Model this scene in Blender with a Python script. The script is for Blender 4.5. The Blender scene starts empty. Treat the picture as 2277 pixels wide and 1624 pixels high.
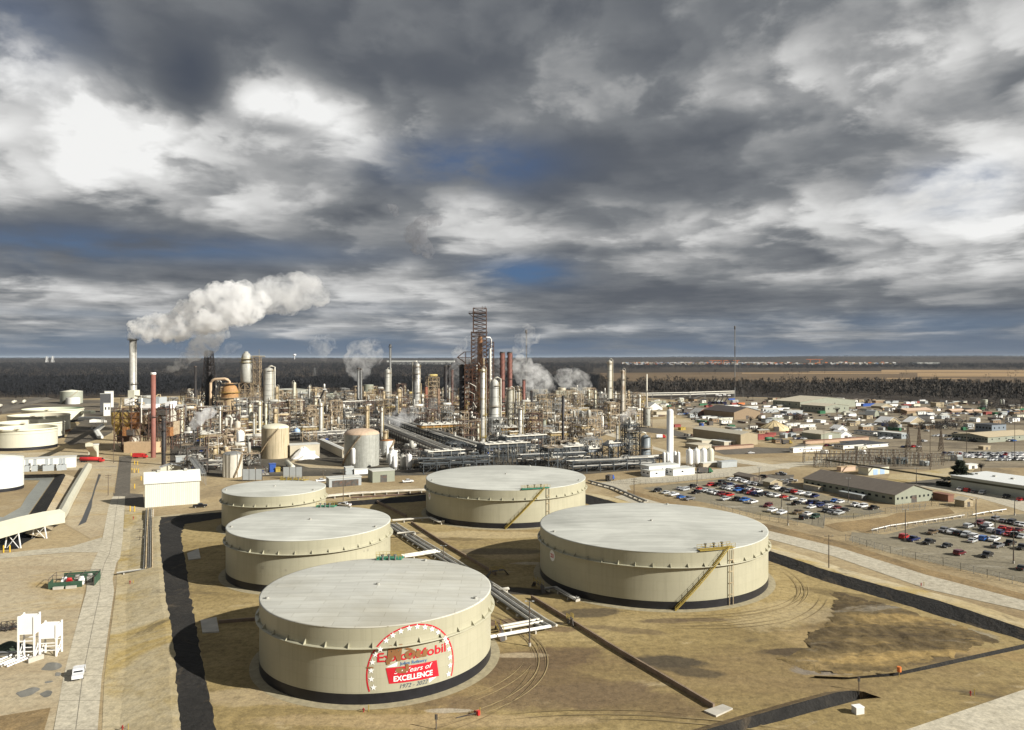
import bpy,math,random
import numpy as np
from mathutils import Vector,Matrix
random.seed(7); rng = np.random.default_rng(7)
R = math.radians
scene = bpy.context.scene
COL = scene.collection
# ---------------------------------------------------------------- camera
# photo pixels below are those of a 2277 x 1624 view of the photograph
F,CX,HOR,CAMH = 1700.0,1138.5,795.0,65.0
cd = bpy.data.cameras.new('camera'); cam = bpy.data.objects.new('camera',cd); COL.objects.link(cam)
cam.location = (0,0,CAMH); cam.rotation_euler = (R(90),0,0)
cd.sensor_fit = 'HORIZONTAL'; cd.sensor_width = 36; cd.lens = 36 * F / 2277
cd.shift_y = -(812 - HOR) / 2277
cd.clip_start = 1; cd.clip_end = 120000
scene.camera = cam
# ---------------------------------------------------------------- light
SUN_EL = R(28); SUN_AZ = math.atan2(0.92,-0.39)
sd = Vector((math.sin(SUN_AZ) * math.cos(SUN_EL),math.cos(SUN_AZ) * math.cos(SUN_EL),math.sin(SUN_EL)))
ld = bpy.data.lights.new('sun','SUN'); ld.energy = 4.6; ld.angle = R(0.5); ld.color = (1.0,0.965,0.885)
lo = bpy.data.objects.new('sun',ld); COL.objects.link(lo)
lo.rotation_euler = sd.to_track_quat('Z','Y').to_euler()
vs = scene.view_settings; vs.view_transform = 'Standard'; vs.look = 'None'; vs.gamma = 1.0
vs.use_curve_mapping = False; vs.exposure = 0.85
cy = scene.cycles
cy.volume_bounces = 14; cy.max_bounces = 16; cy.diffuse_bounces = 2; cy.glossy_bounces = 2
cy.transparent_max_bounces = 12; cy.use_denoising = True; cy.denoiser = 'OPENIMAGEDENOISE'; cy.denoising_input_passes = 'RGB_ALBEDO_NORMAL'; cy.denoising_prefilter = 'ACCURATE'; cy.volume_step_rate = 1.0; cy.volume_max_steps = 128
cy.sample_clamp_indirect = 6

class NT:
 "tiny node-tree helper"
 def __init__(s,tree): s.t = tree; s.n = tree.nodes; s.l = tree.links
 def new(s,kind,ins=None,**kw):
  n = s.n.new(kind)
  for k,v in kw.items(): setattr(n,k,v)
  if ins:
   for k,v in ins.items(): s.put(n.inputs[k],v)
  return n
 def put(s,sock,v):
  if isinstance(v,bpy.types.NodeSocket): s.l.new(v,sock)
  else: sock.default_value = v
 def m(s,op,a,b=0.0,c=0.0,clamp=False):
  n = s.n.new('ShaderNodeMath'); n.operation = op; n.use_clamp = clamp
  s.put(n.inputs[0],a); s.put(n.inputs[1],b)
  if op in ('MULTIPLY_ADD','SMOOTH_MIN','SMOOTH_MAX'): s.put(n.inputs[2],c)
  return n.outputs[0]
 def mix(s,f,a,b,mode='MIX'):
  n = s.n.new('ShaderNodeMix'); n.data_type = 'RGBA'; n.blend_type = mode
  s.put(n.inputs[0],f); s.put(n.inputs[6],a); s.put(n.inputs[7],b)
  return n.outputs[2]
 def ramp(s,f,stops,interp='LINEAR'):
  n = s.n.new('ShaderNodeValToRGB'); e = n.color_ramp.elements; n.color_ramp.interpolation = interp
  while len(e) < len(stops): e.new(0.5)
  for k,(p,c) in enumerate(stops):
   e[k].position = p; e[k].color = (*c,1) if len(c) == 3 else c
  s.put(n.inputs[0],f); return n.outputs[0]
 def noise(s,vec,scale,detail=4,rough=0.55,dist=0.0):
  n = s.n.new('ShaderNodeTexNoise'); s.put(n.inputs['Vector'],vec)
  s.put(n.inputs['Scale'],scale); s.put(n.inputs['Detail'],detail)
  s.put(n.inputs['Roughness'],rough); s.put(n.inputs['Distortion'],dist)
  return n.outputs[0]
 def xyz(s,x=0.0,y=0.0,z=0.0):
  n = s.n.new('ShaderNodeCombineXYZ')
  for k,v in enumerate((x,y,z)): s.put(n.inputs[k],v)
  return n.outputs[0]
 def sep(s,v):
  n = s.n.new('ShaderNodeSeparateXYZ'); s.put(n.inputs[0],v); return n.outputs
 def scl(s,v,sc):
  n = s.n.new('ShaderNodeMapping'); s.put(n.inputs['Vector'],v); n.inputs['Scale'].default_value = sc
  return n.outputs[0]

w = bpy.data.worlds.new('World'); scene.world = w; w.use_nodes = True
T = NT(w.node_tree); T.n.clear()
WSTR = 0.1
sky = T.new('ShaderNodeTexSky',sky_type='NISHITA',sun_disc=False,sun_elevation=SUN_EL,sun_rotation=SUN_AZ,
   air_density=1.0,dust_density=0.6,ozone_density=1.2)
dirv = T.new('ShaderNodeTexCoord').outputs['Generated']
dx,dy,dz = T.sep(dirv)
az = T.m('ARCTAN2',dx,dy); el = T.m('ARCSINE',dz)
lel = T.m('LOGARITHM',T.m('ADD',T.m('MAXIMUM',el,0.0),0.085),2.718)
ang = T.xyz(T.m('MULTIPLY',az,4.2),T.m('MULTIPLY',lel,2.3),0.0)      # clouds flatten and shrink towards the horizon
n1 = T.noise(ang,1.0,3,0.5,0.5)
n2 = T.noise(T.scl(ang,(1.0,1.35,1)),1.55,8,0.56,0.2)
n2 = T.m('MULTIPLY_ADD',T.m('SUBTRACT',n2,0.5),1.75,0.5,clamp=True)
n3 = T.noise(T.xyz(T.m('MULTIPLY',az,7.0),T.m('MULTIPLY',el,13.0),3.0),1.0,5,0.55,0.3)
n4 = T.noise(T.scl(ang,(.8,2.0,1)),3.2,6,0.62,0.1)
n4 = T.m('MULTIPLY_ADD',T.m('SUBTRACT',n4,0.5),1.6,0.5,clamp=True)
def px2ae(x,y):
 v = Vector(((x - CX) / F,1.0,(HOR - y) / F)).normalized()
 return math.atan2(v.x,v.y),math.asin(v.z)
def blob(x,y,sx,sy,amp):
 a0,e0 = px2ae(x,y)
 u = T.m('DIVIDE',T.m('SUBTRACT',az,a0),sx / F); v = T.m('DIVIDE',T.m('SUBTRACT',el,e0),sy / F)
 q = T.m('ADD',T.m('MULTIPLY',u,u),T.m('MULTIPLY',v,v))
 return T.m('MULTIPLY',T.m('EXPONENT',T.m('MULTIPLY',q,-1.0)),amp)
def total(lst):
 s = lst[0]
 for b in lst[1:]: s = T.m('ADD',s,b)
 return s
# bright and dark masses of the cloud deck, as directions seen from the plant
LUM = [(90,255,260,85,.40),(330,300,150,70,.20),(60,390,330,60,.26),(300,430,330,50,.14),(600,215,120,50,.36),(760,270,130,60,.42),(600,330,240,40,.22),(530,400,260,40,.10),
  (1180,245,170,50,.10),(1600,230,300,70,.06),(2230,450,110,90,.42),(2050,500,150,40,.26),(1780,480,190,34,.24),(1560,475,130,28,.26),(1310,528,230,24,.24),(1640,530,200,24,.16),
  (1080,470,110,50,.18),(960,520,60,50,.06),(900,600,240,45,.12),(980,680,200,26,.16),(300,650,500,22,.14),(120,690,300,14,.08),(1500,575,420,20,.10),(1900,590,360,40,.12),(2150,560,160,40,.10),
  (1300,725,800,16,.14),(1700,610,600,30,.08),(400,655,500,26,.08),(1900,220,420,150,.08),(1100,480,200,50,.08),(2050,170,360,120,.20),(2200,320,200,60,.12),(40,110,160,50,.16),(700,740,260,18,.10),
  (800,60,700,100,-.13),(430,190,80,75,-.44),(250,110,200,45,-.10),(625,285,85,24,-.30),(990,170,190,50,-.10),(900,420,130,60,-.06),
  (1250,370,330,85,-.17),(1700,330,320,80,-.13),(1420,290,280,70,-.06),(330,545,430,38,-.22),(120,520,200,30,-.08),(1250,610,150,36,-.20),(1400,655,240,30,-.24),(1650,660,200,22,-.12),(1340,560,120,18,-.14),(2150,640,180,18,-.10),(180,600,260,16,-.12),(1700,700,500,14,-.06),(700,470,300,30,.06)]
B = total([blob(*q) for q in LUM])
t = T.m('ADD',B,0.445)
brt = T.m('MULTIPLY_ADD',t,1.6,-.35,clamp=True)
t = T.m('ADD',t,T.m('MULTIPLY',T.m('SUBTRACT',n1,0.5),0.34))
t = T.m('ADD',t,T.m('MULTIPLY',T.m('SUBTRACT',n2,0.5),T.m('MULTIPLY_ADD',brt,.34,.06)))
t = T.m('ADD',t,T.m('MULTIPLY',T.m('SUBTRACT',n3,0.5),T.m('MULTIPLY_ADD',brt,.45,.10)))
wv = T.n.new('ShaderNodeVectorMath'); wv.operation = 'ADD'; T.put(wv.inputs[0],ang)
T.put(wv.inputs[1],T.xyz(T.m('MULTIPLY',n2,.9),T.m('MULTIPLY',n3,.5),0.0))
vo = T.new('ShaderNodeTexVoronoi',{'Vector': wv.outputs[0],'Scale': 3.4}); vo.feature = 'SMOOTH_F1'; vo.inputs['Smoothness'].default_value = .45
t = T.m('ADD',t,T.m('MULTIPLY',T.m('SUBTRACT',0.36,vo.outputs[0]),T.m('MULTIPLY_ADD',brt,.40,.06)))
t = T.m('ADD',t,T.m('MULTIPLY',T.m('SUBTRACT',T.ramp(n2,[(.44,(0,0,0)),(.64,(1,1,1))]),.5),T.m('MULTIPLY_ADD',brt,.13,.02)))
low = T.m('EXPONENT',T.m('MULTIPLY',el,-9.0))
t = T.m('ADD',t,T.m('MULTIPLY',T.m('SUBTRACT',n4,0.5),T.m('MULTIPLY_ADD',low,.40,.04)))
cloud = T.ramp(t,[(0.05,(.060,.070,.090)),(0.24,(.092,.101,.116)),(0.40,(.155,.164,.175)),(0.53,(.285,.29,.292)),
     (0.68,(.48,.48,.475)),(0.96,(.71,.71,.70))])
BLU = [(1050,365,170,48,.95),(380,550,360,26,.6),(130,560,120,40,.3),(1170,608,110,30,1.1),(20,60,140,80,.35),
  (2110,425,90,40,1.0),(620,750,420,20,.6),(1900,720,520,26,.45),(1100,778,1700,24,1.0),(300,700,300,12,.4),(2180,730,200,24,.4),(800,690,160,20,.3)]
bm = T.m('MULTIPLY',total([blob(*q) for q in BLU]),T.m('MULTIPLY_ADD',n2,-2.4,2.0,clamp=True),clamp=True)
bluec = T.mix(0.12,(.034,.066,.145,1),T.mix(1.0,sky.outputs[0],(0.10,0.12,0.15,1),'MULTIPLY'))
cl2 = T.mix(bm,cloud,bluec)
hz = T.m('EXPONENT',T.m('MULTIPLY',T.m('MAXIMUM',el,0.0),-70.0))
cl2 = T.mix(T.m('MULTIPLY',hz,.75),cl2,(.135,.165,.205,1))
gap = T.m('MULTIPLY',blob(2105,425,80,34,1.5),T.m('MULTIPLY_ADD',T.m('ADD',n3,T.m('MULTIPLY',n2,.35)),-5.0,4.1,clamp=True),clamp=True)
scol = T.mix(1.0,cl2,(1 / WSTR * .70,) * 3 + (1,),'MULTIPLY')
fin = T.mix(T.m('MULTIPLY',gap,0.92),scol,T.mix(1.0,sky.outputs[0],(.13,.21,.33,1),'MULTIPLY'))
bg = T.new('ShaderNodeBackground',{'Color': fin,'Strength': WSTR})
T.l.new(bg.outputs[0],T.new('ShaderNodeOutputWorld').inputs['Surface'])

# ---------------------------------------------------------------- helpers
def G(x,y,z=0.0):
 "ground point (height z) that the photo shows at pixel x, y"
 Y = F * (CAMH - z) / (y - HOR)
 return ((x - CX) / F * Y,Y)
def PZ(y,Y): return CAMH - (y - HOR) * Y / F
def PX(x,Y): return (x - CX) / F * Y
CROP = {0: (0,0,1),1: (0,695.1,.2225),2: (389.2,695.1,.2225),3: (778.5,667.3,.2567),4: (1112.1,695.1,.2225),
  5: (1445.7,750.7,.2054),6: (1779.4,834.1,.2226),7: (1423.5,1045.4,.1221),8: (1690.4,1045.4,.1221),
  9: (1979.5,1134.3,.13065),10: (1979.5,989.8,.13065),11: (1723.8,867.4,.1221),12: (2001.8,867.4,.1209),
  13: (1501.3,856.3,.1221),14: (0,973.1,.2225),15: (0,1251.1,.22977),16: (333.6,889.7,.1221),
  17: (556,917.5,.14652),18: (834.1,1084.3,.2225),19: (1668.2,1167.7,.2811),20: (1056.5,1223.3,.2469),
  21: (834.1,889.7,.1221),22: (1112.1,889.7,.1221),23: (1000 / 1.7984,2200 / 1.7984,.2469),24: (472.6,1028.7,.20546)}
def Q(k,x,y):
 o = CROP[k]; return o[0] + x * o[2],o[1] + y * o[2]
def GQ(k,x,y,z=0.0): return G(*Q(k,x,y),z)
ROT = R(26)
U = Vector((math.cos(ROT),math.sin(ROT),0)); V = Vector((-math.sin(ROT),math.cos(ROT),0))

class MB:
 "collects geometry for ONE mesh object"
 def __init__(s): s.v = []; s.f = []; s.sm = []
 def add(s,vs,fs,smooth=False):
  o = len(s.v); s.v.extend(vs)
  for f in fs: s.f.append(tuple(i + o for i in f)); s.sm.append(smooth)
 def box(s,c,d,rz=0.0):
  x,y,z = c; a,b,h = d[0] / 2,d[1] / 2,d[2] / 2; co,si = math.cos(rz),math.sin(rz)
  p = [(x + i * a * co - j * b * si,y + i * a * si + j * b * co,z + k * h) for k in (-1,1) for i,j in ((-1,-1),(1,-1),(1,1),(-1,1))]
  s.add(p,[(3,2,1,0),(4,5,6,7),(0,1,5,4),(1,2,6,5),(2,3,7,6),(3,0,4,7)])
 def bar(s,p,q,w=0.2,h=None):
  p = Vector(p); q = Vector(q); d = q - p
  if d.length < 1e-5: return
  d.normalize(); up = Vector((0,0,1)) if abs(d.z) < .95 else Vector((0,1,0))
  a = d.cross(up).normalized() * (w / 2); b = a.normalized().cross(d) * ((h or w) / 2)
  vs = [tuple(e + i * a + j * b) for e in (p,q) for i,j in ((-1,-1),(1,-1),(1,1),(-1,1))]
  s.add(vs,[(0,1,2,3),(7,6,5,4),(0,4,5,1),(1,5,6,2),(2,6,7,3),(3,7,4,0)])
 def lathe(s,prof,c=(0,0,0),n=16,cap=True,a0=0.0):
  vs = []; fs = []
  for r,z in prof:
   for k in range(n):
    a = a0 + 2 * math.pi * k / n; vs.append((c[0] + r * math.cos(a),c[1] + r * math.sin(a),c[2] + z))
  for i in range(len(prof) - 1):
   for k in range(n):
    fs.append((i * n + k,i * n + (k + 1) % n,(i + 1) * n + (k + 1) % n,(i + 1) * n + k))
  s.add(vs,fs,n > 8)
  if cap:
   m = len(prof) - 1
   s.add([vs[k] for k in range(n)],[tuple(range(n - 1,-1,-1))]); s.add([vs[m * n + k] for k in range(n)],[tuple(range(n))])
 def cyl(s,c,r,h,n=12,r2=None): s.lathe([(r,0),(r2 if r2 is not None else r,h)],c,n)
 def tube(s,pts,r,n=6):
  pts = [Vector(p) for p in pts]; rings = []
  for i,p in enumerate(pts):
   d = (pts[min(i + 1,len(pts) - 1)] - pts[max(i - 1,0)])
   if d.length < 1e-6: d = Vector((0,0,1))
   d.normalize(); up = Vector((0,0,1)) if abs(d.z) < .9 else Vector((0,1,0))
   a = d.cross(up).normalized(); b = a.cross(d)
   rr = r[i] if isinstance(r,(list,tuple)) else r
   k = 1.0
   if 0 < i < len(pts) - 1:
    c = (pts[i] - pts[i - 1]).normalized().dot(d); k = 1 / max(c,.5)
   rings.append([tuple(p + (a * math.cos(2 * math.pi * j / n) + b * math.sin(2 * math.pi * j / n)) * rr) for j in range(n)])
  vs = [q for rg in rings for q in rg]; fs = []
  for i in range(len(rings) - 1):
   for j in range(n): fs.append((i * n + j,i * n + (j + 1) % n,(i + 1) * n + (j + 1) % n,(i + 1) * n + j))
  s.add(vs,fs,n > 4); s.add(rings[0],[tuple(range(n - 1,-1,-1))]); s.add(rings[-1],[tuple(range(n))])
 def hcyl(s,p,q,r,n=10,dome=0.35):
  "vessel lying from p to q with domed ends"
  p = Vector(p); q = Vector(q); d = (q - p).normalized()
  pts = [p - d * r * dome,p - d * r * dome * .6,p,q,q + d * r * dome * .6,q + d * r * dome]
  s.tube(pts,[r * .35,r * .8,r,r,r * .8,r * .35],n)
 def poly(s,pts,z=None):
  s.add([(p[0],p[1],p[2] if z is None else z) for p in pts],[tuple(range(len(pts)))])
 def prism(s,pts,z0,z1):
  n = len(pts); vs = [(p[0],p[1],z0) for p in pts] + [(p[0],p[1],z1) for p in pts]
  s.add(vs,[tuple(range(n - 1,-1,-1)),tuple(range(n,2 * n))] + [(i,(i + 1) % n,n + (i + 1) % n,n + i) for i in range(n)])
 def xprof(s,prof,w,smooth=False):
  "profile in (x, z) extruded from y=-w/2 to w/2"
  n = len(prof); vs = [(x,-w / 2,z) for x,z in prof] + [(x,w / 2,z) for x,z in prof]
  s.add(vs,[tuple(range(n)),tuple(range(2 * n - 1,n - 1,-1))] + [(i,n + i,n + (i + 1) % n,(i + 1) % n) for i in range(n)],smooth)
 def frame(s,sx,sy,zs,bx,by,w=.3,brace=True,z0=0.0,x0=0.0,y0=0.0):
  "steel frame: columns on a bx x by grid, beams at heights zs, diagonal bracing on the outer faces"
  xs = [x0 - sx / 2 + sx * i / bx for i in range(bx + 1)]; ys = [y0 - sy / 2 + sy * j / by for j in range(by + 1)]
  top = zs[-1]
  for x in xs:
   for y in ys: s.bar((x,y,z0),(x,y,top),w)
  pz = z0
  for z in zs:
   for x in xs: s.bar((x,ys[0],z),(x,ys[-1],z),w * .8)
   for y in ys: s.bar((xs[0],y,z),(xs[-1],y,z),w * .8)
   if brace:
    for i in range(bx):
     for y in (ys[0],ys[-1]):
      a,b = (xs[i],xs[i + 1]) if (i + int(z)) % 2 else (xs[i + 1],xs[i])
      s.bar((a,y,pz),(b,y,z),w * .6)
    for j in range(by):
     for x in (xs[0],xs[-1]):
      a,b = (ys[j],ys[j + 1]) if (j + int(z)) % 2 else (ys[j + 1],ys[j])
      s.bar((x,a,pz),(x,b,z),w * .6)
   pz = z
 def rail(s,pts,z,h=1.1,w=.07):
  for i in range(len(pts) - 1):
   p,q = pts[i],pts[i + 1]
   for hh in (h,h * .5): s.bar((p[0],p[1],z + hh),(q[0],q[1],z + hh),w)
   s.bar((p[0],p[1],z),(p[0],p[1],z + h),w)
  p = pts[-1]; s.bar((p[0],p[1],z),(p[0],p[1],z + h),w)
 def mesh(s,name,mat):
  me = bpy.data.meshes.new(name); me.from_pydata(s.v,[],s.f)
  if any(s.sm): me.polygons.foreach_set('use_smooth',s.sm)
  for m in (mat if isinstance(mat,(list,tuple)) else [mat]): me.materials.append(m)
  return me
 def build(s,name,mat,parent=None,label=None):
  o = bpy.data.objects.new(name,s.mesh(name,mat)); COL.objects.link(o)
  if parent is not None: o.parent = parent
  if label: o['label'] = label
  return o
THINGS = []
def tag(o,label,cat,group=None):
 o['label'] = label; o['category'] = cat
 if group: o['group'] = group
 THINGS.append(o); return o
def thing(name,label,cat,loc=(0,0,0),rz=0.0,group=None):
 o = bpy.data.objects.new(name,None); COL.objects.link(o); o.empty_display_size = 1
 o.location = loc if len(loc) == 3 else (loc[0],loc[1],0); o.rotation_euler = (0,0,rz)
 return tag(o,label,cat,group)
def struct(name,mb,mat,kind='structure'):
 o = mb.build(name,mat); o['kind'] = kind; return o
KIDS = {}
def copy_tree(root,loc,rz,label,group=None):
 c = root.copy(); COL.objects.link(c); c.location = (loc[0],loc[1],loc[2] if len(loc) > 2 else 0); c.rotation_euler = (0,0,rz)
 for ch in root.children:
  k = ch.copy(); COL.objects.link(k); k.parent = c
  for g in ch.children:
   q = g.copy(); COL.objects.link(q); q.parent = k
 c['label'] = label
 if group: c['group'] = group
 THINGS.append(c); return c

# ---------------------------------------------------------------- materials
MATS = {}
def M(name,col=None,rough=.65,metal=0.0,var=.18,sc=.6,streak=0.0,rust=0.0,spec=.4,seam=None,bump=0.0,dirt=None,wind=0.0,cyl=None,soft=False):
 "painted, rusty or dusty surface with its own mottling, streaks and rust"
 if name in MATS: return MATS[name]
 m = bpy.data.materials.new(name); m.use_nodes = True; t = NT(m.node_tree); b = t.n['Principled BSDF']
 oc = t.new('ShaderNodeTexCoord').outputs['Object']
 oi = t.new('ShaderNodeObjectInfo').outputs['Random']
 ov = t.n.new('ShaderNodeVectorMath'); ov.operation = 'ADD'; t.put(ov.inputs[0],oc)
 t.put(ov.inputs[1],t.xyz(t.m('MULTIPLY',oi,57.0),t.m('MULTIPLY',oi,31.0),0.0)); vec = ov.outputs[0]
 n = t.noise(vec,sc,6,.6)
 lo = tuple(c * (1 - var) for c in col); hi = tuple(min(c * (1 + var),1) for c in col)
 c = t.ramp(n,[(.3,lo),(.7,hi)])
 if dirt:
  dn = t.noise(vec,sc * .25,6,.62,.4)
  c = t.mix(t.ramp(dn,[(.45,(0,0,0)),(.68,(1,1,1))]),c,(*dirt,1))
 if streak:
  sn = t.noise(t.scl(vec,(1.6,1.6,.05)),1.0,4,.6)
  c = t.mix(t.m('MULTIPLY',t.ramp(sn,[(.48,(0,0,0)),(.75,(1,1,1))]),streak),c,tuple(x * .45 for x in col[:2]) + (col[2] * .38,1))
 if rust:
  rn = t.noise(vec,sc * 1.7,7,.65,.3)
  c = t.mix(t.m('MULTIPLY',t.ramp(rn,[(.62 - rust * .35,(0,0,0)),(.74 - rust * .2,(1,1,1))]),min(1,.5 + rust)),c,(.16,.062,.025,1))
 if wind:
  wn = t.noise(t.scl(vec,(.05,.45,1)),1.0,6,.65,.6); c = t.mix(1.0,c,t.ramp(wn,[(.32,(1 - wind * .28,) * 3),(.68,(1 + wind * .2,) * 3)]),'MULTIPLY')
 if cyl:
  x_,y_,z_ = t.sep(oc); br = t.new('ShaderNodeTexBrick',{'Vector': t.xyz(t.m('MULTIPLY',t.m('ARCTAN2',y_,x_),25.0),z_,0.0),'Scale': 1.0,'Mortar Size': .035,'Mortar Smooth': .5,'Brick Width': 9.5,'Row Height': 2.42})
  br.inputs['Color1'].default_value = (1,1,1,1); br.inputs['Color2'].default_value = (.955,.96,.95,1); br.inputs['Mortar'].default_value = (.86,.86,.83,1); c = t.mix(1.0,c,br.outputs[0],'MULTIPLY')
  sn = t.noise(t.xyz(t.m('MULTIPLY',t.m('ARCTAN2',y_,x_),40.0),t.m('MULTIPLY',z_,.05),0.0),1.0,5,.65); c = t.mix(t.m('MULTIPLY',t.ramp(sn,[(.5,(0,0,0)),(.75,(1,1,1))]),cyl),c,tuple(k * .55 for k in col) + (1,))
 if seam:
  br = t.new('ShaderNodeTexBrick',{'Vector': vec if len(seam) < 4 else oc,'Scale': 1.0,'Mortar Size': seam[2],'Mortar Smooth': .3,'Brick Width': seam[0],'Row Height': seam[1]})
  br.inputs['Color1'].default_value = (1,1,1,1); br.inputs['Color2'].default_value = (.9,.9,.9,1); br.inputs['Mortar'].default_value = (.62,.6,.55,1)
  c = t.mix(1.0,c,br.outputs[0],'MULTIPLY')
 t.put(b.inputs['Base Color'],c); b.inputs['Roughness'].default_value = rough; b.inputs['Metallic'].default_value = metal
 b.inputs['Specular IOR Level'].default_value = spec
 if bump:
  bn = t.new('ShaderNodeBump',{'Height': t.noise(vec,sc * 5,5,.6),'Strength': bump,'Distance': .3}); t.put(b.inputs['Normal'],bn.outputs[0])
 if soft: t.put(b.inputs['Normal'],t.xyz(.25,-.1,.96))
 MATS[name] = m; return m
def MW(name,stops,scales=(.012,.05,.3),rough=.95,bump=.0,stretch=None,patches=None,spots=(),rings=(),fine=.35):
 "ground-like surface in world space: colour from several noise scales, plus wet or dark patches"
 m = bpy.data.materials.new(name); m.use_nodes = True; t = NT(m.node_tree); b = t.n['Principled BSDF']
 p = t.new('ShaderNodeNewGeometry').outputs['Position']
 if stretch:
  mp = t.n.new('ShaderNodeMapping'); t.put(mp.inputs['Vector'],p); mp.inputs['Rotation'].default_value = (0,0,-stretch[2]); mp.inputs['Scale'].default_value = (stretch[0],stretch[1],1); p2 = mp.outputs[0]
 else: p2 = p
 a = t.noise(p2,scales[0],5,.6,.5); c = t.noise(p2,scales[1],6,.62,.6); d = t.noise(p,scales[2],5,.65)
 f = t.m('ADD',t.m('MULTIPLY',a,.42),t.m('ADD',t.m('MULTIPLY',c,.58 - fine * .5),t.m('MULTIPLY',d,fine * .5)))
 col = t.ramp(f,stops)
 if patches:
  for (sc,lo,hi,pc,amt) in patches:
   q = t.noise(p2,sc,6,.62,.8)
   col = t.mix(t.m('MULTIPLY',t.ramp(q,[(lo,(0,0,0)),(hi,(1,1,1))]),amt),col,(*pc,1))
 if spots:
  sx,sy,_ = t.sep(p); wn = t.noise(p,.11,5,.65); w2 = t.noise(p2,.035,5,.6)
  for (X,Y,rx,ry,rot,pc,amt) in spots:
   co,si = math.cos(rot),math.sin(rot); ux = t.m('SUBTRACT',sx,X); uy = t.m('SUBTRACT',sy,Y)
   a_ = t.m('DIVIDE',t.m('ADD',t.m('MULTIPLY',ux,co),t.m('MULTIPLY',uy,si)),rx); b_ = t.m('DIVIDE',t.m('SUBTRACT',t.m('MULTIPLY',uy,co),t.m('MULTIPLY',ux,si)),ry)
   q = t.m('ADD',t.m('MULTIPLY',a_,a_),t.m('MULTIPLY',b_,b_)); q = t.m('ADD',q,t.m('ADD',t.m('MULTIPLY',wn,2.6),t.m('MULTIPLY',w2,1.6)))
   col = t.mix(t.m('MULTIPLY',t.ramp(t.m('SUBTRACT',3.2,q),[(.0,(0,0,0)),(.55,(1,1,1))]),amt),col,(*pc,1))
 for (X,Y,fr,amt) in rings:
  dv = t.n.new('ShaderNodeVectorMath'); dv.operation = 'DISTANCE'; t.put(dv.inputs[0],p); dv.inputs[1].default_value = (X,Y,0); dd = t.m('ADD',dv.outputs['Value'],t.m('MULTIPLY',t.noise(p,.03,3,.6),14.0))
  sw = t.m('SINE',t.m('MULTIPLY',dd,fr)); ms = t.ramp(t.noise(p,.05,4,.6),[(.42,(0,0,0)),(.6,(1,1,1))])
  col = t.mix(t.m('MULTIPLY',ms,amt),col,t.ramp(t.m('MULTIPLY_ADD',sw,.5,.5),[(.1,(.14,.105,.06)),(.6,(.36,.30,.19))]))
 g2 = t.noise(p,.6,6,.75); col = t.mix(1.0,col,t.ramp(g2,[(.32,(.70,.70,.69)),(.5,(1,1,1)),(.70,(1.24,1.23,1.2))]),'MULTIPLY')
 g = t.noise(p,2.2,3,.7)
 col = t.mix(1.0,col,t.ramp(g,[(.25,(.78,.78,.78)),(.75,(1.18,1.18,1.18))]),'MULTIPLY')
 t.put(b.inputs['Base Color'],col); b.inputs['Roughness'].default_value = rough; b.inputs['Specular IOR Level'].default_value = .25
 if bump:
  bn = t.new('ShaderNodeBump',{'Height': t.m('ADD',d,t.m('MULTIPLY',c,1.5)),'Strength': bump,'Distance': .5}); t.put(b.inputs['Normal'],bn.outputs[0])
 MATS[name] = m; return m
CREAM = M('cream_tank_paint',(.56,.54,.43),.5,var=.05,sc=.1,streak=.12)
ROOFG = M('tank_roof_paint',(.53,.53,.475),.55,var=.07,sc=.12,dirt=(.40,.40,.355),wind=.6)
BLACKB = M('black_band_paint',(.012,.012,.015),.45,var=.3)
ALU = M('aluminium_jacket',(.50,.48,.43),.42,.25,var=.2,sc=.5,streak=.2)
GREYV = M('grey_vessel_paint',(.36,.35,.31),.5,var=.14,sc=.4,streak=.4)
PIPEW = M('pale_pipe_jacket',(.53,.50,.425),.45,.1,var=.25,sc=.35)
PIPED = M('grey_pipe',(.16,.155,.14),.5,.2,var=.35,sc=.35)
PIPET = M('tan_pipe',(.42,.33,.20),.6,var=.3,sc=.4,rust=.25)
STEEL = M('dark_steel',(.075,.07,.062),.7,var=.3,sc=.6,rust=.3)
STEELG = M('galvanised_steel',(.22,.22,.21),.55,.3,var=.2)
STEELT = M('weathered_tan_steel',(.36,.29,.19),.7,var=.3,rust=.4)
BLUEST = M('blue_grey_steel',(.055,.064,.070),.6,.1,var=.4,sc=.5,rust=.1)
RUST = M('rusty_steel',(.095,.058,.042),.8,var=.4,sc=.5,rust=.25)
RUSTO = M('orange_rust_plate',(.30,.14,.05),.8,var=.4,sc=.4,rust=.5)
REDST = M('red_brown_stack_paint',(.225,.088,.066),.65,var=.2,sc=.3,streak=.3)
BLACKST = M('black_stack',(.022,.02,.02),.6,var=.4,rust=.15)
WHITE = M('white_paint',(.80,.79,.76),.45,var=.04,sc=.3,streak=.06)
YEL = M('yellow_rail_paint',(.34,.245,.045),.65,var=.25)
GREEN = M('green_deck_paint',(.03,.22,.14),.6,var=.2)
CONC = M('concrete',(.42,.39,.33),.85,var=.15,sc=.4)
GLASS = M('dark_glass',(.012,.015,.018),.18,var=.1,spec=.22)
TYRE = M('tyre_rubber',(.02,.02,.02),.8,var=.2)
REDP = M('red_paint',(.50,.03,.03),.4,var=.1)
BLUEP = M('blue_paint',(.03,.08,.30),.4,var=.12)
LBLUE = M('light_blue_paint',(.30,.42,.60),.5,var=.08)
ORNG = M('orange_paint',(.60,.17,.04),.5,var=.15)
WOODP = M('weathered_pole_wood',(.11,.085,.06),.85,var=.25)
ROOFBR = M('brown_metal_roof',(.15,.125,.10),.6,var=.1,seam=(40,.9,.04))
WALLTAN = M('tan_metal_wall',(.33,.27,.17),.6,var=.08,sc=.2)
WALLGR = M('grey_green_wall',(.25,.26,.20),.6,var=.08,sc=.2)
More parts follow.
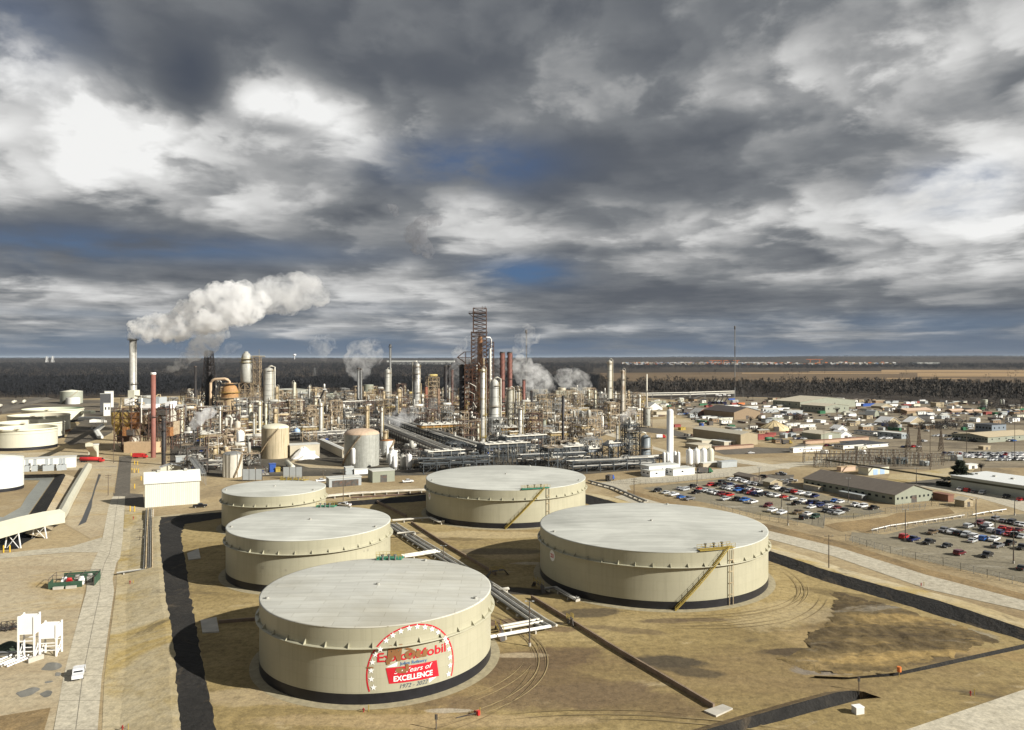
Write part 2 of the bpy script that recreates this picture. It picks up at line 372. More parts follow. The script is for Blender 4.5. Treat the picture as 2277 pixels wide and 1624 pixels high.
WALLBE = M('beige_wall',(.46,.41,.31),.6,var=.08,sc=.2,streak=.1)
WALLW = M('off_white_wall',(.66,.65,.60),.55,var=.06,sc=.2)
ROOFW = M('pale_metal_roof',(.52,.52,.48),.5,var=.08,sc=.2)
ROOFDK = M('dark_flat_roof',(.05,.052,.055),.8,var=.2)
BRICK = M('brown_brick',(.20,.10,.065),.85,var=.15)
GREENP = M('dark_green_paint',(.02,.12,.05),.5,var=.2)
PANEL = M('grey_panel',(.34,.36,.36),.6,var=.06)
# ================================================================ SETTING
import mathutils.noise as mnoise
def sstep(a,b,x):
 t = np.clip((x - a) / (b - a),0,1); return t * t * (3 - 2 * t)
def TZ(x,y):
 x = np.asarray(x,float); y = np.asarray(y,float)
 und = 5 * np.sin(x / 900 + y / 2300) + 4 * np.sin(x / 410 - y / 1700 + 2) + 3 * np.sin(x / 230 + 1)
 return sstep(3500,15000,y) * (40 + 44 * sstep(-2500,8500,x) + und)
DIRT = [(.25,(.145,.10,.052)),(.42,(.25,.185,.10)),(.52,(.335,.26,.148)),(.62,(.42,.34,.21)),(.78,(.49,.42,.285))]
FIELD = MW('winter_field',[(.3,(.018,.0145,.012)),(.48,(.034,.026,.019)),(.6,(.065,.047,.029)),(.75,(.12,.082,.045))],(.0016,.006,.05),stretch=(.45,1.6,0))
SITE = MW('site_gravel',DIRT,(.006,.03,.22),bump=.25,stretch=(1,.6,ROT),patches=[(.02,.55,.70,(.13,.10,.065),.75),(.012,.58,.7,(.48,.43,.33),.7)])
BASIN = MW('basin_dirt',[(.22,(.10,.07,.031)),(.37,(.175,.127,.056)),(.47,(.255,.19,.082)),(.58,(.335,.257,.122)),(.76,(.42,.345,.195))],(.009,.035,.3),bump=.35,stretch=(.55,1.3,R(24)),
   patches=[(.017,.52,.64,(.17,.115,.06),.5),(.045,.60,.70,(.085,.066,.042),.75),(.11,.62,.70,(.42,.34,.21),.5)],
   spots=[(*GQ(k,x,y),rx,ry,R(a),c,m) for k,x,y,rx,ry,a,c,m in [
    (20,1000,570,9,4,10,(.085,.065,.04),.85),(20,1750,1010,9,3.4,-12,(.07,.055,.035),.95),(20,1900,1090,8,3,-20,(.075,.058,.036),.8),(20,560,990,16,6,15,(.12,.08,.045),.8),(20,300,1040,10,5,20,(.115,.08,.045),.7),(20,900,1250,24,8,-20,(.135,.092,.05),.7),(20,650,1330,24,6,10,(.15,.105,.06),.7),(20,1700,640,9,2,0,(.10,.07,.045),.7),(20,2050,630,7,1.6,0,(.10,.07,.045),.7),(20,1350,720,10,2.4,-15,(.12,.085,.05),.6),
    (20,300,650,8,3,0,(.13,.085,.055),.8),(20,420,950,6,1.6,0,(.44,.36,.24),.6),(19,900,850,16,15,-30,(.145,.10,.048),.75),(19,1150,800,16,9,-40,(.10,.075,.045),.7),(19,700,900,14,7,0,(.34,.25,.12),.6),(19,1500,830,12,6,-30,(.24,.215,.165),.85),(19,350,1010,9,2.4,0,(.07,.05,.03),.9),(19,680,990,4.5,1.5,0,(.55,.50,.40),.9),(19,640,1150,8,3,0,(.22,.19,.155),.8),(19,1100,1060,22,4,8,(.11,.08,.045),.8),(19,560,1080,4,1.6,0,(.05,.036,.025),.95),(19,760,560,14,3.5,-35,(.15,.11,.05),.8),(19,1300,950,12,4,-20,(.30,.215,.10),.6),(19,1800,1000,12,4,-30,(.29,.20,.09),.6),(19,250,700,16,9,30,(.42,.34,.20),.5),
    (18,1330,690,12,4,0,(.40,.30,.16),.6),(18,1250,640,16,5,0,(.10,.08,.06),.7),(18,1520,760,6,1.6,0,(.42,.36,.26),.7),(18,760,510,12,3,-10,(.13,.095,.045),.7),(18,1000,470,30,6,0,(.46,.37,.22),.5),(18,1460,1040,9,3.6,-10,(.035,.03,.024),.95),(18,1300,1370,6,2,0,(.12,.075,.05),.8),(18,1850,1420,5,2,0,(.13,.085,.05),.7),(18,300,460,7,2.5,0,(.06,.045,.03),.8),
    (23,200,1330,20,4,0,(.46,.37,.24),.4),(23,1500,1540,30,3,0,(.40,.30,.17),.5),(23,1750,1450,5,1,0,(.46,.42,.34),.6)]])
YARDL = MW('yard_dirt',[(.25,(.20,.15,.09)),(.45,(.34,.27,.17)),(.58,(.42,.355,.24)),(.75,(.48,.41,.29))],(.012,.05,.35),bump=.2,stretch=(.5,1.2,R(15)),
   patches=[(.03,.56,.68,(.36,.25,.09),.7),(.05,.62,.70,(.17,.15,.12),.7)])
GRASS = MW('dry_golden_grass',[(.25,(.20,.15,.08)),(.42,(.36,.285,.155)),(.55,(.41,.345,.22)),(.78,(.45,.395,.28))],(.02,.06,.5),bump=.35,patches=[(.035,.50,.62,(.33,.235,.07),.75),(.07,.60,.69,(.12,.095,.055),.7)])
GRASSB = MW('brown_grass',[(.25,(.10,.068,.035)),(.45,(.20,.14,.07)),(.6,(.29,.205,.10)),(.78,(.26,.21,.13))],(.02,.07,.5),bump=.5,patches=[(.05,.56,.68,(.09,.075,.05),.6)])
ROAD = MW('pale_concrete_road',[(.3,(.37,.33,.245)),(.5,(.45,.405,.31)),(.7,(.52,.475,.375))],(.02,.09,.6),stretch=(1.5,.25,ROT),patches=[(.1,.64,.72,(.30,.27,.21),.6)])
ROADR = MW('gravel_road',[(.3,(.34,.30,.225)),(.5,(.41,.37,.285)),(.7,(.47,.435,.345))],(.02,.09,.6),stretch=(1.5,.2,ROT),patches=[(.05,.6,.70,(.30,.26,.19),.5)])
ASPH = MW('dark_asphalt',[(.3,(.075,.065,.052)),(.5,(.11,.097,.078)),(.7,(.16,.14,.11))],(.02,.09,.6),stretch=(1.5,.25,ROT))
LOT = MW('gravel_lot',[(.25,(.105,.09,.06)),(.45,(.17,.148,.103)),(.58,(.23,.20,.14)),(.75,(.32,.285,.21))],(.015,.06,.4),stretch=(.35,1.4,R(-60)),patches=[(.04,.58,.68,(.25,.20,.10),.6),(.07,.62,.7,(.42,.39,.32),.5)])
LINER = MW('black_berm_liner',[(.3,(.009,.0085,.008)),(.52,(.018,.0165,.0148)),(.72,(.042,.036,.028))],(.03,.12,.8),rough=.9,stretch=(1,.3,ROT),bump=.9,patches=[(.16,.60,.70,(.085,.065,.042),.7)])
WETM = MW('grey_canal_bed',[(.3,(.17,.175,.15)),(.6,(.22,.225,.20)),(.8,(.30,.29,.24))],(.02,.05,.3),rough=.4)

xs = np.unique(np.concatenate([np.linspace(-45000,45000,46),np.linspace(-12000,12000,61),np.linspace(-1500,1500,13)]))
ys = np.unique(np.concatenate([[-400,0,400,800,1200,1600,2000,2500,3000,3500],np.linspace(4000,16000,25),[18000,22000,30000,60000]]))
g = MB(); nx = len(xs)
for y in ys:
 zz = TZ(xs,np.full(nx,y)) if y < 16500 else TZ(xs,np.full(nx,16000.0)) - 14
 g.v.extend((float(x),float(y),float(z)) for x,z in zip(xs,zz))
for j in range(len(ys) - 1):
 for i in range(nx - 1):
  a = j * nx + i; g.f.append((a,a + 1,a + nx + 1,a + nx)); g.sm.append(True)
struct('ground',g,FIELD)
NFLAT = [0]
def flat(name,pts,z,mat,kind='structure'):
 NFLAT[0] += 1; z += .0013 * NFLAT[0]
 mb = MB(); mb.poly([(p[0],p[1],z) for p in pts]); return struct(name,mb,mat,kind)
pad = [G(x,y) for x,y in [(-500,893),(0,893),(330,882),(700,874),(1000,880),(1390,882),(1500,889),(1640,883),(1800,886),(1900,891),(2277,905),(2700,915)]]
flat('site_ground',[(-430,40)] + [(430,40)] + pad[::-1],.02,SITE)
TOWNG = MW('dimmed_yard_ground',[(.25,(.085,.068,.045)),(.42,(.155,.125,.085)),(.55,(.225,.185,.125)),(.75,(.33,.28,.20))],(.012,.05,.3),stretch=(.5,1.3,R(8)),patches=[(.03,.54,.64,(.065,.05,.034),.75),(.05,.60,.70,(.36,.31,.22),.6)])  # brown yard soil, colour darkened for the weaker light over the town
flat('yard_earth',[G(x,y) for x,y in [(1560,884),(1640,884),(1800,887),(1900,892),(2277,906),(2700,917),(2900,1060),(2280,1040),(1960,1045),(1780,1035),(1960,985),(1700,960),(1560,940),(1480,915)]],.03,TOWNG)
CREST = [(404,1640),(397,1573),(388,1458),(377,1366),(369,1334),(360,1251),(354,1173),(358,1150),(494,1139),(725,1119),(917,1103),(1120,1079),(1305,1100),(1500,1152),(1713,1225),(1842,1269),(1963,1303),(2090,1336),(2277,1398),(2420,1446)]
TOE = [(482,1650),(473,1591),(450,1469),(430,1366),(424,1330),(412,1251),(402,1190),(412,1166),(494,1153),(725,1128),(917,1117),(1120,1099),(1305,1121),(1510,1184),(1713,1249),(1825,1291),(1963,1331),(2084,1369),(2277,1425),(2420,1474)]
BH = 1.3
crest = [G(x,y,BH) for x,y in CREST]; toe = [G(x,y) for x,y in TOE]
basin = [(t[0],t[1]) for t in toe]
flat('basin_ground',basin + [(90,100),(-52,100)],.05,BASIN)
def strip(name,a,za,b,zb,mat,sub=1):
 mb = MB(); n = len(a)
 mb.v = [(p[0],p[1],za) for p in a] + [(p[0],p[1],zb) for p in b]
 for i in range(n - 1): mb.f.append((i,i + 1,n + i + 1,n + i)); mb.sm.append(False)
 return struct(name,mb,mat)
def offs(pts,d):
 out = []
 for i,p in enumerate(pts):
  a = pts[max(i - 1,0)]; b = pts[min(i + 1,len(pts) - 1)]
  t = Vector((b[0] - a[0],b[1] - a[1])).normalized(); out.append((p[0] - t.y * d,p[1] + t.x * d))
 return out
def resamp(a,b,n=7):
 ra,rb = [],[]
 for i in range(len(a) - 1):
  for k in range(n):
   s = k / n
   ra.append((a[i][0] * (1 - s) + a[i + 1][0] * s,a[i][1] * (1 - s) + a[i + 1][1] * s)); rb.append((b[i][0] * (1 - s) + b[i + 1][0] * s,b[i][1] * (1 - s) + b[i + 1][1] * s))
 ra.append(a[-1]); rb.append(b[-1]); return ra,rb
rc,rt = resamp(crest,toe,18)
wv_ = lambda p,k,a: (p[0] + a * mnoise.noise(Vector((p[0] * .35,p[1] * .35,k))),p[1] + a * mnoise.noise(Vector((p[0] * .35,p[1] * .35,k + 5))))
rt = [wv_(p,1,.7) for p in rt]; rc = [wv_(p,3,.5) for p in rc]
strip('berm_liner',rc,BH,rt,.06,LINER)
o1 = offs(rc,1.2); o2 = offs(rc,9.5)
strip('berm_crest',o1,BH,rc,BH,GRASS); strip('berm_bank',o2,.065,o1,BH,GRASS)
# gravel berm at the bottom right and the low black bank in the basin corner
a = [GQ(19,x,y,1.6) for x,y in [(-420,1640),(0,1515),(260,1440),(520,1368),(690,1322),(800,1308),(900,1318),(960,1340)]]
b = [GQ(19,x,y) for x,y in [(-420,1760),(0,1612),(260,1548),(480,1485),(690,1432),(800,1402),(900,1372),(985,1352)]]
ra,rb = resamp(a,b,5); strip('black_gravel_bank',ra,1.6,rb,.07,LINER); strip('gravel_bank_back',offs(ra,3.5),.07,ra,1.6,GRASSB)
a = [GQ(19,x,y,.7) for x,y in [(510,1193),(780,1205),(1150,1168),(1480,1092),(1900,1000),(2220,930)]]
b = [GQ(19,x,y) for x,y in [(505,1200),(780,1222),(1150,1196),(1480,1128),(1900,1036),(2220,968)]]
ra,rb = resamp(a,b,6); strip('black_dirt_edge',ra,.7,rb,.06,LINER)
CH = [GQ(19,x,y) for x,y in [(600,470),(700,520),(1050,612),(1480,745),(2000,895),(2110,930),(1850,965),(1480,1085),(1150,1165),(790,1198),(500,1185),(330,1150),(200,1060),(230,1000),(430,960),(440,830),(640,720)]]
def in_poly(p,poly):
 x,y = p; c = False; n = len(poly)
 for i in range(n):
  (x0,y0),(x1,y1) = poly[i],poly[(i + 1) % n]
  if (y0 > y) != (y1 > y) and x < (x1 - x0) * (y - y0) / (y1 - y0) + x0: c = not c
 return c
mb = MB(); ix = {}; st = .8; xa = min(p[0] for p in CH) - 2; ya = min(p[1] for p in CH) - 2
def chz(x,y):
 q = Vector((x * .22,y * .12,0)); tr = abs(math.sin((x * .75 + y * .55 + 5 * mnoise.noise(Vector((x * .05,y * .05,2)))) * .9))
 return .02 + max(0,.34 * mnoise.fractal(q * 1.6,.9,2.1,5) + .18) * (.5 + .8 * tr)
for i in range(int((max(p[0] for p in CH) - xa) / st) + 3):
 for j in range(int((max(p[1] for p in CH) - ya) / st) + 3):
  x = xa + i * st; y = ya + j * st; w_ = Vector((x + 2.5 * mnoise.noise(Vector((x * .3,y * .3,7))),y + 2.5 * mnoise.noise(Vector((x * .3,y * .3,9)))))
  if in_poly((w_.x,w_.y),CH): ix[i,j] = len(mb.v); mb.v.append((x,y,.08 + chz(x,y)))
for (i,j),a in ix.items():
 fr = sum((i + u,j + v) in ix for u in (-5,-3,-1,1,3,5) for v in (-5,-3,-1,1,3,5)) / 36; x,y,z = mb.v[a]; mb.v[a] = (x,y,.05 + (z - .02) * fr - .42 * max(0,.93 - fr))
for (i,j),a in ix.items():
 if (i + 1,j) in ix and (i,j + 1) in ix and (i + 1,j + 1) in ix: mb.f.append((a,ix[i + 1,j],ix[i + 1,j + 1],ix[i,j + 1])); mb.sm.append(True)
struct('churned_soil',mb,MW('churned_soil',[(.28,(.030,.022,.013)),(.42,(.075,.053,.026)),(.52,(.15,.107,.047)),(.60,(.25,.178,.078)),(.75,(.29,.235,.14))],(.03,.10,.5),bump=.6,stretch=(.5,1.4,R(-35)),patches=[(.05,.60,.68,(.24,.21,.16),.7),(.06,.54,.64,(.34,.235,.09),.75),(.14,.60,.68,(.045,.034,.022),.8)]))
rk = random.Random(21)
for nm,cl,n in (('light_wheel_marks',(.315,.24,.12),12),('dark_wheel_marks',(.19,.14,.068),20)):
 mb = MB()
 for _ in range(n):
  cx_,cy_,r0,a0,da = rk.choice([(41.9,230,rk.uniform(39,62),rk.uniform(-120,-30),rk.uniform(25,70)),(-29.4,167.4,rk.uniform(29,40),rk.uniform(-80,10),rk.uniform(30,80)),(-2.6,323,rk.uniform(40,52),rk.uniform(-110,-50),rk.uniform(20,50)),(20,60,rk.uniform(60,80),rk.uniform(60,110),rk.uniform(10,30))])
  for e in (0,1.9):
   m_ = 16
   for i in range(m_):
    q = []
    for t_,w_ in ((i,-.11),(i,.11),(i + 1,.11),(i + 1,-.11)): a = R(a0 + da * t_ / m_); rr_ = r0 + e + w_ * math.sin(math.pi * t_ / m_) + 2 * math.sin(a * 2 + r0); q.append((cx_ + rr_ * math.cos(a),cy_ + rr_ * math.sin(a),.19 + .0005 * _))
    mb.add(q,[(0,1,2,3)])
 struct(nm,mb,M(nm,cl,.95,var=.3,sc=.4))
flat('dark_earth',[GQ(1,x,y) for x,y in [(-300,900),(0,850),(400,842),(620,872),(1000,872),(1190,905),(1120,1200),(1000,1265),(860,1300),(700,1330),(640,1290),(690,1190),(800,1110),(700,1000),(200,1000),(-300,1050)]],.05,M('dark_oily_earth',(.07,.058,.042),.95,var=.45,sc=.06,dirt=(.19,.15,.095)))
# roads and lots
left_l = [Q(15,480,1760),Q(15,520,1624),Q(15,615,1100),Q(15,745,600),Q(15,835,280),Q(14,870,1420),Q(14,930,1250),Q(14,990,1130),Q(14,1025,1000),Q(14,1085,700),Q(14,1125,590)]
left_r = [Q(15,930,1760),Q(15,945,1624),Q(15,985,1100),Q(15,1058,600),Q(15,1105,280),Q(14,1125,1420),Q(14,1165,1255),Q(14,1200,1210),Q(14,1228,1000),Q(14,1245,700),Q(14,1250,590)]
la = [G(*p) for p in left_l]; lb = [G(*p) for p in left_r]
strip('road',la,.10,lb,.10,ROAD)
jm = MB()
for i in range(1,len(la) - 1):
 for s in (0,.5):
  p = (la[i][0] * (1 - s) + la[i + 1][0] * s,la[i][1] * (1 - s) + la[i + 1][1] * s); q = (lb[i][0] * (1 - s) + lb[i + 1][0] * s,lb[i][1] * (1 - s) + lb[i + 1][1] * s)
  jm.bar((p[0],p[1],.085),(q[0],q[1],.085),.12,.06)
 m0 = ((la[i][0] + lb[i][0]) / 2,(la[i][1] + lb[i][1]) / 2,.085); m1 = ((la[i + 1][0] + lb[i + 1][0]) / 2,(la[i + 1][1] + lb[i + 1][1]) / 2,.085)
 jm.bar(m0,m1,.14,.06)
struct('road_joints',jm,M('joint_tar',(.20,.18,.14),.9))
flat('side_road',[GQ(14,x,y) for x,y in [(-300,1195),(0,1165),(300,1130),(700,1095),(1018,1000),(1005,1150),(700,1150),(300,1182),(-300,1240)]],.08,ROADR)
flat('plant_road',[GQ(14,x,y) for x,y in [(1130,560),(1300,560),(1430,570),(1440,700),(1180,670),(1150,640)]] ,.07,ASPH)
flat('plant_road',[GQ(14,x,y) for x,y in [(1150,560),(1300,560),(1300,520),(1310,240),(1330,180),(1190,190),(1190,240),(1150,520)]],.075,ASPH)
flat('yard_ground',[GQ(14,x,y) for x,y in [(-400,1250),(0,1205),(300,1185),(700,1155),(985,1150),(930,1250),(870,1420)]] + [GQ(15,x,y) for x,y in [(745,600),(615,1100),(500,1700),(-700,1700)]],.06,YARDL)
flat('verge_grass',[GQ(14,x,y) for x,y in [(1250,720),(1440,740),(1580,840),(1590,1000),(1620,1250),(1640,1500)]] + [GQ(15,x,y) for x,y in [(1600,500),(1660,900),(1700,1400),(1740,1700),(985,1700),(1010,1100),(1080,600),(1125,250)]] + [GQ(14,1175,1255),GQ(14,1215,1100)],.06,GRASS)
flat('rough_grass',[GQ(15,x,y) for x,y in [(-400,1545),(0,1490),(490,1410),(430,1624),(400,1760),(-600,1760)]],.08,GRASSB)
# right hand road, verges and car parks
UP = [(1395,1098),(1500,1128),(1600,1153),(1713,1182),(1865,1218),(2062,1280),(2277,1336),(2500,1400)]
LO = [(1365,1106),(1470,1140),(1590,1168),(1713,1200),(1851,1237),(2062,1311),(2277,1359),(2500,1432)]
strip('road',[G(*p) for p in UP],.10,[G(*p) for p in LO],.10,ROADR)
strip('road_verge',[G(x,y - (14 if x > 1700 else 9)) for x,y in UP],.08,[G(*p) for p in UP],.09,GRASSB)
flat('road',[GQ(7,x,y) for x,y in [(-900,260),(0,130),(500,80),(1000,20),(2277,-90),(3300,-180),(3300,-130),(2277,30),(1700,110),(1150,170),(600,225),(0,250),(-200,285),(-150,420),(-500,360)]],.06,ROADR)
flat('car_park',[GQ(7,x,y) for x,y in [(30,330),(600,260),(1160,200),(1600,150),(2280,190)]] + [GQ(8,x,y) for x,y in [(600,270),(1200,470),(1900,620),(2277,760),(1700,870),(1180,870),(1160,1060),(500,900),(0,830)]] + [GQ(7,x,y) for x,y in [(1500,660),(700,500)]],.05,LOT)
flat('car_park',[GQ(9,x,y) for x,y in [(-80,420),(700,230),(1500,120),(2400,60),(3200,80),(3200,1500),(2277,1240),(1200,1010),(0,730),(-700,520),(-650,380)]],.05,LOT)
flat('car_park',[GQ(10,x,y) for x,y in [(900,130),(1500,100),(2277,90),(2900,90),(2900,330),(2277,310),(1900,270),(1300,250),(900,240)]],.05,LOT)
flat('car_park',[GQ(10,x,y) for x,y in [(420,690),(780,680),(1100,740),(1900,850),(2800,980),(2800,1150),(2277,1130),(1500,900),(1000,800)]],.05,ROADR)
flat('asphalt_yard',[GQ(8,x,y) for x,y in [(-120,140),(180,80),(620,90),(560,260),(0,290),(-60,230)]],.055,ASPH)
flat('access_road',[GQ(10,x,y) for x,y in [(60,680),(500,610),(1000,560),(1060,600),(800,680),(300,720)]],.055,ASPH)
flat('substation_lawn',[GQ(10,x,y) for x,y in [(-100,640),(0,500),(500,460),(1000,390),(1500,330),(1400,460),(1000,560),(500,620)]],.045,GRASS)
flat('dry_grass_patch',[GQ(8,x,y) for x,y in [(1170,1010),(1400,960),(2277,860),(2900,780),(3000,860),(2277,1010),(1500,1130)]],.06,GRASSB)
flat('dry_grass_patch',[GQ(9,x,y) for x,y in [(-650,330),(100,60),(1000,-40),(1100,60),(300,200),(-400,400)]],.06,GRASSB)
flat('bottom_road',[GQ(19,x,y) for x,y in [(1190,1640),(1700,1465),(2166,1305),(2400,1230),(2400,1560),(2166,1640),(1900,1740)]],.08,ROAD)
flat('equipment_pad',[GQ(5,x,y) for x,y in [(-250,900),(300,880),(900,960),(900,1000),(500,980),(0,960)]],.05,YARDL)
flat('plant_road',[GQ(5,x,y) for x,y in [(-400,940),(250,1000),(900,1180),(1500,1200),(1700,1120),(1750,1150),(1500,1250),(800,1270),(250,1060),(-400,985)]],.055,ASPH)
flat('plant_road',[GQ(5,x,y) for x,y in [(700,1275),(1100,1340),(1520,1410),(1500,1425),(1000,1370),(690,1300)]],.06,ROAD)
flat('plant_road',[GQ(4,x,y) for x,y in [(1000,1170),(1500,1330),(1800,1420),(1780,1440),(1300,1300),(980,1200)]],.055,ROAD)
flat('plant_road',[GQ(17,x,y) for x,y in [(700,700),(1000,720),(1450,790),(1450,860),(900,840),(600,760)]],.055,YARDL)
# canal and drainage cuts on the left
flat('canal',[GQ(14,x,y) for x,y in [(-260,760),(30,800),(205,700),(270,590),(400,430),(205,425),(205,410),(545,398),(240,832),(-260,870)]],.07,WETM)
cc = [(205,372),(640,362),(655,378),(560,560),(445,770),(380,830),(250,960)]; ct = [(205,412),(540,402),(545,405),(440,560),(300,760),(240,832),(150,900)]
strip('canal_liner',[GQ(14,x,y,2.2) for x,y in cc],2.2,[GQ(14,x,y) for x,y in ct],.09,LINER)
strip('canal_bank',offs([GQ(14,x,y,2.2) for x,y in cc],6),.08,[GQ(14,x,y,2.2) for x,y in cc],2.2,YARDL)
flat('hollow_shade_sheet',[GQ(14,x,y) for x,y in [(0,1010),(340,930),(600,870),(470,940),(240,1060),(180,1115),(0,1130)]],.085,LINER)  # flat sheet in black liner colour stands in for the hollow's shade
flat('ditch',[GQ(14,x,y) for x,y in [(985,365),(1010,375),(960,500),(925,620),(915,700),(860,850),(780,885),(820,815),(885,660),(915,600),(950,480)]],.085,M('ditch_water',(.035,.035,.03),.35,var=.3))
flat('tank_yard',[GQ(14,x,y) for x,y in [(-300,160),(400,150),(850,150),(1180,240),(1140,520),(1020,980),(900,1010),(640,860),(860,330),(205,330),(-300,330)]],.045,YARDL)
pud = [(500,1010,95,40,.4),(560,1085,30,22,.3),(470,1160,40,12,.3),(270,1260,110,38,.4),(450,1275,60,28,.2)]
mb = MB()
for k,(x,y,a,b,s) in enumerate(pud):
 mb.poly([GQ(15,x + a * math.cos(q) * (1 + .15 * math.sin(3 * q + k)),y + b * math.sin(q) * (1 + .2 * math.sin(2 * q + k)) - s * a * math.cos(q) * .5) for q in np.linspace(0,2 * math.pi,26)[:-1]],.09)
struct('puddles',mb,M('wet_mud',(.12,.115,.095),.25,var=.25,sc=.3))

# ---------------------------------------------------------------- forest and far land
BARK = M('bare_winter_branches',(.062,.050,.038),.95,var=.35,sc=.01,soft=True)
BARK_SHADE = M('cloud_shaded_branches',(.012,.013,.0165),.95,var=.35,sc=.004,soft=True)  # cloud shadow over the left and far woods is put into this colour
def forest(name,pos,h,wd,nt,mat):
 "bare trees as twig sprays; pos (n,3)"
 n = len(pos); tri = []
 k = nt
 th = rng.uniform(0,2 * np.pi,(n,k)); u = rng.uniform(0,1,(n,k)) ** .7; zz = rng.uniform(.28,1.0,(n,k))
 prof = np.sqrt(np.clip(1 - ((zz - .62) / .44) ** 2,0.02,1))
 rad = u * prof * (wd[:,None] / 2)
 cx = pos[:,0,None] + rad * np.cos(th); cy_ = pos[:,1,None] + rad * np.sin(th); cz = pos[:,2,None] + zz * h[:,None]
 ln = (h[:,None] * rng.uniform(.12,.30,(n,k))); wid = ln * rng.uniform(.10,.28,(n,k))
 ang = th + rng.normal(0,.5,(n,k)); tilt = rng.uniform(.5,1.45,(n,k))
 dx_ = np.cos(ang) * np.cos(tilt) * ln; dy_ = np.sin(ang) * np.cos(tilt) * ln; dz_ = np.sin(tilt) * ln
 pa = rng.uniform(0,2 * np.pi,(n,k))
 P0 = np.stack([cx - np.cos(pa) * wid,cy_ - np.sin(pa) * wid,cz],-1); P1 = np.stack([cx + np.cos(pa) * wid,cy_ + np.sin(pa) * wid,cz],-1); P2 = np.stack([cx + dx_,cy_ + dy_,cz + dz_],-1)
 Vt = np.stack([P0,P1,P2],2).reshape(-1,3)
 tw = (h * .022)[:,None]
 t0 = pos; Tt = np.stack([t0 + np.concatenate([-tw,0 * tw,0 * tw],1),t0 + np.concatenate([tw,0 * tw,0 * tw],1),t0 + np.concatenate([0 * tw,0 * tw,(h * .8)[:,None]],1)],1).reshape(-1,3)
 Vt = np.concatenate([Vt,Tt]).astype(np.float32)
 me = bpy.data.meshes.new(name); m = len(Vt) // 3
 me.vertices.add(len(Vt)); me.vertices.foreach_set('co',Vt.ravel())
 me.loops.add(len(Vt)); me.loops.foreach_set('vertex_index',np.arange(len(Vt),dtype=np.int32))
 me.polygons.add(m); me.polygons.foreach_set('loop_start',np.arange(0,len(Vt),3,dtype=np.int32)); me.polygons.foreach_set('loop_total',np.full(m,3,np.int32))
 me.update(calc_edges=True); me.materials.append(mat)
 o = bpy.data.objects.new(name,me); COL.objects.link(o); o['kind'] = 'stuff'; return o
def scatter(n,y0,y1,keep,xlim=.74):
 yy = np.sqrt(rng.uniform(y0 ** 2,y1 ** 2,n)); sx = rng.uniform(-xlim,xlim,n); xx = sx * yy
 ok = keep(xx,yy,CX + sx * F); return np.stack([xx[ok],yy[ok],TZ(xx[ok],yy[ok])],1)
def front(px): return np.interp(px,[-400,0,330,700,1000,1390,1500,1640,1900,2277,2700],[1190,1190,1310,1420,1330,1330,1240,1320,1200,1030,960])
wob = lambda x,y: np.sin(x / 170 + y / 300) * .5 + np.sin(x / 67 + 1.3) * .3 + np.sin(y / 140 + x / 410) * .4
p = scatter(19000,1000,2500,lambda x,y,q: (y > front(q) + 60 * wob(x * 3,y)) & (rng.uniform(0,1,len(x)) < .55 + .5 * wob(x * 2,y * 2) + (y - front(q)) / 300) & (y < np.where(q > 1340,1540 + 330 * rng.uniform(-.2,1,len(x)) ** 3 + 110 * wob(x,y),2050)))
pq = p[:,0] / p[:,1] * F + CX
for p,mt in ((p[pq < 1330],BARK_SHADE),(p[pq >= 1330],BARK)): forest('woodland',p,rng.uniform(9,20,len(p)) * (1 + .18 * wob(p[:,0] * 2,p[:,1])),rng.uniform(7,13,len(p)),46,mt)
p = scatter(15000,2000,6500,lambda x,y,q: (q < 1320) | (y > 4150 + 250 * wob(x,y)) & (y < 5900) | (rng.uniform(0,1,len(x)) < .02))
forest('woodland',p,rng.uniform(12,21,len(p)),rng.uniform(18,34,len(p)),26,BARK_SHADE)
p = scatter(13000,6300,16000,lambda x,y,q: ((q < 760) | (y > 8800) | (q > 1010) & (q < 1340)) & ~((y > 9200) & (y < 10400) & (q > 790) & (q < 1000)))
forest('woodland',p,rng.uniform(14,24,len(p)),rng.uniform(50,110,len(p)),18,BARK_SHADE)
# sparse hedges and scrub inside the site
p = []
for (k,pts,n,sp) in [(12,[(200,640),(1350,640),(1350,760),(560,790),(150,720)],120,1),(12,[(1150,250),(2277,300),(2277,400),(1400,400)],130,1),(12,[(520,260),(1050,280),(1000,350),(500,330)],50,1),(5,[(1330,640),(1900,690),(1900,720),(1330,680)],70,1),(5,[(120,720),(420,745),(420,775),(120,760)],26,1),(11,[(250,540),(560,560),(560,590),(250,580)],26,1),(11,[(1900,650),(2277,690),(2277,760),(2000,730)],60,1)]:
 q = [GQ(k,*c) for c in pts]
 for _ in range(n):
  w3 = rng.dirichlet(np.ones(len(q))); p.append((sum(a * b[0] for a,b in zip(w3,q)),sum(a * b[1] for a,b in zip(w3,q)),0))
p = np.array(p); forest('scrub',p,rng.uniform(2.5,6.5,len(p)),rng.uniform(4,8,len(p)),34,BARK)
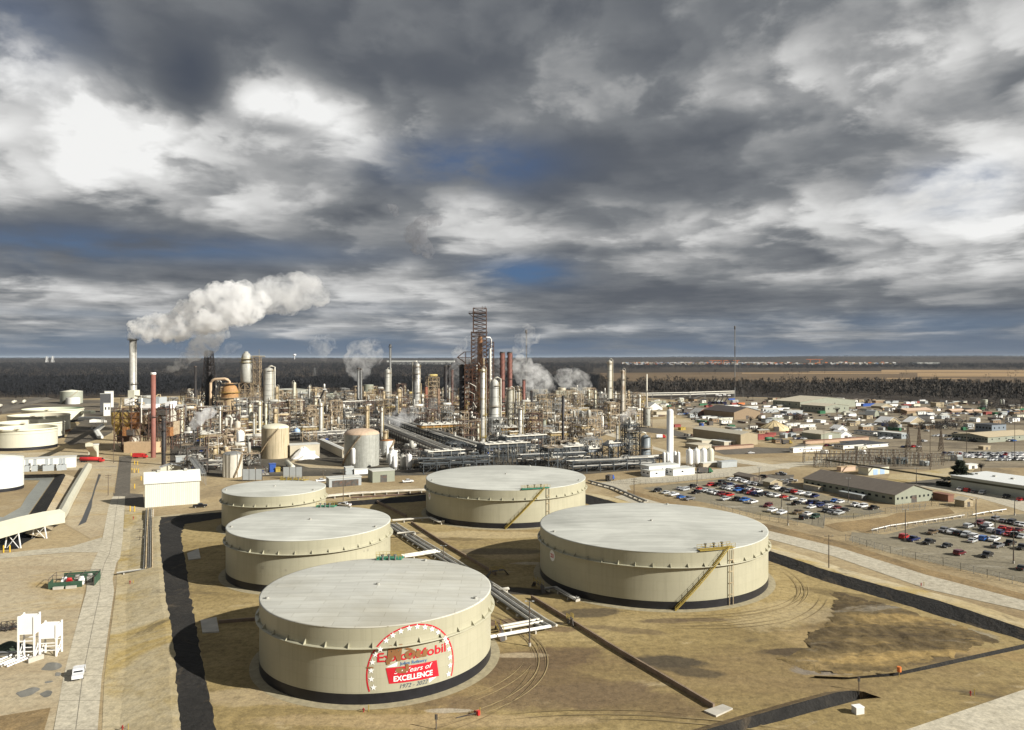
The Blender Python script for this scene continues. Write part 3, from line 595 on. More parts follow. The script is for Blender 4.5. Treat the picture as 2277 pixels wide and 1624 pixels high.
# far fields, sheds and the container yard
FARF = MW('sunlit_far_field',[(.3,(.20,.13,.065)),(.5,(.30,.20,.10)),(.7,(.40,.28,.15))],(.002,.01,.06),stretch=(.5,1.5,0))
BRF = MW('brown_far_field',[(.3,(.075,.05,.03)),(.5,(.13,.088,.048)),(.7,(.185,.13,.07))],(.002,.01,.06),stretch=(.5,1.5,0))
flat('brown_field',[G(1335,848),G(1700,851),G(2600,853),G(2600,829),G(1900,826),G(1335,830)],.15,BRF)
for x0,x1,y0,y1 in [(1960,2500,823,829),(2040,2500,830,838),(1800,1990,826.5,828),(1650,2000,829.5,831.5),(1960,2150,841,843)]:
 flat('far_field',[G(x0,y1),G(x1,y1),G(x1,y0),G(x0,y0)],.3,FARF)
def farbox(name,label,cat,x0,x1,y0,y1,Y,mat,group=None,depth=120):
 z0 = float(TZ(PX((x0 + x1) / 2,Y),Y)); W = (x1 - x0) * Y / F; h = max((y1 - y0) * Y / F,6)
 mb = MB(); mb.box((0,depth / 2,h / 2 - 4),(W,depth,h + 8)); t = thing(name,label,cat,(PX((x0 + x1) / 2,Y),Y,z0),0,group)
 mb.build('walls',mat,t); r = MB(); r.box((0,depth / 2,h + .8),(W + 3,depth + 3,1.2)); r.build('roof',ROOFW,t)
for k,(x0,x1,y0,y1,lb) in enumerate([(860,925,801.5,805,'long pale distribution shed on the left below the horizon'),(930,1010,801.5,805,'long pale distribution shed behind the tall thin grey stack'),(868,1000,806.5,809.5,'nearest long white distribution shed beyond the dark wood'),(2040,2090,803,806.5,'small white shed at the right end of the container yard')]):
 farbox('distribution_shed',lb,'warehouse',x0,x1,y0,y1,7800 if y0 < 803 else 6300,ROOFW,'far distribution sheds')
cm = MB(); cols = [WHITE,ORNG,RUST,LBLUE,WALLTAN,PIPEW]
me_faces = []
for k in range(1150):
 x = rng.uniform(1385,2000); Y = rng.uniform(5950,7100)
 if x > 1700 and rng.uniform() < .75: continue
 X = PX(x,Y); z = float(TZ(X,Y)); n = rng.integers(1,4); L = rng.uniform(12,30)
 cm.box((X,Y,z + 1.3 * n + 1.5),(L,3,2.6 * n + 4)); me_faces.append(int(rng.choice([0,0,4,4,5,2,2,3,1])))
o = struct('container_stacks',cm,cols,'stuff')
o.data.polygons.foreach_set('material_index',np.repeat(me_faces,6).astype(np.int32))
def gantry(x,w,label,Y=6000):
 X = PX(x,Y); z = float(TZ(X,Y)); t = thing('gantry_crane',label,'crane',(X,Y,z),0,'orange gantry cranes in the far container yard')
 W = w * Y / F
 for s in (-1,1):
  mb = MB()
  for d in (-9,9): mb.bar((s * W * .3,d,0),(s * W * .3,d,34),2.6)
  mb.bar((s * W * .3,-9,33),(s * W * .3,9,33),2.6); mb.bar((s * W * .3,-9,14),(s * W * .3,9,14),2); mb.build('leg',ORNG,t)
 mb = MB()
 for d in (-5,5): mb.bar((-W * .55,d,34),(W * .5,d,34),3.2)
 mb.build('girder',ORNG,t); mb = MB(); mb.box((W * .1,0,30),(7,7,5)); mb.build('cab',ORNG,t)
gantry(1594,30,'leftmost orange gantry crane in the far container yard'); gantry(1617,26,'middle orange gantry crane just left of the tall mast'); gantry(1632,24,'orange gantry crane directly behind the tall guyed mast')
gantry(1812,34,'dark orange gantry crane farthest right in the container yard',7000)
def pylon(x,yt,yb,Y,label,mat,wd=9):
 X = PX(x,Y); z0 = PZ(yb,Y); h = PZ(yt,Y) - z0; t = thing('power_pylon',label,'pylon',(X,Y,z0),0,'far power pylons')
 mb = MB(); w = max(.3,Y * .00022)
 for sx in (-1,1):
  for sy in (-1,1): mb.bar((sx * wd / 2,sy * wd / 2,0),(sx * .8,sy * .8,h),w)
 for i in range(7):
  a = wd / 2 * (1 - i / 7) + .6; b2 = wd / 2 * (1 - (i + 1) / 7) + .6
  mb.bar((-a,-a,h * i / 7),(b2,-b2,h * (i + 1) / 7),w * .7); mb.bar((a,-a,h * i / 7),(-b2,-b2,h * (i + 1) / 7),w * .7)
 mb.build('tower',mat,t); mb = MB()
 for f in (.66,.8,.93): mb.bar((-wd * .9,0,h * f),(wd * .9,0,h * f),w)
 mb.build('cross_arm',mat,t)
pylon(104,793,806,5200,'left one of two white lattice pylons standing in the dark wood',WHITE,14); pylon(117,792,806,5200,'right one of two white lattice pylons standing in the dark wood',WHITE,14)
pylon(700,818,850,2100,'thin grey lattice pylon in the wood behind the grey open tanks',STEELG,9)
t = thing('water_tower','white mushroom water tower on the horizon','water tower',(PX(655,7000),7000,PZ(799,7000)))
mb = MB(); mb.lathe([(3,0),(2.5,26),(4,32)],n=12); mb.build('stem',WHITE,t)
mb = MB(); mb.lathe([(4,31),(14,36),(15,40),(12,45),(5,48)],n=16); mb.build('bowl',WHITE,t)
# ================================================================ PRODUCT TANKS
def cyl_hit(x,y,c,r):
 "where the photo's ray through pixel x, y meets a tank shell: angle and height"
 d = Vector(((x - CX) / F,1.0,-(y - HOR) / F)); ox,oy = -c[0],-c[1]
 a = d.x * d.x + d.y * d.y; b = ox * d.x + oy * d.y; cc = ox * ox + oy * oy - r * r
 t = (-b - math.sqrt(max(b * b - a * cc,0))) / a
 p = d * t; return math.atan2(p.y - c[1],p.x - c[0]),CAMH + p.z
ROOFS = M('plated_roof_paint',(.53,.525,.47),.6,var=.06,sc=.12,dirt=(.425,.405,.335),seam=(9,2.4,.05,1),wind=.35)
SHELLB = M('beige_shell_paint',(.38,.357,.258),.45,var=.06,sc=.12,cyl=.34)
def big_tank(label,c,r,h,band,roofm=ROOFG,shellm=SHELLB,girder=.74,slope=.03,blots=()):
 t = thing('storage_tank',label,'storage tank',(c[0],c[1],.05),0,'big beige product tanks')
 n = 96
 mb = MB(); mb.lathe([(r + .03,0),(r + .03,band)],n=n,cap=False); mb.build('base_band',BLACKB,t)
 mb = MB(); mb.lathe([(r,band),(r,h)],n=n,cap=False); mb.build('shell',shellm,t)
 mb = MB(); mb.lathe([(r + .06,h - .12),(r + .06,h + .06),(r - .25,h + .1),(r * .5,h + r * slope * .5),(.5,h + r * slope)],n=n); mb.build('roof',roofm,t)
 mb = MB(); zg = h * girder
 mb.lathe([(r,zg - .10),(r + .85,zg - .10),(r + .85,zg + .05),(r,zg + .05)],n=n,cap=False); mb.build('wind_girder',shellm,t)
 nb = int(2 * math.pi * r / 4.4)
 for k in range(nb):
  mb = MB(); a = 2 * math.pi * k / nb; ca,sa = math.cos(a),math.sin(a)
  p0 = (r * ca,r * sa,zg + .05); p1 = ((r + .8) * ca,(r + .8) * sa,zg + .05); p2 = (r * ca,r * sa,zg + 1.0); d = (-sa * .06,ca * .06)
  mb.add([(p[0] + s * d[0],p[1] + s * d[1],p[2]) for s in (-1,1) for p in (p0,p1,p2)],[(0,1,2),(5,4,3),(0,3,4,1),(1,4,5,2),(2,5,3,0)])
  mb.build('girder_bracket',shellm,t)
 for x,y,z in [((r - 1.6) * math.cos(a),(r - 1.6) * math.sin(a),h + .05) for a in (R(200),R(-20),R(70))] + [(0,0,h + r * slope - .1)]: mb = MB(); mb.cyl((x,y,z),.4,.5,8); mb.build('roof_vent',GREYV,t)
 if blots:
  mb = MB()
  for x,y,wpx in blots:
   a,z = cyl_hit(x,y,c,r); da = wpx * .5 * c[1] / F / r
   rr_ = r + .02; mb.add([(rr_ * math.cos(a + i * da),rr_ * math.sin(a + i * da),z + j * da * r) for i,j in ((-1,-1),(1,-1),(1,1),(-1,1))],[(0,1,2,3)])
  mb.build('paint_patches',M('patch_paint',(.30,.28,.21),.6),t)
 ring = MB(); ring.lathe([(r - .2,.12),(r + 2.0,.02)],n=n,cap=False); rg = ring.build('gravel_ring',M('ring_gravel',(.285,.245,.155),.95,var=.25,sc=.8),t)
 return t
def stair(t,c,r,pb,ptop,width=.8):
 "straight-run stair wrapped on the shell, from pixel pb at the ground to ptop at the rim"
 a0,z0 = cyl_hit(*pb,c,r + .8); a1,z1 = cyl_hit(*ptop,c,r + .8); z0 = 0.0; n = 46
 tr = MB(); st = MB(); rl = MB(); prev = None
 for k in range(n + 1):
  s = k / n; a = a0 + (a1 - a0) * s; z = z0 + (z1 - z0) * s
  ca,sa = math.cos(a),math.sin(a)
  i = Vector((ca * (r + .25),sa * (r + .25),z)); o = Vector((ca * (r + .25 + width),sa * (r + .25 + width),z))
  tr.bar(i,o,.28,.05)
  if k % 4 == 0:
   rl.bar(o,o + Vector((0,0,1.1)),.07)
  if prev:
   st.bar(prev[0],i,.08,.24); st.bar(prev[1],o,.08,.24)
   rl.bar(prev[1] + Vector((0,0,1.1)),o + Vector((0,0,1.1)),.07); rl.bar(prev[1] + Vector((0,0,.55)),o + Vector((0,0,.55)),.06)
  prev = (i,o)
 e = thing_part('stair',t); tr.build('treads',M('stair_tread',(.20,.16,.06),.7),e); st.build('stringer',YEL,e); rl.build('handrail',YEL,e)
def thing_part(name,parent):
 o = bpy.data.objects.new(name,None); COL.objects.link(o); o.parent = parent; return o
def platform(t,r,h,a0,a1,mat,wd=1.4):
 e = thing_part('roof_platform',t); mb = MB(); rl = MB(); n = 8; pi,po = [],[]
 for k in range(n + 1):
  a = a0 + (a1 - a0) * k / n; pi.append(((r - wd) * math.cos(a),(r - wd) * math.sin(a))); po.append(((r + .5) * math.cos(a),(r + .5) * math.sin(a)))
 for k in range(n): mb.prism([pi[k],po[k],po[k + 1],pi[k + 1]],h + .25,h + .4)
 mb.build('deck',mat,e); rl.rail(po,h + .4); rl.rail(pi,h + .4); rl.build('railing',YEL,e)
 mb = MB()
 for k in (2,4,6):
  mb.cyl((pi[k][0] * .99,pi[k][1] * .99,h),.22,1.3,8); mb.cyl((pi[k][0] * .99,pi[k][1] * .99,h + 1.3),.42,.3,8)
 mb.build('gauge_vents',PIPED,e)
T1 = (-29.35,167.4); R1 = 24.7; T2 = (41.9,230.0); R2 = 33.4; R3 = 24.3
T4 = (-92.2,297.0); R4 = 19.3; T5 = (-2.62,323.0); R5 = 33.5
T3 = (-61.9,234.5)
t1 = big_tank('nearest beige tank with a pale roof and the red starred anniversary emblem',T1,R1,14.5,2.1,ROOFS)
t2 = big_tank('big beige tank with number 221 and a yellow stair, right of centre',T2,R2,14.8,2.1)
t3 = big_tank('beige tank with dark paint patches right behind the emblem tank',T3,R3,14.5,2.1,blots=[Q(24,540,1140) + (6,),Q(24,612,955) + (3,),Q(24,795,1168) + (4,),Q(24,520,1180) + (2,),Q(24,1680,950) + (5,),Q(24,1640,962) + (4,),Q(24,1812,1000) + (5,),Q(24,1885,870) + (4,),Q(24,1860,895) + (3,),Q(24,1845,980) + (3,),Q(24,1730,850) + (3,),Q(24,1808,915) + (2,),Q(24,1885,1020) + (3,),Q(24,1888,940) + (2,)])
t4 = big_tank('smallest beige tank, behind the patched one at the back left',T4,R4,14.3,2.0)
t5 = big_tank('beige tank with a yellow stair at the back centre, before the pipe racks',T5,R5,14.6,2.1)
stair(t2,T2,R2,(1501,1357),(1622,1216)); stair(t5,T5,R5,(1123,1178),(1211,1086))
aa = lambda x,y,c,r: cyl_hit(x,y,c,r)[0]
platform(t2,R2,14.8,aa(1555,1225,T2,R2),aa(1632,1218,T2,R2),YEL); platform(t5,R5,14.6,aa(1160,1090,T5,R5),aa(1222,1085,T5,R5),GREEN)
platform(t1,R1,14.5,R(101),R(85),GREEN,2.4); platform(t3,R3,14.5,R(100),R(84),GREEN,2.4); platform(t4,R4,14.3,R(100),R(65),YEL,2.4)
for (t,c,r,x) in ((t2,T2,R2,(1620,1628)),(t5,T5,R5,(1215,1221))):
 mb = MB()
 for xx in x:
  a = aa(xx,HOR + (1330 - HOR if t is t2 else 1150 - HOR),c,r); mb.tube([((r + .35) * math.cos(a),(r + .35) * math.sin(a),z) for z in (.2,7,14.6)],.11)
 for z in (3,6,9,12):
  p = [((r + .35) * math.cos(aa(xx,1330 if t is t2 else 1150,c,r)),(r + .35) * math.sin(aa(xx,1330 if t is t2 else 1150,c,r)),z) for xx in x]; mb.bar(p[0],p[1],.15)
 mb.build('riser_pipes',PIPET,t)
# --- writing on shells
FONTS = {}
def text_mesh(body,bold=False,shear=0.0,ext=0.0,spacing=1.0,offset=0.0):
 cu = bpy.data.curves.new('lettering','FONT'); cu.body = body; cu.size = 1; cu.shear = shear; cu.space_character = spacing; cu.offset = offset; cu.fill_mode = 'FRONT'; cu.resolution_u = 4
 ob = bpy.data.objects.new('lettering',cu); COL.objects.link(ob)
 dg = bpy.context.evaluated_depsgraph_get(); me = bpy.data.meshes.new_from_object(ob.evaluated_get(dg))
 vs = [tuple(v.co) for v in me.vertices]; fs = [tuple(p.vertices) for p in me.polygons]
 COL.objects.unlink(ob); bpy.data.objects.remove(ob); bpy.data.curves.remove(cu); bpy.data.meshes.remove(me)
 return vs,fs
class Decal:
 "flat shapes in (s, z) wrapped on a shell of radius r; s is arc length to the photo's right"
 def __init__(s,r): s.r = r; s.mb = MB()
 def map(s,u,z,lift): a = u / s.r; return ((s.r + lift) * math.cos(a),(s.r + lift) * math.sin(a),z)
 def shape(s,pts,lift=.03):
  s.mb.add([s.map(u,z,lift) for u,z in pts],[tuple(range(len(pts)))])
 def strip(s,top,bot,lift=.03,n=10):
  for i in range(n):
   f0,f1 = i / n,(i + 1) / n; L = lambda p,f: (p[0][0] + (p[1][0] - p[0][0]) * f,p[0][1] + (p[1][1] - p[0][1]) * f)
   s.shape([L(bot,f0),L(bot,f1),L(top,f1),L(top,f0)],lift)
 def text(s,body,p0,p1,height,lift=.06,shear=0.0,offset=0.0,squeeze=None):
  vs,fs = text_mesh(body,shear=shear,offset=offset)
  x0 = min(v[0] for v in vs); x1 = max(v[0] for v in vs); cap = .73
  k = (p1[0] - p0[0]) / (x1 - x0); zs = height / cap
  s.mb.add([s.map(p0[0] + (v[0] - x0) * k,p0[1] + (p1[1] - p0[1]) * (v[0] - x0) / (x1 - x0) + v[1] * zs,lift) for v in vs],fs)
 def star(s,u,z,rad,lift=.05,rot=0.0):
  s.shape([(u,z)] and [(u + (rad if k % 2 == 0 else rad * .42) * math.sin(rot + k * math.pi / 5),z + (rad if k % 2 == 0 else rad * .42) * math.cos(rot + k * math.pi / 5)) for k in range(10)],lift)
RED = M('emblem_red',(.48,.012,.025),.5,var=.03); STARW = M('emblem_white',(.78,.78,.76),.5,var=.02); EBLUE = M('emblem_blue',(.06,.16,.34),.5,var=.03)
EBLK = M('emblem_navy',(.05,.075,.12),.5,var=.03); BROWN = M('emblem_brown',(.22,.10,.035),.7,var=.1)
def hs(x,y):
 a,z = cyl_hit(*Q(23,x,y),T1,R1); return ((a % (2 * math.pi)) * R1,z)
pl_,pr_ = hs(1045,1040),hs(1833,985); ptp = hs(1535,660)
cs = (pl_[0] + pr_[0]) / 2; rad = (pr_[0] - pl_[0]) / 2; zc_ = ptp[1] - rad
emb = thing_part('emblem',t1)
d = Decal(R1); n = 90; zb = 2.12; g0 = 14.5 * .74
for k in range(n):
 a0,a1 = -.62 * math.pi + 1.24 * math.pi * k / n,-.62 * math.pi + 1.24 * math.pi * (k + 1) / n
 q = [(cs + rr_ * math.sin(a),zc_ + rr_ * math.cos(a)) for rr_,a in ((rad,a0),(rad - .28,a0),(rad - .28,a1),(rad,a1))]
 if min(p[1] for p in q) > zb: d.shape(q)
d.mb.build('ring',RED,emb)
for x,y in [(1112,1240),(1092,1165),(1090,1088),(1103,1013),(1127,943),(1172,880),(1226,818),(1286,770),(1358,733),(1432,706),(1506,692),(1575,697),(1638,714),(1692,742),(1735,787),(1772,832),(1790,893),(1800,967),(1800,1040),(1786,1118)]:
 d = Decal(R1); s_,z_ = hs(x,y); d.star(s_,z_,.62,.07 if abs(z_ - g0) > .5 else .9); d.mb.build('star',STARW,emb)
d = Decal(R1); d.text('ExxonMobil',hs(1145,1012),hs(1762,912),1.75,.06,offset=.02); d.mb.build('company_name',RED,emb)
d = Decal(R1); d.text('Joliet Refinery',hs(1350,1038),hs(1592,1003),.62,.06,offset=.008); d.mb.build('site_name',EBLUE,emb)
d = Decal(R1); d.strip((hs(1222,1066),hs(1680,993)),(hs(1252,1207),hs(1700,1135)),.05,14); d.mb.build('banner',RED,emb)
d = Decal(R1); d.shape([hs(1224,1060),hs(1330,1008),hs(1322,1050)]); d.shape([hs(1612,1152),hs(1702,1122),hs(1612,1196)]); d.mb.build('banner_fold',STARW,emb)
d = Decal(R1); d.text('50 Years of',hs(1298,1118),hs(1640,1055),.95,.09,.3); d.text('EXCELLENCE',hs(1292,1186),hs(1642,1124),1.0,.09,offset=.03); d.mb.build('banner_words',STARW,emb)
d = Decal(R1); d.text('1972 - 2022',hs(1350,1248),hs(1600,1200),.8,.06,.3); d.mb.build('years',EBLK,emb)
for ch,p,q,hh in (('M',(1232,1005),(1372,985),2.9),('o',(1392,975),(1492,962),2.1),('u',(1490,965),(1600,950),1.8)): d = Decal(R1); d.text(ch,hs(*p),hs(*q),hh,.12,.12,offset=.05); d.mb.build('overpaint_letter',BROWN,emb)
rb_ = random.Random(4)
for (x,y,a,b) in ((1242,1010,20,34),(1080,1060,34,8),(1365,1088,58,28),(1415,1058,20,38),(1425,890,40,9)):
 pts = []
 for k in range(16):
  q = 2 * math.pi * k / 16; f = rb_.uniform(.65,1.15); pts.append(hs(x + a * f * math.cos(q),y - b * f * math.sin(q)))
 d = Decal(R1); d.shape(pts[::-1],.11); d.mb.build('overpaint_patch',BROWN,emb)
def disc_number(t,c,r,x,y,rad_,txt):
 a,z = cyl_hit(x,y,c,r); s0 = (a % (2 * math.pi)) * r; e = thing_part('number_disc',t)
 d = Decal(r); d.shape([(s0 + rad_ * math.cos(q),z + rad_ * math.sin(q)) for q in np.linspace(0,2 * math.pi,29)[:-1]]); d.mb.build('disc',STARW,e)
 d = Decal(r); w_ = rad_ * .62
 if not txt:
  for k,zz in ((0,.22),(1,-.28)): d.shape([(s0 - w_,z + zz),(s0 + w_,z + zz),(s0 + w_,z + zz + .3 - k * .15),(s0 - w_,z + zz + .3 - k * .15)],.07)
  d.mb.build('number',RED,e); return
 d.text(txt,(s0 - w_,z - rad_ * .32),(s0 + w_,z - rad_ * .32),rad_ * .68,.07,offset=.04); d.mb.build('number',RED,e)
disc_number(t2,T2,R2,1228,1236,1.55,'221'); disc_number(t5,T5,R5,955,1103.5,1.5,'')
# ================================================================ REFINERY KIT
OCC = []; LM = []
def spot(k,x,yb): return GQ(k,x,yb)
def hgt(k,yt,Y): return PZ(Q(k,0,yt)[1],Y)
def wid(k,w,Y): return w * CROP[k][2] * Y / F
def occ(X,Y,r): OCC.append((X,Y,r))
def lm(name,X,Y):
 if name: LM.append((X,Y,name))
RINGS = 16
def ring_platform(t,r,z,wd=1.5,a0=0,a1=2 * math.pi,mat=None):
 mb = MB(); n = 10; pi,po = [],[]
 for i in range(n + 1):
  a = a0 + (a1 - a0) * i / n; pi.append((r * math.cos(a),r * math.sin(a))); po.append(((r + wd) * math.cos(a),(r + wd) * math.sin(a)))
 for i in range(n): mb.prism([pi[i],po[i],po[i + 1],pi[i + 1]],z - .15,z)
 mb.rail(po,z,1.15,.09); mb.build('platform',mat or STEELT,t)
def ladder(t,r,z0,z1,a,mat=None):
 mb = MB(); ca,sa = math.cos(a),math.sin(a); d = (-sa * .35,ca * .35); x,y = (r + .45) * ca,(r + .45) * sa
 for s in (-1,1): mb.bar((x + s * d[0],y + s * d[1],z0),(x + s * d[0],y + s * d[1],z1),.12)
 z = z0
 while z < z1: mb.bar((x - d[0],y - d[1],z),(x + d[0],y + d[1],z),.10); z += 1.2
 mb.build('ladder',mat or YEL,t)
def column(label,k,x,yt,yb,w,mat=ALU,plats=(.55,.8,.97),pipe=1,name='distillation_tower',cat='column',lname=None,skirt=.12,rings=4,neck=None,pm=None,group=None,lad=-.6):
 X,Y = spot(k,x,yb); h = hgt(k,yt,Y); r = max(wid(k,w,Y) / 2,.5)
 t = thing(name,label,cat,(X,Y,0),0,group); occ(X,Y,r + 2); lm(lname,X,Y)
 mb = MB(); hs_ = h - r * .6
 prof = [(r * 1.06,0),(r * 1.06,h * skirt),(r,h * skirt + .01)]
 if neck: prof += [(r,h * neck[0]),(r * neck[1],h * neck[0] + r * .7),(r * neck[1],hs_),(r * neck[1] * .8,hs_ + r * .35),(r * .3,h)]
 else: prof += [(r,hs_),(r * .82,hs_ + r * .35),(r * .3,h)]
 mb.lathe(prof,n=18); mb.build('shell',mat,t)
 if rings:
  for i in range(1,rings + 1):
   mb = MB(); z = h * i / (rings + 1); rr_ = r * (neck[1] if neck and z > h * neck[0] + r else 1)
   mb.lathe([(rr_ + .02,z - .18),(rr_ + .14,z - .12),(rr_ + .14,z + .12),(rr_ + .02,z + .18)],n=18,cap=False); mb.build('stiffener_ring',STEELG,t)
 for i,f in enumerate(plats):
  rr_ = r * (neck[1] if neck and f > neck[0] else 1)
  ring_platform(t,rr_,h * f,1.4,R(-150 + 70 * i),R(120 + 70 * i),pm)
 if lad is not None: ladder(t,r,h * .03,h * .97,lad)
 if pipe:
  mb = MB(); d = r + .7; pr = max(.22,r * .16)
  mb.tube([(0,0,h - .2),(0,0,h + 1.2),(pipe * d * .5,-.3,h + 1.9),(pipe * d,-.5,h + .8),(pipe * d,-.5,h * .12),(pipe * (d + 2.5),-1.5,h * .08)],pr,8); mb.build('overhead_pipe',PIPEW,t)
  mb = MB(); mb.tube([(pipe * -d,-.6,h * .62),(pipe * -d,-.6,h * .04)],pr * .6); mb.build('side_pipe',PIPET,t)
 return t
def stack(label,k,x,yt,yb,w,mat,r2=None,name='stack',strake=0,plats=(.55,),cap=None,lname=None,group=None,base=1.0,lad=True):
 X,Y = spot(k,x,yb); h = hgt(k,yt,Y); r = max(wid(k,w,Y) / 2,.35); rt_ = r * (r2 or 1)
 t = thing(name,label,'chimney',(X,Y,0),0,group); occ(X,Y,r + 2); lm(lname,X,Y)
 mb = MB(); mb.lathe([(r * base,0),(r * base,h * .1),(r,h * .16),(rt_,h),(rt_ * .82,h),(rt_ * .82,h - 2)],n=18); mb.build('shaft',mat,t)
 mb = MB(); mb.lathe([(rt_ + .04,h - 1.4),(rt_ + .2,h - 1.3),(rt_ + .2,h - .1),(rt_ + .04,h)],n=18,cap=False); mb.build('rim',cap or STEEL,t)
 if strake:
  for s in range(3):
   mb = MB(); n = 40; prev = None
   for i in range(n + 1):
    a = 2 * math.pi * (s / 3 + strake * i / n); z = h * (.62 + .37 * i / n)
    p = (rt_ * math.cos(a),rt_ * math.sin(a),z),((rt_ + r * .22) * math.cos(a),(rt_ + r * .22) * math.sin(a),z)
    if prev: mb.add([*prev,*p],[(0,1,3,2)])
    prev = p
   mb.build('helical_strake',mat,t)
 for f in plats: ring_platform(t,r,h * f,1.3,0,2 * math.pi,STEEL)
 if lad: ladder(t,r,h * .12,h * .97,-.5,STEEL)
 return t
def small_tank(label,k,x,yt,yb,w,mat,roof='cone',roofm=None,name='storage_tank',band=None,stairs=False,group=None,lname=None,rim=False,seams=0,pipes=0):
 X,Y = spot(k,x,yb); r = wid(k,w,Y) / 2; Yc = Y + r; X = PX(Q(k,x,0)[0],Yc); h = hgt(k,yt,Yc - (r * .0));
 t = thing(name,label,'tank',(X,Yc,0),0,group); occ(X,Yc,r + 2); lm(lname,X,Yc); n = 48 if r > 6 else 20
 b = band or 0
 if b: mb = MB(); mb.lathe([(r + .02,0),(r + .02,b)],n=n,cap=False); mb.build('base_band',BLACKB if roofm is not RUSTO else RUSTO,t)
 mb = MB(); mb.lathe([(r,b),(r,h)],n=n,cap=False)
 if roof == 'open': mb.lathe([(r - .06,h),(r - .06,b)],n=n,cap=False)
 mb.build('shell',mat,t); mb = MB()
 if roof == 'open': mb.lathe([(r - .1,h * .72),(r * .5,h * .70),(.3,h * .71)],n=n); mb.build('floating_roof',roofm or ROOFG,t)
 else:
  if roof == 'dome': pr = [(r + .05,h - .05)] + [(r * math.cos(a),h + r * .30 * math.sin(a)) for a in np.linspace(.05,1.5,6)]
  elif roof == 'flat': pr = [(r + .05,h - .1),(r + .05,h + .1),(.3,h + r * .04)]
  else: pr = [(r + .12,h - .1),(r + .12,h + .05),(.3,h + r * .16)]
  mb.lathe(pr,n=n); mb.build('roof',roofm or mat,t)
 if rim:
  mb = MB(); mb.lathe([(r,h - 1.0),(r + .7,h - .95),(r + .7,h - .8),(r,h - .8)],n=n,cap=False); mb.lathe([(r,h * .78),(r + .15,h * .78),(r + .15,h * .8),(r,h * .8)],n=n,cap=False); mb.build('wind_girder',mat,t)
  mb = MB(); a = R(-70); p = Vector((r * math.cos(a),r * math.sin(a),h + .3)); mb.bar(p,(r * .2 * math.cos(a),r * .2 * math.sin(a),h * .73),.8,.3)
  for i in range(4): mb.bar(p + Vector((-1.5 + i,0,-.3)),p + Vector((-1.5 + i,0,1.2)),.12)
  mb.bar(p + Vector((-1.5,0,1.2)),p + Vector((1.5,0,1.2)),.12); mb.box(p,(3.4,2.2,.2)); mb.build('gauger_platform',STEELT,t)
 if stairs:
  mb = MB(); a0,a1 = stairs; prev = None
  for i in range(25):
   a = R(a0 + (a1 - a0) * i / 24); z = h * i / 24; p = Vector(((r + .7) * math.cos(a),(r + .7) * math.sin(a),z))
   if prev is not None: mb.bar(prev,p,1.0,.35); mb.bar(prev + Vector((0,0,1.1)),p + Vector((0,0,1.1)),.12); mb.bar(p,p + Vector((0,0,1.1)),.1)
   prev = p
  mb.build('stair',STEELT,t)
 if seams:
  for i in range(1,seams + 1): mb = MB(); z = h * i / (seams + 1); mb.lathe([(r + .01,z - .05),(r + .06,z - .05),(r + .06,z + .05),(r + .01,z + .05)],n=n,cap=False); mb.build('seam_ring',GREYV,t)
 for i in range(pipes):
  mb = MB(); a = R(-120 + 40 * i); mb.tube([(r * .5 * math.cos(a),r * .5 * math.sin(a),h + .8),((r + .4) * math.cos(a),(r + .4) * math.sin(a),h + .8),((r + .4) * math.cos(a),(r + .4) * math.sin(a),.3)],.16); mb.build('riser_pipe',PIPEW,t)
 return t
def drum_v(label,k,x,yt,yb,w,mat=WHITE,legs=True,group=None,name='vertical_vessel',lname=None,plat=False):
 X,Y = spot(k,x,yb); h = hgt(k,yt,Y); r = wid(k,w,Y) / 2; t = thing(name,label,'vessel',(X,Y,0),0,group); occ(X,Y,r + 1); lm(lname,X,Y)
 mb = MB(); z0 = min(2.0,h * .12); mb.lathe([(r * .3,z0),(r * .85,z0 + r * .3),(r,z0 + r * .7),(r,h - r * .7),(r * .85,h - r * .3),(r * .3,h)],n=20); mb.build('shell',mat,t)
 for i in range(3):
  a = R(90 + 120 * i); mb = MB(); mb.bar((r * .8 * math.cos(a),r * .8 * math.sin(a),0),(r * .8 * math.cos(a),r * .8 * math.sin(a),z0 + r),.3); mb.build('leg',mat,t)
 mb = MB(); mb.cyl((0,0,h - .1),max(.15,r * .14),.9,8); mb.build('top_nozzle',mat,t)
 mb = MB(); mb.tube([(r + .25,-.3,h * .8),(r + .25,-.3,.4),(r + 1.6,-.8,.4)],max(.1,r * .07)); mb.build('drain_pipe',PIPEW,t)
 if plat: ring_platform(t,r,h * .93,1.1)
 return t
PALS = {'tan': (STEELT,[PIPEW,PIPET,PIPED,ALU],GREYV),'dark': (STEEL,[PIPEW,PIPED,ALU,PIPED],GREYV),'blue': (BLUEST,[PIPED,ALU,PIPEW,BLUEST],GREYV),'rust': (RUST,[PIPET,PIPEW,PIPED],PIPET),'pale': (STEELG,[PIPEW,ALU,PIPEW],ALU),'yellow': (STEELT,[PIPET,PIPEW,YEL],M('yellowed_plate',(.42,.33,.12),.6,var=.25,rust=.2))}
def frame_part(t,mat,sx,sy,zs,bx,by,w=.35,**kw):
 mb = MB(); mb.frame(sx,sy,zs,bx,by,w,**kw); mb.build('frame',mat,t)
def deck_part(t,mat,sx,sy,z,x=0,y=0,rail=True):
 mb = MB(); mb.box((x,y,z - .1),(sx,sy,.18))
 if rail: p = [(x - sx / 2,y - sy / 2),(x + sx / 2,y - sy / 2),(x + sx / 2,y + sy / 2),(x - sx / 2,y + sy / 2),(x - sx / 2,y - sy / 2)]; mb.rail(p,z,1.1,.09)
 mb.build('deck',mat,t)
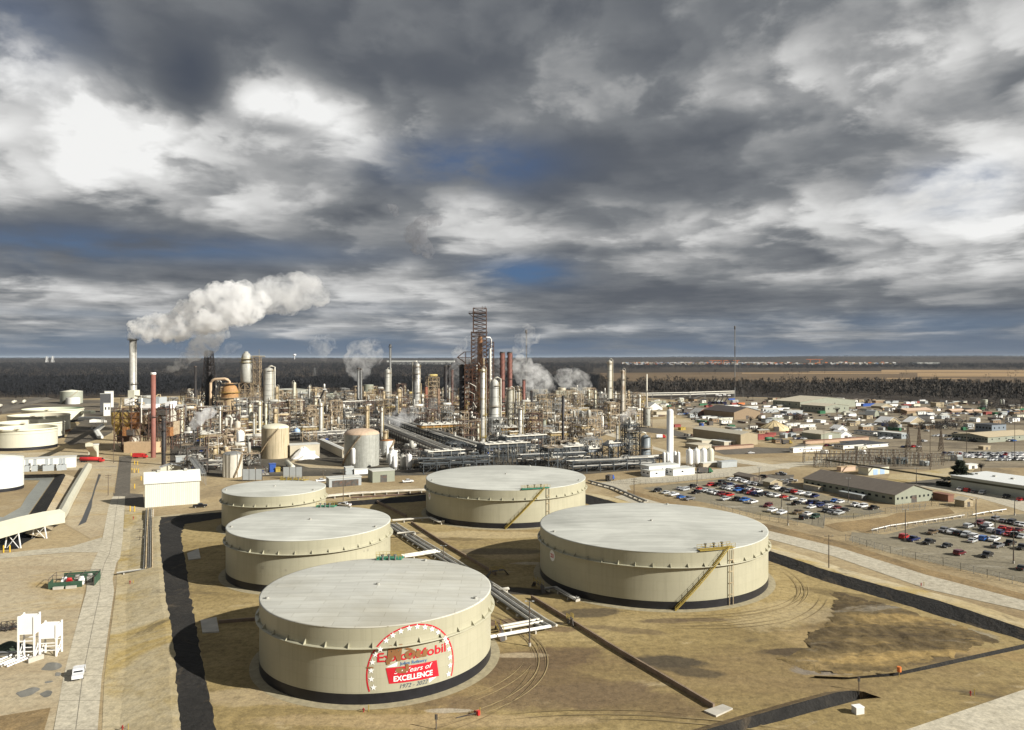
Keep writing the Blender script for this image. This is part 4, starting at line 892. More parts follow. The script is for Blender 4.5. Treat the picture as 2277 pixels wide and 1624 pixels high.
def pipe_rack(label,p0,p1,width=9,zs=(5.5,8.0),npipe=7,pal='dark',group=None,lname=None,bay=7.5,seed=0,rr=(.18,.48),loops=True):
 rd = random.Random(seed); d = Vector((p1[0] - p0[0],p1[1] - p0[1],0)); L = d.length; rz = math.atan2(d.y,d.x); fm,pms,_ = PALS[pal]
 t = thing('pipe_rack',label,'pipe rack',(p0[0],p0[1],0),rz,group); n = max(1,int(L / bay))
 for i in range(n + 1): occ(p0[0] + d.x * i / n,p0[1] + d.y * i / n,width * .55)
 lm(lname,(p0[0] + p1[0]) / 2,(p0[1] + p1[1]) / 2)
 mb = MB()
 for i in range(n + 1):
  x = L * i / n
  for s in (-1,1): mb.bar((x,s * width / 2,0),(x,s * width / 2,zs[-1] + .5),.38)
  for z in zs: mb.bar((x,-width / 2,z),(x,width / 2,z),.3,.4)
  if i < n and i % 3 == 0:
   for s in (-1,1): mb.bar((x,s * width / 2,0),(x + L / n,s * width / 2,zs[0]),.2)
 for z in zs:
  for s in (-1,1): mb.bar((0,s * width / 2,z),(L,s * width / 2,z),.28,.35)
 mb.build('frame',fm,t)
 for li,z in enumerate(zs):
  for j in range(npipe):
   y = -width / 2 + width * (j + .6) / (npipe + .2); r = rd.uniform(*rr); x0 = rd.choice((0,0,rd.uniform(0,L * .4))); x1 = rd.choice((L,L,rd.uniform(L * .6,L)))
   zz = z + .2 + r; pts = [(x0 - rd.uniform(0,3),y,zz)]
   if loops and li == len(zs) - 1 and rd.random() < .35 and x1 - x0 > 14:
    m = rd.uniform(x0 + 4,x1 - 9); e = rd.uniform(1.5,3.0); pts += [(m,y,zz),(m,y,zz + e),(m + 4,y,zz + e),(m + 4,y,zz)]
   pts.append((x1 + rd.uniform(0,3),y,zz)); mb = MB(); mb.tube(pts,r,6); mb.build('pipe',rd.choice(pms),t)
 return t
def rnd_pipes(t,rd,sx,sy,h,n,mats,rr=(.12,.34)):
 for _ in range(n):
  p = [rd.uniform(-sx / 2,sx / 2),rd.uniform(-sy / 2,sy / 2),rd.uniform(.6,h)]; pts = [tuple(p)]; ax = rd.choice((0,1,2))
  for _ in range(rd.randint(2,4)):
   lim = ((-sx / 2,sx / 2),(-sy / 2,sy / 2),(.5,h))[ax]; q = rd.uniform(*lim)
   p[ax] = q; pts.append(tuple(p)); ax = rd.choice([a for a in (0,1,2) if a != ax])
  mb = MB(); mb.tube(pts,rd.uniform(*rr),6); mb.build('pipe',rd.choice(mats),t)
def structure(label,X,Y,sx,sy,h,pal='tan',seed=0,levels=None,group=None,rz=ROT,name='process_structure',cat='process unit',drums=2,pipes=8,lname=None):
 rd = random.Random(seed); fm,pms,dm = PALS[pal]; t = thing(name,label,cat,(X,Y,0),rz,group); occ(X,Y,max(sx,sy) * .55); lm(lname,X,Y)
 nl = levels or max(1,int(h / 5)); zs = [h * (i + 1) / nl for i in range(nl)]
 frame_part(t,fm,sx,sy,zs,max(1,round(sx / 6)),max(1,round(sy / 6)),.34)
 for z in zs:
  a = rd.uniform(.5,1.0); deck_part(t,fm if rd.random() < .6 else STEELT,sx * a,sy * rd.uniform(.5,1),z,(1 - a) * sx / 2 * rd.choice((-1,1)),0)
 for i in range(drums):
  z = rd.choice([0] + zs[:-1] + zs); r = rd.uniform(.7,1.5); L = rd.uniform(.45,.85) * sx; y = rd.uniform(-.3,.3) * sy; x0 = -L / 2 + rd.uniform(-.1,.1) * sx
  if rd.random() < .65: mb = MB(); mb.hcyl((x0,y,z + r + .6),(x0 + L,y,z + r + .6),r,12); mb.box((x0 + L * .2,y,z + .5),(.4,r * 1.5,1)); mb.box((x0 + L * .8,y,z + .5),(.4,r * 1.5,1)); mb.build('horizontal_drum',rd.choice([dm,ALU,PIPEW,GREYV]),t)
  else: hh = rd.uniform(4,8); mb = MB(); mb.lathe([(r * .4,z + .3),(r,z + .3 + r * .6),(r,z + hh),(r * .4,z + hh + r * .5)],c=(x0 + L / 2,y,0),n=12); mb.build('vertical_drum',rd.choice([dm,ALU,GREYV]),t)
 rnd_pipes(t,rd,sx * 1.1,sy * 1.1,h * 1.05,pipes,pms); return t
def manifold(label,X,Y,sx,sy,pal='pale',seed=0,group=None,pipes=9,h=3.5,rz=ROT,name='pipe_manifold'):
 rd = random.Random(seed); fm,pms,dm = PALS[pal]; t = thing(name,label,'pipework',(X,Y,0),rz,group); occ(X,Y,max(sx,sy) * .5)
 mb = MB(); mb.box((0,0,.12),(sx,sy,.2)); mb.build('slab',CONC,t)
 rnd_pipes(t,rd,sx,sy,h,pipes,pms,(.12,.3))
 for i in range(3):
  x,y = rd.uniform(-.4,.4) * sx,rd.uniform(-.4,.4) * sy; mb = MB(); mb.hcyl((x - .9,y,.9),(x + .5,y,.9),.42,8); mb.cyl((x + 1.0,y,.25),.45,1.1,8); mb.box((x,y,.32),(2.6,.9,.25)); mb.build('pump',rd.choice([PIPED,BLUEP,GREYV]),t)
 mb = MB()
 for i in range(3): x = -sx / 2 + sx * (i + .5) / 3; mb.bar((x,-sy / 2,0),(x,-sy / 2,h),.22); mb.bar((x,sy / 2,0),(x,sy / 2,h),.22); mb.bar((x,-sy / 2,h),(x,sy / 2,h),.22)
 mb.build('pipe_supports',fm,t); return t
def air_cooler(label,X,Y,sx,sy,h,pal='tan',group=None,rz=ROT,lname=None,hoods=True,seed=0,trim=None):
 fm,pms,dm = PALS[pal]; t = thing('air_cooler',label,'air cooler',(X,Y,0),rz,group); occ(X,Y,max(sx,sy) * .5); lm(lname,X,Y)
 n = max(2,round(sx / 6)); frame_part(t,fm,sx,sy,[h * .55,h],n,max(1,round(sy / 8)),.36)
 mb = MB(); mb.box((0,0,h + .8),(sx,sy,1.6)); mb.build('tube_bundle',trim or fm,t)
 m = max(1,round(sy / 6))
 for i in range(n):
  for j in range(m):
   x = -sx / 2 + sx * (i + .5) / n; y = -sy / 2 + sy * (j + .5) / m; s = min(sx / n,sy / m)
   mb = MB()
   if hoods: mb.lathe([(s * .68,0),(s * .33,1.5),(s * .33,1.9),(s * .28,1.9),(s * .28,1.0)],c=(x,y,h + 1.6),n=4,a0=R(45)); mb.build('fan_hood',ALU,t)
   else: mb.lathe([(s * .42,0),(s * .40,.9),(s * .37,.9),(s * .37,.1)],c=(x,y,h + 1.6),n=14); mb.build('fan_ring',ALU,t)
 p = [(-sx / 2 - 1,-sy / 2 - 1),(sx / 2 + 1,-sy / 2 - 1),(sx / 2 + 1,sy / 2 + 1),(-sx / 2 - 1,sy / 2 + 1),(-sx / 2 - 1,-sy / 2 - 1)]
 mb = MB(); mb.box((0,-sy / 2 - .6,h),(sx + 2,1.2,.15)); mb.rail(p,h,1.2,.1); mb.build('walkway',YEL if pal in ('tan','yellow') else fm,t)
 rd = random.Random(seed); mb = MB(); mb.tube([(-sx / 2,-sy / 2 - .9,h + 2.2),(sx / 2,-sy / 2 - .9,h + 2.2)],.35,8); mb.build('header_pipe',PIPEW,t)
 for i in range(n): x = -sx / 2 + sx * (i + .5) / n; mb = MB(); mb.tube([(x,-sy / 2 - .9,h + 2.2),(x,-sy / 2 - .9,h * .3),(x,-sy / 2 + 1,h * .3)],.16); mb.build('riser_pipe',PIPET if pal == 'tan' else PIPEW,t)
 return t
def heater(label,k,x,yb,w,ybox,yt,sw,boxm,stm,name='fired_heater',lname=None,cyl=True):
 X,Y = spot(k,x,yb); W = wid(k,w,Y); hb = hgt(k,ybox,Y); h = hgt(k,yt,Y); r = wid(k,sw,Y) / 2; t = thing(name,label,'heater',(X,Y,0),ROT,None); occ(X,Y,W * .7); lm(lname,X,Y)
 mb = MB()
 if cyl: mb.lathe([(W / 2,2),(W / 2,hb * .85),(r * 1.3,hb)],n=20)
 else: mb.box((0,0,1.5 + hb * .4),(W,W * .7,hb * .8)); mb.lathe([(W * .5,hb * .8 + 1.5),(r * 1.6,hb)],n=4,a0=R(45))
 mb.build('firebox',boxm,t)
 mb = MB(); mb.lathe([(r,hb),(r,h),(r * .8,h),(r * .8,h - 1)],n=14); mb.build('stack',stm,t)
 mb = MB(); mb.frame(W * 1.15,W * .9,[hb * .45,hb * .9],2,2,.3); mb.build('frame',STEEL,t)
 ring_platform(t,r,hb + (h - hb) * .45,1.2,mat=STEEL); deck_part(t,STEELT,W * 1.3,W,hb * .9); return t
def building(label,k,L,C,Rt,ytop,wallm,roofm,roof='gable',ridge='v',name='building',cat='building',rise=.16,doors=0,wins=0,group=None,lname=None,vents=0,wm=None,gap=.35,Lv=None,Lu=None):
 "near corner C, base corner L on the left, Rt on the right (crop pixels); eaves at ytop above C"
 c = GQ(k,*C); cv = Vector((c[0],c[1],0))
 dv = Lv if Lv else (Vector((*GQ(k,*L),0)) - cv).dot(V); du = Lu if Lu else (Vector((*GQ(k,*Rt),0)) - cv).dot(U); dv = max(dv,2.5); du = max(du,2.5)
 h = max(hgt(k,ytop,c[1]),2.2); t = thing(name,label,cat,(c[0],c[1],0),ROT,group); ctr = cv + U * du / 2 + V * dv / 2; occ(ctr.x,ctr.y,max(du,dv) * .5); lm(lname,ctr.x,ctr.y)
 mb = MB(); rs = (du if ridge == 'v' else dv) * rise
 if roof == 'gable':
  if ridge == 'v': sec = [(0,0),(du,0),(du,h),(du / 2,h + rs),(0,h)]; mb.add([(x,0,z) for x,z in sec] + [(x,dv,z) for x,z in sec],[(0,1,2,3,4),(9,8,7,6,5),(0,5,6,1),(1,6,7,2),(0,4,9,5)])
  else: sec = [(0,0),(dv,0),(dv,h),(dv / 2,h + rs),(0,h)]; mb.add([(0,y,z) for y,z in sec] + [(du,y,z) for y,z in sec],[(4,3,2,1,0),(5,6,7,8,9),(0,1,6,5),(1,2,7,6),(4,0,5,9)])
  mb.build('walls',wallm,t); rb = MB(); o = .5; th = .22; zo = rs * o / ((du if ridge == 'v' else dv) / 2)
  if ridge == 'v': A = [(-o,h - zo),(du / 2,h + rs),(du + o,h - zo)]; rb.add([(x,y,z + e) for e in (.04,th) for y in (-o,dv + o) for x,z in A],[(6,7,10,9),(7,8,11,10),(0,3,4,1),(1,4,5,2),(0,1,7,6),(1,2,8,7),(3,9,10,4),(4,10,11,5),(0,6,9,3),(2,5,11,8)])
  else: A = [(-o,h - zo),(dv / 2,h + rs),(dv + o,h - zo)]; rb.add([(x,y,z + e) for e in (.04,th) for x in (-o,du + o) for y,z in A],[(9,10,7,6),(10,11,8,7),(1,4,3,0),(2,5,4,1),(6,7,1,0),(7,8,2,1),(4,10,9,3),(5,11,10,4),(3,9,6,0),(8,11,5,2)])
  rb.build('roof',roofm,t)
 else:
  mb.box((du / 2,dv / 2,h / 2),(du,dv,h)); mb.build('walls',wallm,t); rb = MB(); rb.box((du / 2,dv / 2,h + .16),(du + .5,dv + .5,.3)); rb.build('roof',roofm,t)
 for i in range(doors):
  mb = MB(); x = du * (i + 1) / (doors + 1); mb.box((x,-.02,min(h * .38,1.9)),(min(du * .3,3.6),.08,min(h * .76,3.8))); mb.build('door',STEEL if wm is None else wm,t)
 for i in range(wins):
  mb = MB(); mb.box((-.02,dv * (i + .6) / (wins + .2),h * .6),(.08,min(1.5,dv / wins * .55),h * .22)); mb.build('window',GLASS,t)
  if i < wins * .6: mb = MB(); mb.box((du * (i + .6) / (wins * .6 + .2),-.02,h * .6),(min(1.3,du / wins * .6),.08,h * .22)); mb.build('window',GLASS,t)
 for i in range(vents):
  mb = MB(); x,y = (du / 2,dv * (i + .5) / vents) if ridge == 'v' else (du * (i + .5) / vents,dv / 2); mb.box((x,y,h + (rs if roof == 'gable' else 0) + .4),(1.4,1.4,1.0)); mb.build('roof_vent',GREYV,t)
 return t
# ================================================================ REFINERY: the landmarks one can pick out
# left: stacks and boiler house
stack('tall silvery chimney with a ringed top, pouring thick white steam',1,1330,262,1290,70,ALU,.95,plats=(.56,.985),lname='the steaming silver chimney',cap=STEELG,base=1.0)
stack('plain red-brown stack in front of the rusty boiler house',1,1532,600,1450,46,REDST,plats=(.48,),lname='the red-brown stack',cap=WHITE,lad=False)
stack('short soot-black stack beside the red-brown one',1,1635,1040,1522,40,BLACKST,plats=(.72,),lname='the short black stack',lad=False)
stack('slender dark stack standing left of the black lattice derrick',2,202,535,1000,24,BLACKST,plats=(.2,),lname='the slender dark stack')
def boiler_house():
 X,Y = spot(1,1400,1392); W = wid(1,520,Y); D = 30; s = wid(1,1,Y)
 t = thing('boiler_house','rusty open-framed boiler house with orange hoppers under the silver chimney','boiler house',(X,Y,0),0); lm('the rusty boiler house',X,Y + 12)
 for i in range(-2,3): occ(X + i * W / 5,Y + 14,18)
 z = lambda y: hgt(1,y,Y); x0 = -W / 2
 lx = lambda x: (x - 1400) * s
 mb = MB(); mb.frame(W,D,[z(1240),z(1105),z(1045),z(960)],6,3,.5,y0=D / 2); mb.build('frame',RUST,t)
 for i,xa in enumerate((1150,1245,1340)):
  mb = MB(); w_ = wid(1,80,Y); mb.lathe([(w_ * .15,z(1235)),(w_ * .80,z(1110)),(w_ * .80,z(1000))],c=(lx(xa),4,0),n=4,a0=R(45)); mb.build('hopper',RUSTO if i == 2 else M('yellowed_hopper',(.42,.30,.08),.7,var=.3,rust=.4),t)
 for (xa,xb,ya,yb,y0,d,mt) in ((1185,1275,870,935,8,10,WHITE),(1300,1510,860,925,12,12,PANEL),(1380,1510,925,970,3,10,WHITE),(1610,1665,900,965,6,10,WHITE),(1205,1270,785,865,10,8,CREAM),(1380,1480,980,1180,5,12,GREYV),(1600,1660,965,1100,8,8,PIPEW),(1290,1370,845,870,14,12,GREYV),(1132,1345,998,1104,7,14,RUSTO),(1130,1670,940,985,14,12,GREYV),(1180,1300,940,990,4,8,PIPET),(1560,1670,1105,1240,10,10,STEELT)):
  mb = MB(); mb.box(((lx(xa) + lx(xb)) / 2,y0 + d / 2,(z(ya) + z(yb)) / 2),(lx(xb) - lx(xa),d,z(ya) - z(yb))); mb.build('duct_casing',mt,t)
 for yy in (1240,1105,1045,960): deck_part(t,RUST,W * .98,D * .5,z(yy) + .1,0,D * .6)
 mb = MB(); mb.box((lx(1438),-1,z(1290) / 2),(wid(1,320,Y),9,z(1290))); mb.build('lower_house',M('peach_wall',(.50,.36,.22),.6,var=.1),t)
 rd = random.Random(2)
 for i in range(20): mb = MB(); xa = lx(1150 + 26 * i); za = z(rd.uniform(1260,1000)); mb.box((xa,rd.uniform(2,9),za),(rd.uniform(3,8),7,rd.uniform(3,9))); mb.build('casing',rd.choice([PIPET,GREYV,RUSTO,STEELT,STEEL,RUST]),t)
 for i in range(16):
  mb = MB(); xa = lx(rd.uniform(1130,1670)); ya = rd.uniform(0,20); za = z(rd.uniform(1250,1000)); zb = z(rd.uniform(960,800)); mb.tube([(xa,ya,za),(xa,ya,zb),(xa + rd.uniform(-9,9),ya,zb),(xa + rd.uniform(-9,9),ya,zb - rd.uniform(2,8))],rd.uniform(.2,.5)); mb.build('pipe',rd.choice([PIPEW,PIPET,RUST,PIPEW]),t)
boiler_house()
small_tank('small round white tank on the low peach house',1,1350,1235,1392,104,PIPEW,'flat',group=None,name='feed_tank',seams=2)
# white floating-roof tanks at the far left
small_tank('nearest white open-topped tank at the left edge',1,245,1148,1388,596,CREAM,'open',M('pale_seal_roof',(.52,.47,.30),.7,var=.1),band=2.2,rim=True,stairs=(190,265),group='white open-topped tanks',lname='the nearest white tank')
small_tank('white open-topped tank with a dull brown roof, second from the front',1,305,1092,1290,612,CREAM,'open',M('brown_seal_roof',(.24,.20,.16),.8,var=.15),band=2.0,rim=True,group='white open-topped tanks')
small_tank('white open-topped tank with a rusty orange base band',1,392,1022,1222,560,CREAM,'open',RUSTO,band=2.0,rim=True,group='white open-topped tanks')
small_tank('white open-topped tank with a green floating roof',1,530,960,1112,560,CREAM,'open',M('green_seal_roof',(.12,.34,.20),.6,var=.15),band=2.4,rim=True,group='white open-topped tanks',lname='the green-roofed tank')
small_tank('grey-green tank with a slanting stair by the far wood',1,714,788,912,204,M('grey_green_tank',(.30,.31,.25),.55,var=.08),'cone',CREAM,stairs=(250,330),lname='the grey-green far tank')
small_tank('small white tank standing against the grey-green one',1,729,852,918,128,WALLW,'flat')
small_tank('white covered tank cut by the left edge, nearest of all',14,-30,205,560,470,M('white_tank_paint',(.62,.62,.57),.5,var=.05,streak=.08),'cone',ROOFG,band=1.6,seams=1,lname='the white tank at the left edge')
small_tank('grey open tank in the middle distance behind the vessels',2,1372,800,895,584,M('grey_open_tank',(.27,.28,.23),.6,var=.08),'open',ROOFDK,rim=True,lname='the grey open tank')
small_tank('farther grey open tank half hidden by the nearer one',2,1200,765,850,330,M('grey_open_tank2',(.30,.30,.26),.6,var=.08),'open',ROOFDK,rim=True)
small_tank('small beige block tank beyond the twin grey stacks',2,1928,722,805,110,WALLGR,'flat')
# left unit
def reactor():
 X,Y = spot(2,547,1062); s = wid(2,1,Y); z = lambda y: hgt(2,y,Y); r = 82 * s
 t = thing('regenerator_vessel','fat tan vessel with an orange domed head and an arched overhead duct','vessel',(X,Y,0)); occ(X,Y,r + 4); lm('the orange-domed vessel',X,Y)
 mb = MB(); mb.lathe([(r,z(1000)),(r,z(860)),(r * 1.02,z(850))],n=24); mb.build('shell',M('tan_refractory',(.42,.31,.18),.7,var=.1,streak=.1),t)
 mb = MB(); mb.lathe([(r,z(852)),(r,z(800)),(r * .95,z(775)),(r * .78,z(742)),(r * .5,z(722)),(r * .45,z(708)),(r * .1,z(705))],n=24); mb.build('domed_head',M('orange_head',(.36,.20,.08),.7,var=.25,rust=.3),t)
 mb = MB(); mb.lathe([(r * .95,0),(r * .95,z(1000))],n=24); mb.build('skirt',PIPET,t)
 ring_platform(t,r,z(852),2.2,mat=STEELT); ring_platform(t,r,z(800),2,mat=YEL); ring_platform(t,r * .5,z(712),4,mat=STEELT); ring_platform(t,r,z(1015),3.5,mat=STEEL)
 lx = lambda x: (x - 547) * s; k = 14 * s
 mb = MB(); mb.tube([(lx(545),0,z(715)),(lx(540),0,z(690)),(lx(525),0,z(672)),(lx(500),0,z(664)),(lx(400),0,z(668)),(lx(372),0,z(680)),(lx(357),0,z(705)),(lx(355),0,z(730)),(lx(355),0,z(1000))],k,12); mb.build('arched_duct',M('peach_duct',(.52,.38,.25),.6,var=.08),t)
 for i,q in enumerate((398,412,426,440)):
  mb = MB(); mb.tube([(lx(q),4,z(1000)),(lx(q),4,z(690 + (i % 2) * 160)),(lx(q) + 1,4,z(682 + (i % 2) * 160)),(lx(q) + 2,5,z(700 + (i % 2) * 160))],(9 if i == 0 else 6) * s,8); mb.build('transfer_pipe',(ALU,PIPEW)[i % 2],t)
reactor()
def framed_vessel():
 X,Y = spot(2,712,1056); s = wid(2,1,Y); z = lambda y: hgt(2,y,Y); r = 56 * s
 t = thing('reactor_vessel','big grey vessel carried high on an open steel frame','vessel',(X,Y,0)); occ(X,Y,r + 3); lm('the framed grey vessel',X,Y)
 mb = MB(); mb.lathe([(r * .4,z(712)),(r * .9,z(700)),(r,z(685)),(r,z(515)),(r * .86,z(505)),(r * .86,z(470)),(r * .8,z(440)),(r * .6,z(412)),(r * .35,z(405)),(r * .35,z(392)),(r * .1,z(390))],n=24); mb.build('shell',GREYV,t)
 ring_platform(t,r * .9,z(465),2.4,mat=YEL); ring_platform(t,r * .9,z(500),2,mat=YEL)
 mb = MB(); mb.frame(118 * s,80 * s,[z(960),z(925),z(870),z(820),z(770),z(705)],2,2,.6); mb.build('frame',STEELT,t)
 mb = MB(); mb.tube([(r * .5,0,z(440)),(r + 3,0,z(440)),(r + 14,0,z(440))],8 * s,8); mb.build('side_duct',GREYV,t)
 for i in range(5): mb = MB(); x = (-50 + 24 * i) * s; mb.tube([(x,-5,0),(x,-5,z(850))],.5,6); mb.build('drop_pipe',(PIPEW,PIPET,RUST)[i % 3],t)
 mb = MB(); mb.hcyl((-25 * s,0,z(895)),(25 * s,0,z(895)),20 * s,12); mb.build('inner_drum',GREYV,t)
framed_vessel()
def lattice_tower(label,k,xa,xb,yt,yb,mat,bays=10,depth=None,mast=None,inner=None,taper=1.0,lname=None,name='lattice_tower',w=.4):
 X,Y = spot(k,(xa + xb) / 2,yb); W = wid(k,xb - xa,Y); h = hgt(k,yt,Y); D = depth or W
 t = thing(name,label,'tower',(X,Y,0)); occ(X,Y,W * .6); lm(lname,X,Y); mb = MB()
 for i in range(bays):
  z0,z1 = h * i / bays,h * (i + 1) / bays; a = 1 + (taper - 1) * i / bays; b = 1 + (taper - 1) * (i + 1) / bays
  P = [(sx * W / 2,sy * D / 2) for sx,sy in ((-1,-1),(1,-1),(1,1),(-1,1))]
  for j in range(4):
   p,q = P[j],P[(j + 1) % 4]
   mb.bar((p[0] * a,p[1] * a,z0),(p[0] * b,p[1] * b,z1),w); mb.bar((p[0] * b,p[1] * b,z1),(q[0] * b,q[1] * b,z1),w * .8)
   mb.bar((p[0] * a,p[1] * a,z0),(q[0] * b,q[1] * b,z1),w * .6); mb.bar((q[0] * a,q[1] * a,z0),(p[0] * b,p[1] * b,z1),w * .6)
 mb.build('lattice',mat,t)
 for f in (.3,.55,.8,1.0): a = 1 + (taper - 1) * f; deck_part(t,mat,W * a * 1.02,D * a * 1.02,h * f + .1)
 if mast: mb = MB(); mb.bar((W * .3,0,h),(W * .3,0,hgt(k,mast,Y)),.5); mb.build('mast',STEELG,t)
 if inner: mb = MB(); mb.lathe([(W * .28,0),(W * .28 * taper,h * .85),(W * .1,h * .9)],n=14); mb.build('inner_column',inner,t)
 return t
lattice_tower('weathered tan lift tower with open bracing between two grey vessels',2,790,853,440,1056,STEELT,12,mast=368,lname='the tan lattice tower')
lattice_tower('black lattice derrick tapering upwards into the drifting steam',2,272,408,388,1040,BLACKST,11,taper=.42,inner=BLACKST,lname='the black lattice derrick',w=.8)
column('grey ringed column with a side pipe right of the tan lattice tower',2,938,552,1052,104,GREYV,(.3,.94),1,lname='the grey ringed column',rings=8,neck=None)
column('thin pale column with rusty bracing beside the grey ringed one',2,1018,740,1052,30,PIPET,(.4,.8),1,rings=3)
column('slim cream column behind the banded cooler rack',2,1194,698,1045,30,CREAM,(.25,.6),-1,rings=2,lname='the slim cream column')
column('plain beige column with a rusty cap at the end of the cooler rack',2,1462,900,1118,34,M('beige_column',(.50,.42,.30),.6,var=.08),(.95,),0,rings=0,lname='the plain beige column',lad=None)
stack('tall grey stack of two joined flues with a spiral, left of centre',2,1832,552,1018,26,STEELG,plats=(.96,),lname='the twin grey flue'); stack('companion grey flue pressed against the tall twin stack',2,1860,560,1018,20,STEELG,plats=())
def crane():
 X,Y = spot(2,1368,1068); s = wid(2,1,Y); t = thing('mobile_crane','crane with a long dark boom raised over the pipe racks','crane',(X,Y,0)); z = lambda y: hgt(2,y,Y)
 mb = MB(); mb.box((0,0,1.5),(8,3,1.6)); mb.box((-1,0,3),(4,2.8,1.8)); mb.build('body',STEEL,t)
 mb = MB(); mb.bar((0,0,3),(122 * s,0,z(775)),1.6,1.6); mb.build('boom',BLACKST,t); mb = MB(); mb.box((128 * s,0,z(768)),(3,1.5,1.2)); mb.build('boom_head',WHITE,t)
 for i in range(4): mb = MB(); mb.tube([(-3 + 2 * i,-1.6,.7),(-3 + 2 * i,1.6,.7)],.7,10); mb.build('wheel',TYRE,t)
crane()
small_tank('tall tan tank streaked with rust, wrapped by a curving stair',2,1002,1150,1468,272,M('rust_streaked_tan',(.46,.38,.25),.6,var=.1,sc=.3,streak=1.0),'dome',M('cream_dome',(.58,.55,.42),.6,var=.05),stairs=(200,300),lname='the rust-streaked tan tank')
small_tank('grey corrugated tank with a dusty pink domed roof',17,1695,320,835,540,M('corrugated_grey',(.36,.36,.32),.5,.2,var=.15,sc=.5,streak=.6),'dome',M('dusty_pink_roof',(.46,.34,.24),.7,var=.15),stairs=(200,280),seams=6,lname='the grey corrugated tank')
small_tank('small corrugated tank with a bright rusty roof',3,318,1215,1345,120,WALLW,'cone',RUSTO,stairs=(270,350),seams=2)
small_tank('stout beige silo with pipes down its face and a bent roof walkway',16,1500,985,1420,345,M('pale_silo',(.50,.47,.40),.55,var=.06,streak=.15),'dome',STEELG,stairs=(300,350),pipes=4,lname='the stout beige silo')
drum_v('white silo beside the brown domed vessel',16,1648,560,1000,138,WHITE,lname='the white silo'); drum_v('beige upright vessel behind the white silo',16,1592,380,900,112,M('beige_vessel',(.45,.41,.33),.55,var=.08))
def arch_vessel():
 X,Y = spot(16,1430,900); s = wid(16,1,Y); t = thing('domed_vessel','brown and cream domed vessel with a dark arched opening','vessel',(X,Y,0)); occ(X,Y,9); lm('the brown domed vessel',X,Y); r = 140 * s; z = lambda y: hgt(16,y,Y)
 mb = MB(); mb.lathe([(r,0),(r,z(800)),(r * .96,z(730)),(r * .8,z(650)),(r * .5,z(595)),(r * .15,z(580))],n=24); mb.build('shell',M('brown_cream_shell',(.42,.33,.24),.6,var=.3,sc=.15,dirt=(.22,.12,.08)),t)
 mb = MB(); mb.tube([(r * .0,-r - .1,z(800)),(0,-r * .95,z(700)),(r * .25,-r * .8,z(650)),(r * .5,-r * .8,z(700)),(r * .5,-r * .88,z(800))],.8,6); mb.build('arch_pipe',RUST,t)
 ring_platform(t,r,z(800),1.5); ring_platform(t,r * .55,z(590),2,mat=RUST)
 mb = MB(); mb.tube([(-r * .3,0,z(470)),(-r * .3,0,z(330)),(-r * .2,0,z(290)),(r * .2,0,z(290)),(r * .35,0,z(330)),(r * .35,0,z(500))],26 * s,10); mb.build('gooseneck_duct',PIPEW,t)
arch_vessel()
drum_v('light blue upright vessel with a bent outlet pipe',2,1217,1160,1240,64,LBLUE,lname='the light blue vessel'); drum_v('small bright orange vessel among the pipes',2,1315,1170,1225,48,ORNG)
building('low beige blockhouse with white doors behind the salt pile',2,(1145,1455),(1150,1455),(1430,1430),1330,WALLBE,ROOFW,'flat',doors=3,wm=WHITE,Lv=10,lname='the beige blockhouse')
building('low grey wall building left of the rust-streaked tank',2,(735,1445),(740,1445),(860,1435),1355,WALLGR,ROOFDK,'flat',Lv=8)
building('long low white-roofed shed beside the grey corrugated tank',17,(1160,520),(1400,690),(1440,680),560,WALLBE,WALLW,'gable',lname='the white-roofed shed')
def pile(label,k,pts,h,mat,name='salt_pile'):
 X,Y = spot(k,*pts[0]); t = MB(); rp = random.Random(5); n = 22; rings = [(1,0),(.75,.28),(.5,.55),(.25,.85),(.05,1)]; rx,ry = pts[1]; vs = []
 for f,z in rings:
  for i in range(n): a = 2 * math.pi * i / n; w_ = f * (1 + .16 * math.sin(3 * a + 1) + rp.uniform(-.06,.06)); vs.append((rx * w_ * math.cos(a),ry * w_ * math.sin(a),h * z * (1 + rp.uniform(-.08,.08)) + .1))
 t.add(vs,[(i * n + j,i * n + (j + 1) % n,(i + 1) * n + (j + 1) % n,(i + 1) * n + j) for i in range(4) for j in range(n)] + [tuple(range(4 * n,5 * n))])
 o = t.build(name,mat); o.location = (X,Y,0); tag(o,label,'pile'); return o
pile('heap of white salt tipped on the ground beside the tan tank',17,((805,690),(9,7)),7.0,M('white_salt',(.72,.70,.66),.9,var=.08,bump=.5)); pile('lower spill of white salt in front of the main heap',17,((830,712),(5.5,4)),2.6,MATS['white_salt'])
def hdrum(label,k,xa,ya,xb,yb,rpx,zb,mat,name='horizontal_tank',group=None):
 a = GQ(k,xa,ya); b = GQ(k,xb,yb); r = wid(k,rpx,a[1]); t = thing(name,label,'tank',(a[0],a[1],0),0,group); q = Vector((b[0] - a[0],b[1] - a[1],0)); mb = MB(); mb.hcyl((0,0,r + zb),(q.x,q.y,r + zb),r,14,.5); mb.build('shell',mat,t); occ(a[0],a[1],r + 2)
 for f in (.2,.8): mb = MB(); mb.box((q.x * f,q.y * f,(zb + r * .5) / 2),(.6,r * 1.6,zb + r * .5),math.atan2(q.y,q.x)); mb.build('saddle',CONC,t)
 return t
hdrum('cream horizontal tank with its round end towards us',17,645,905,560,820,42,1.0,CREAM)
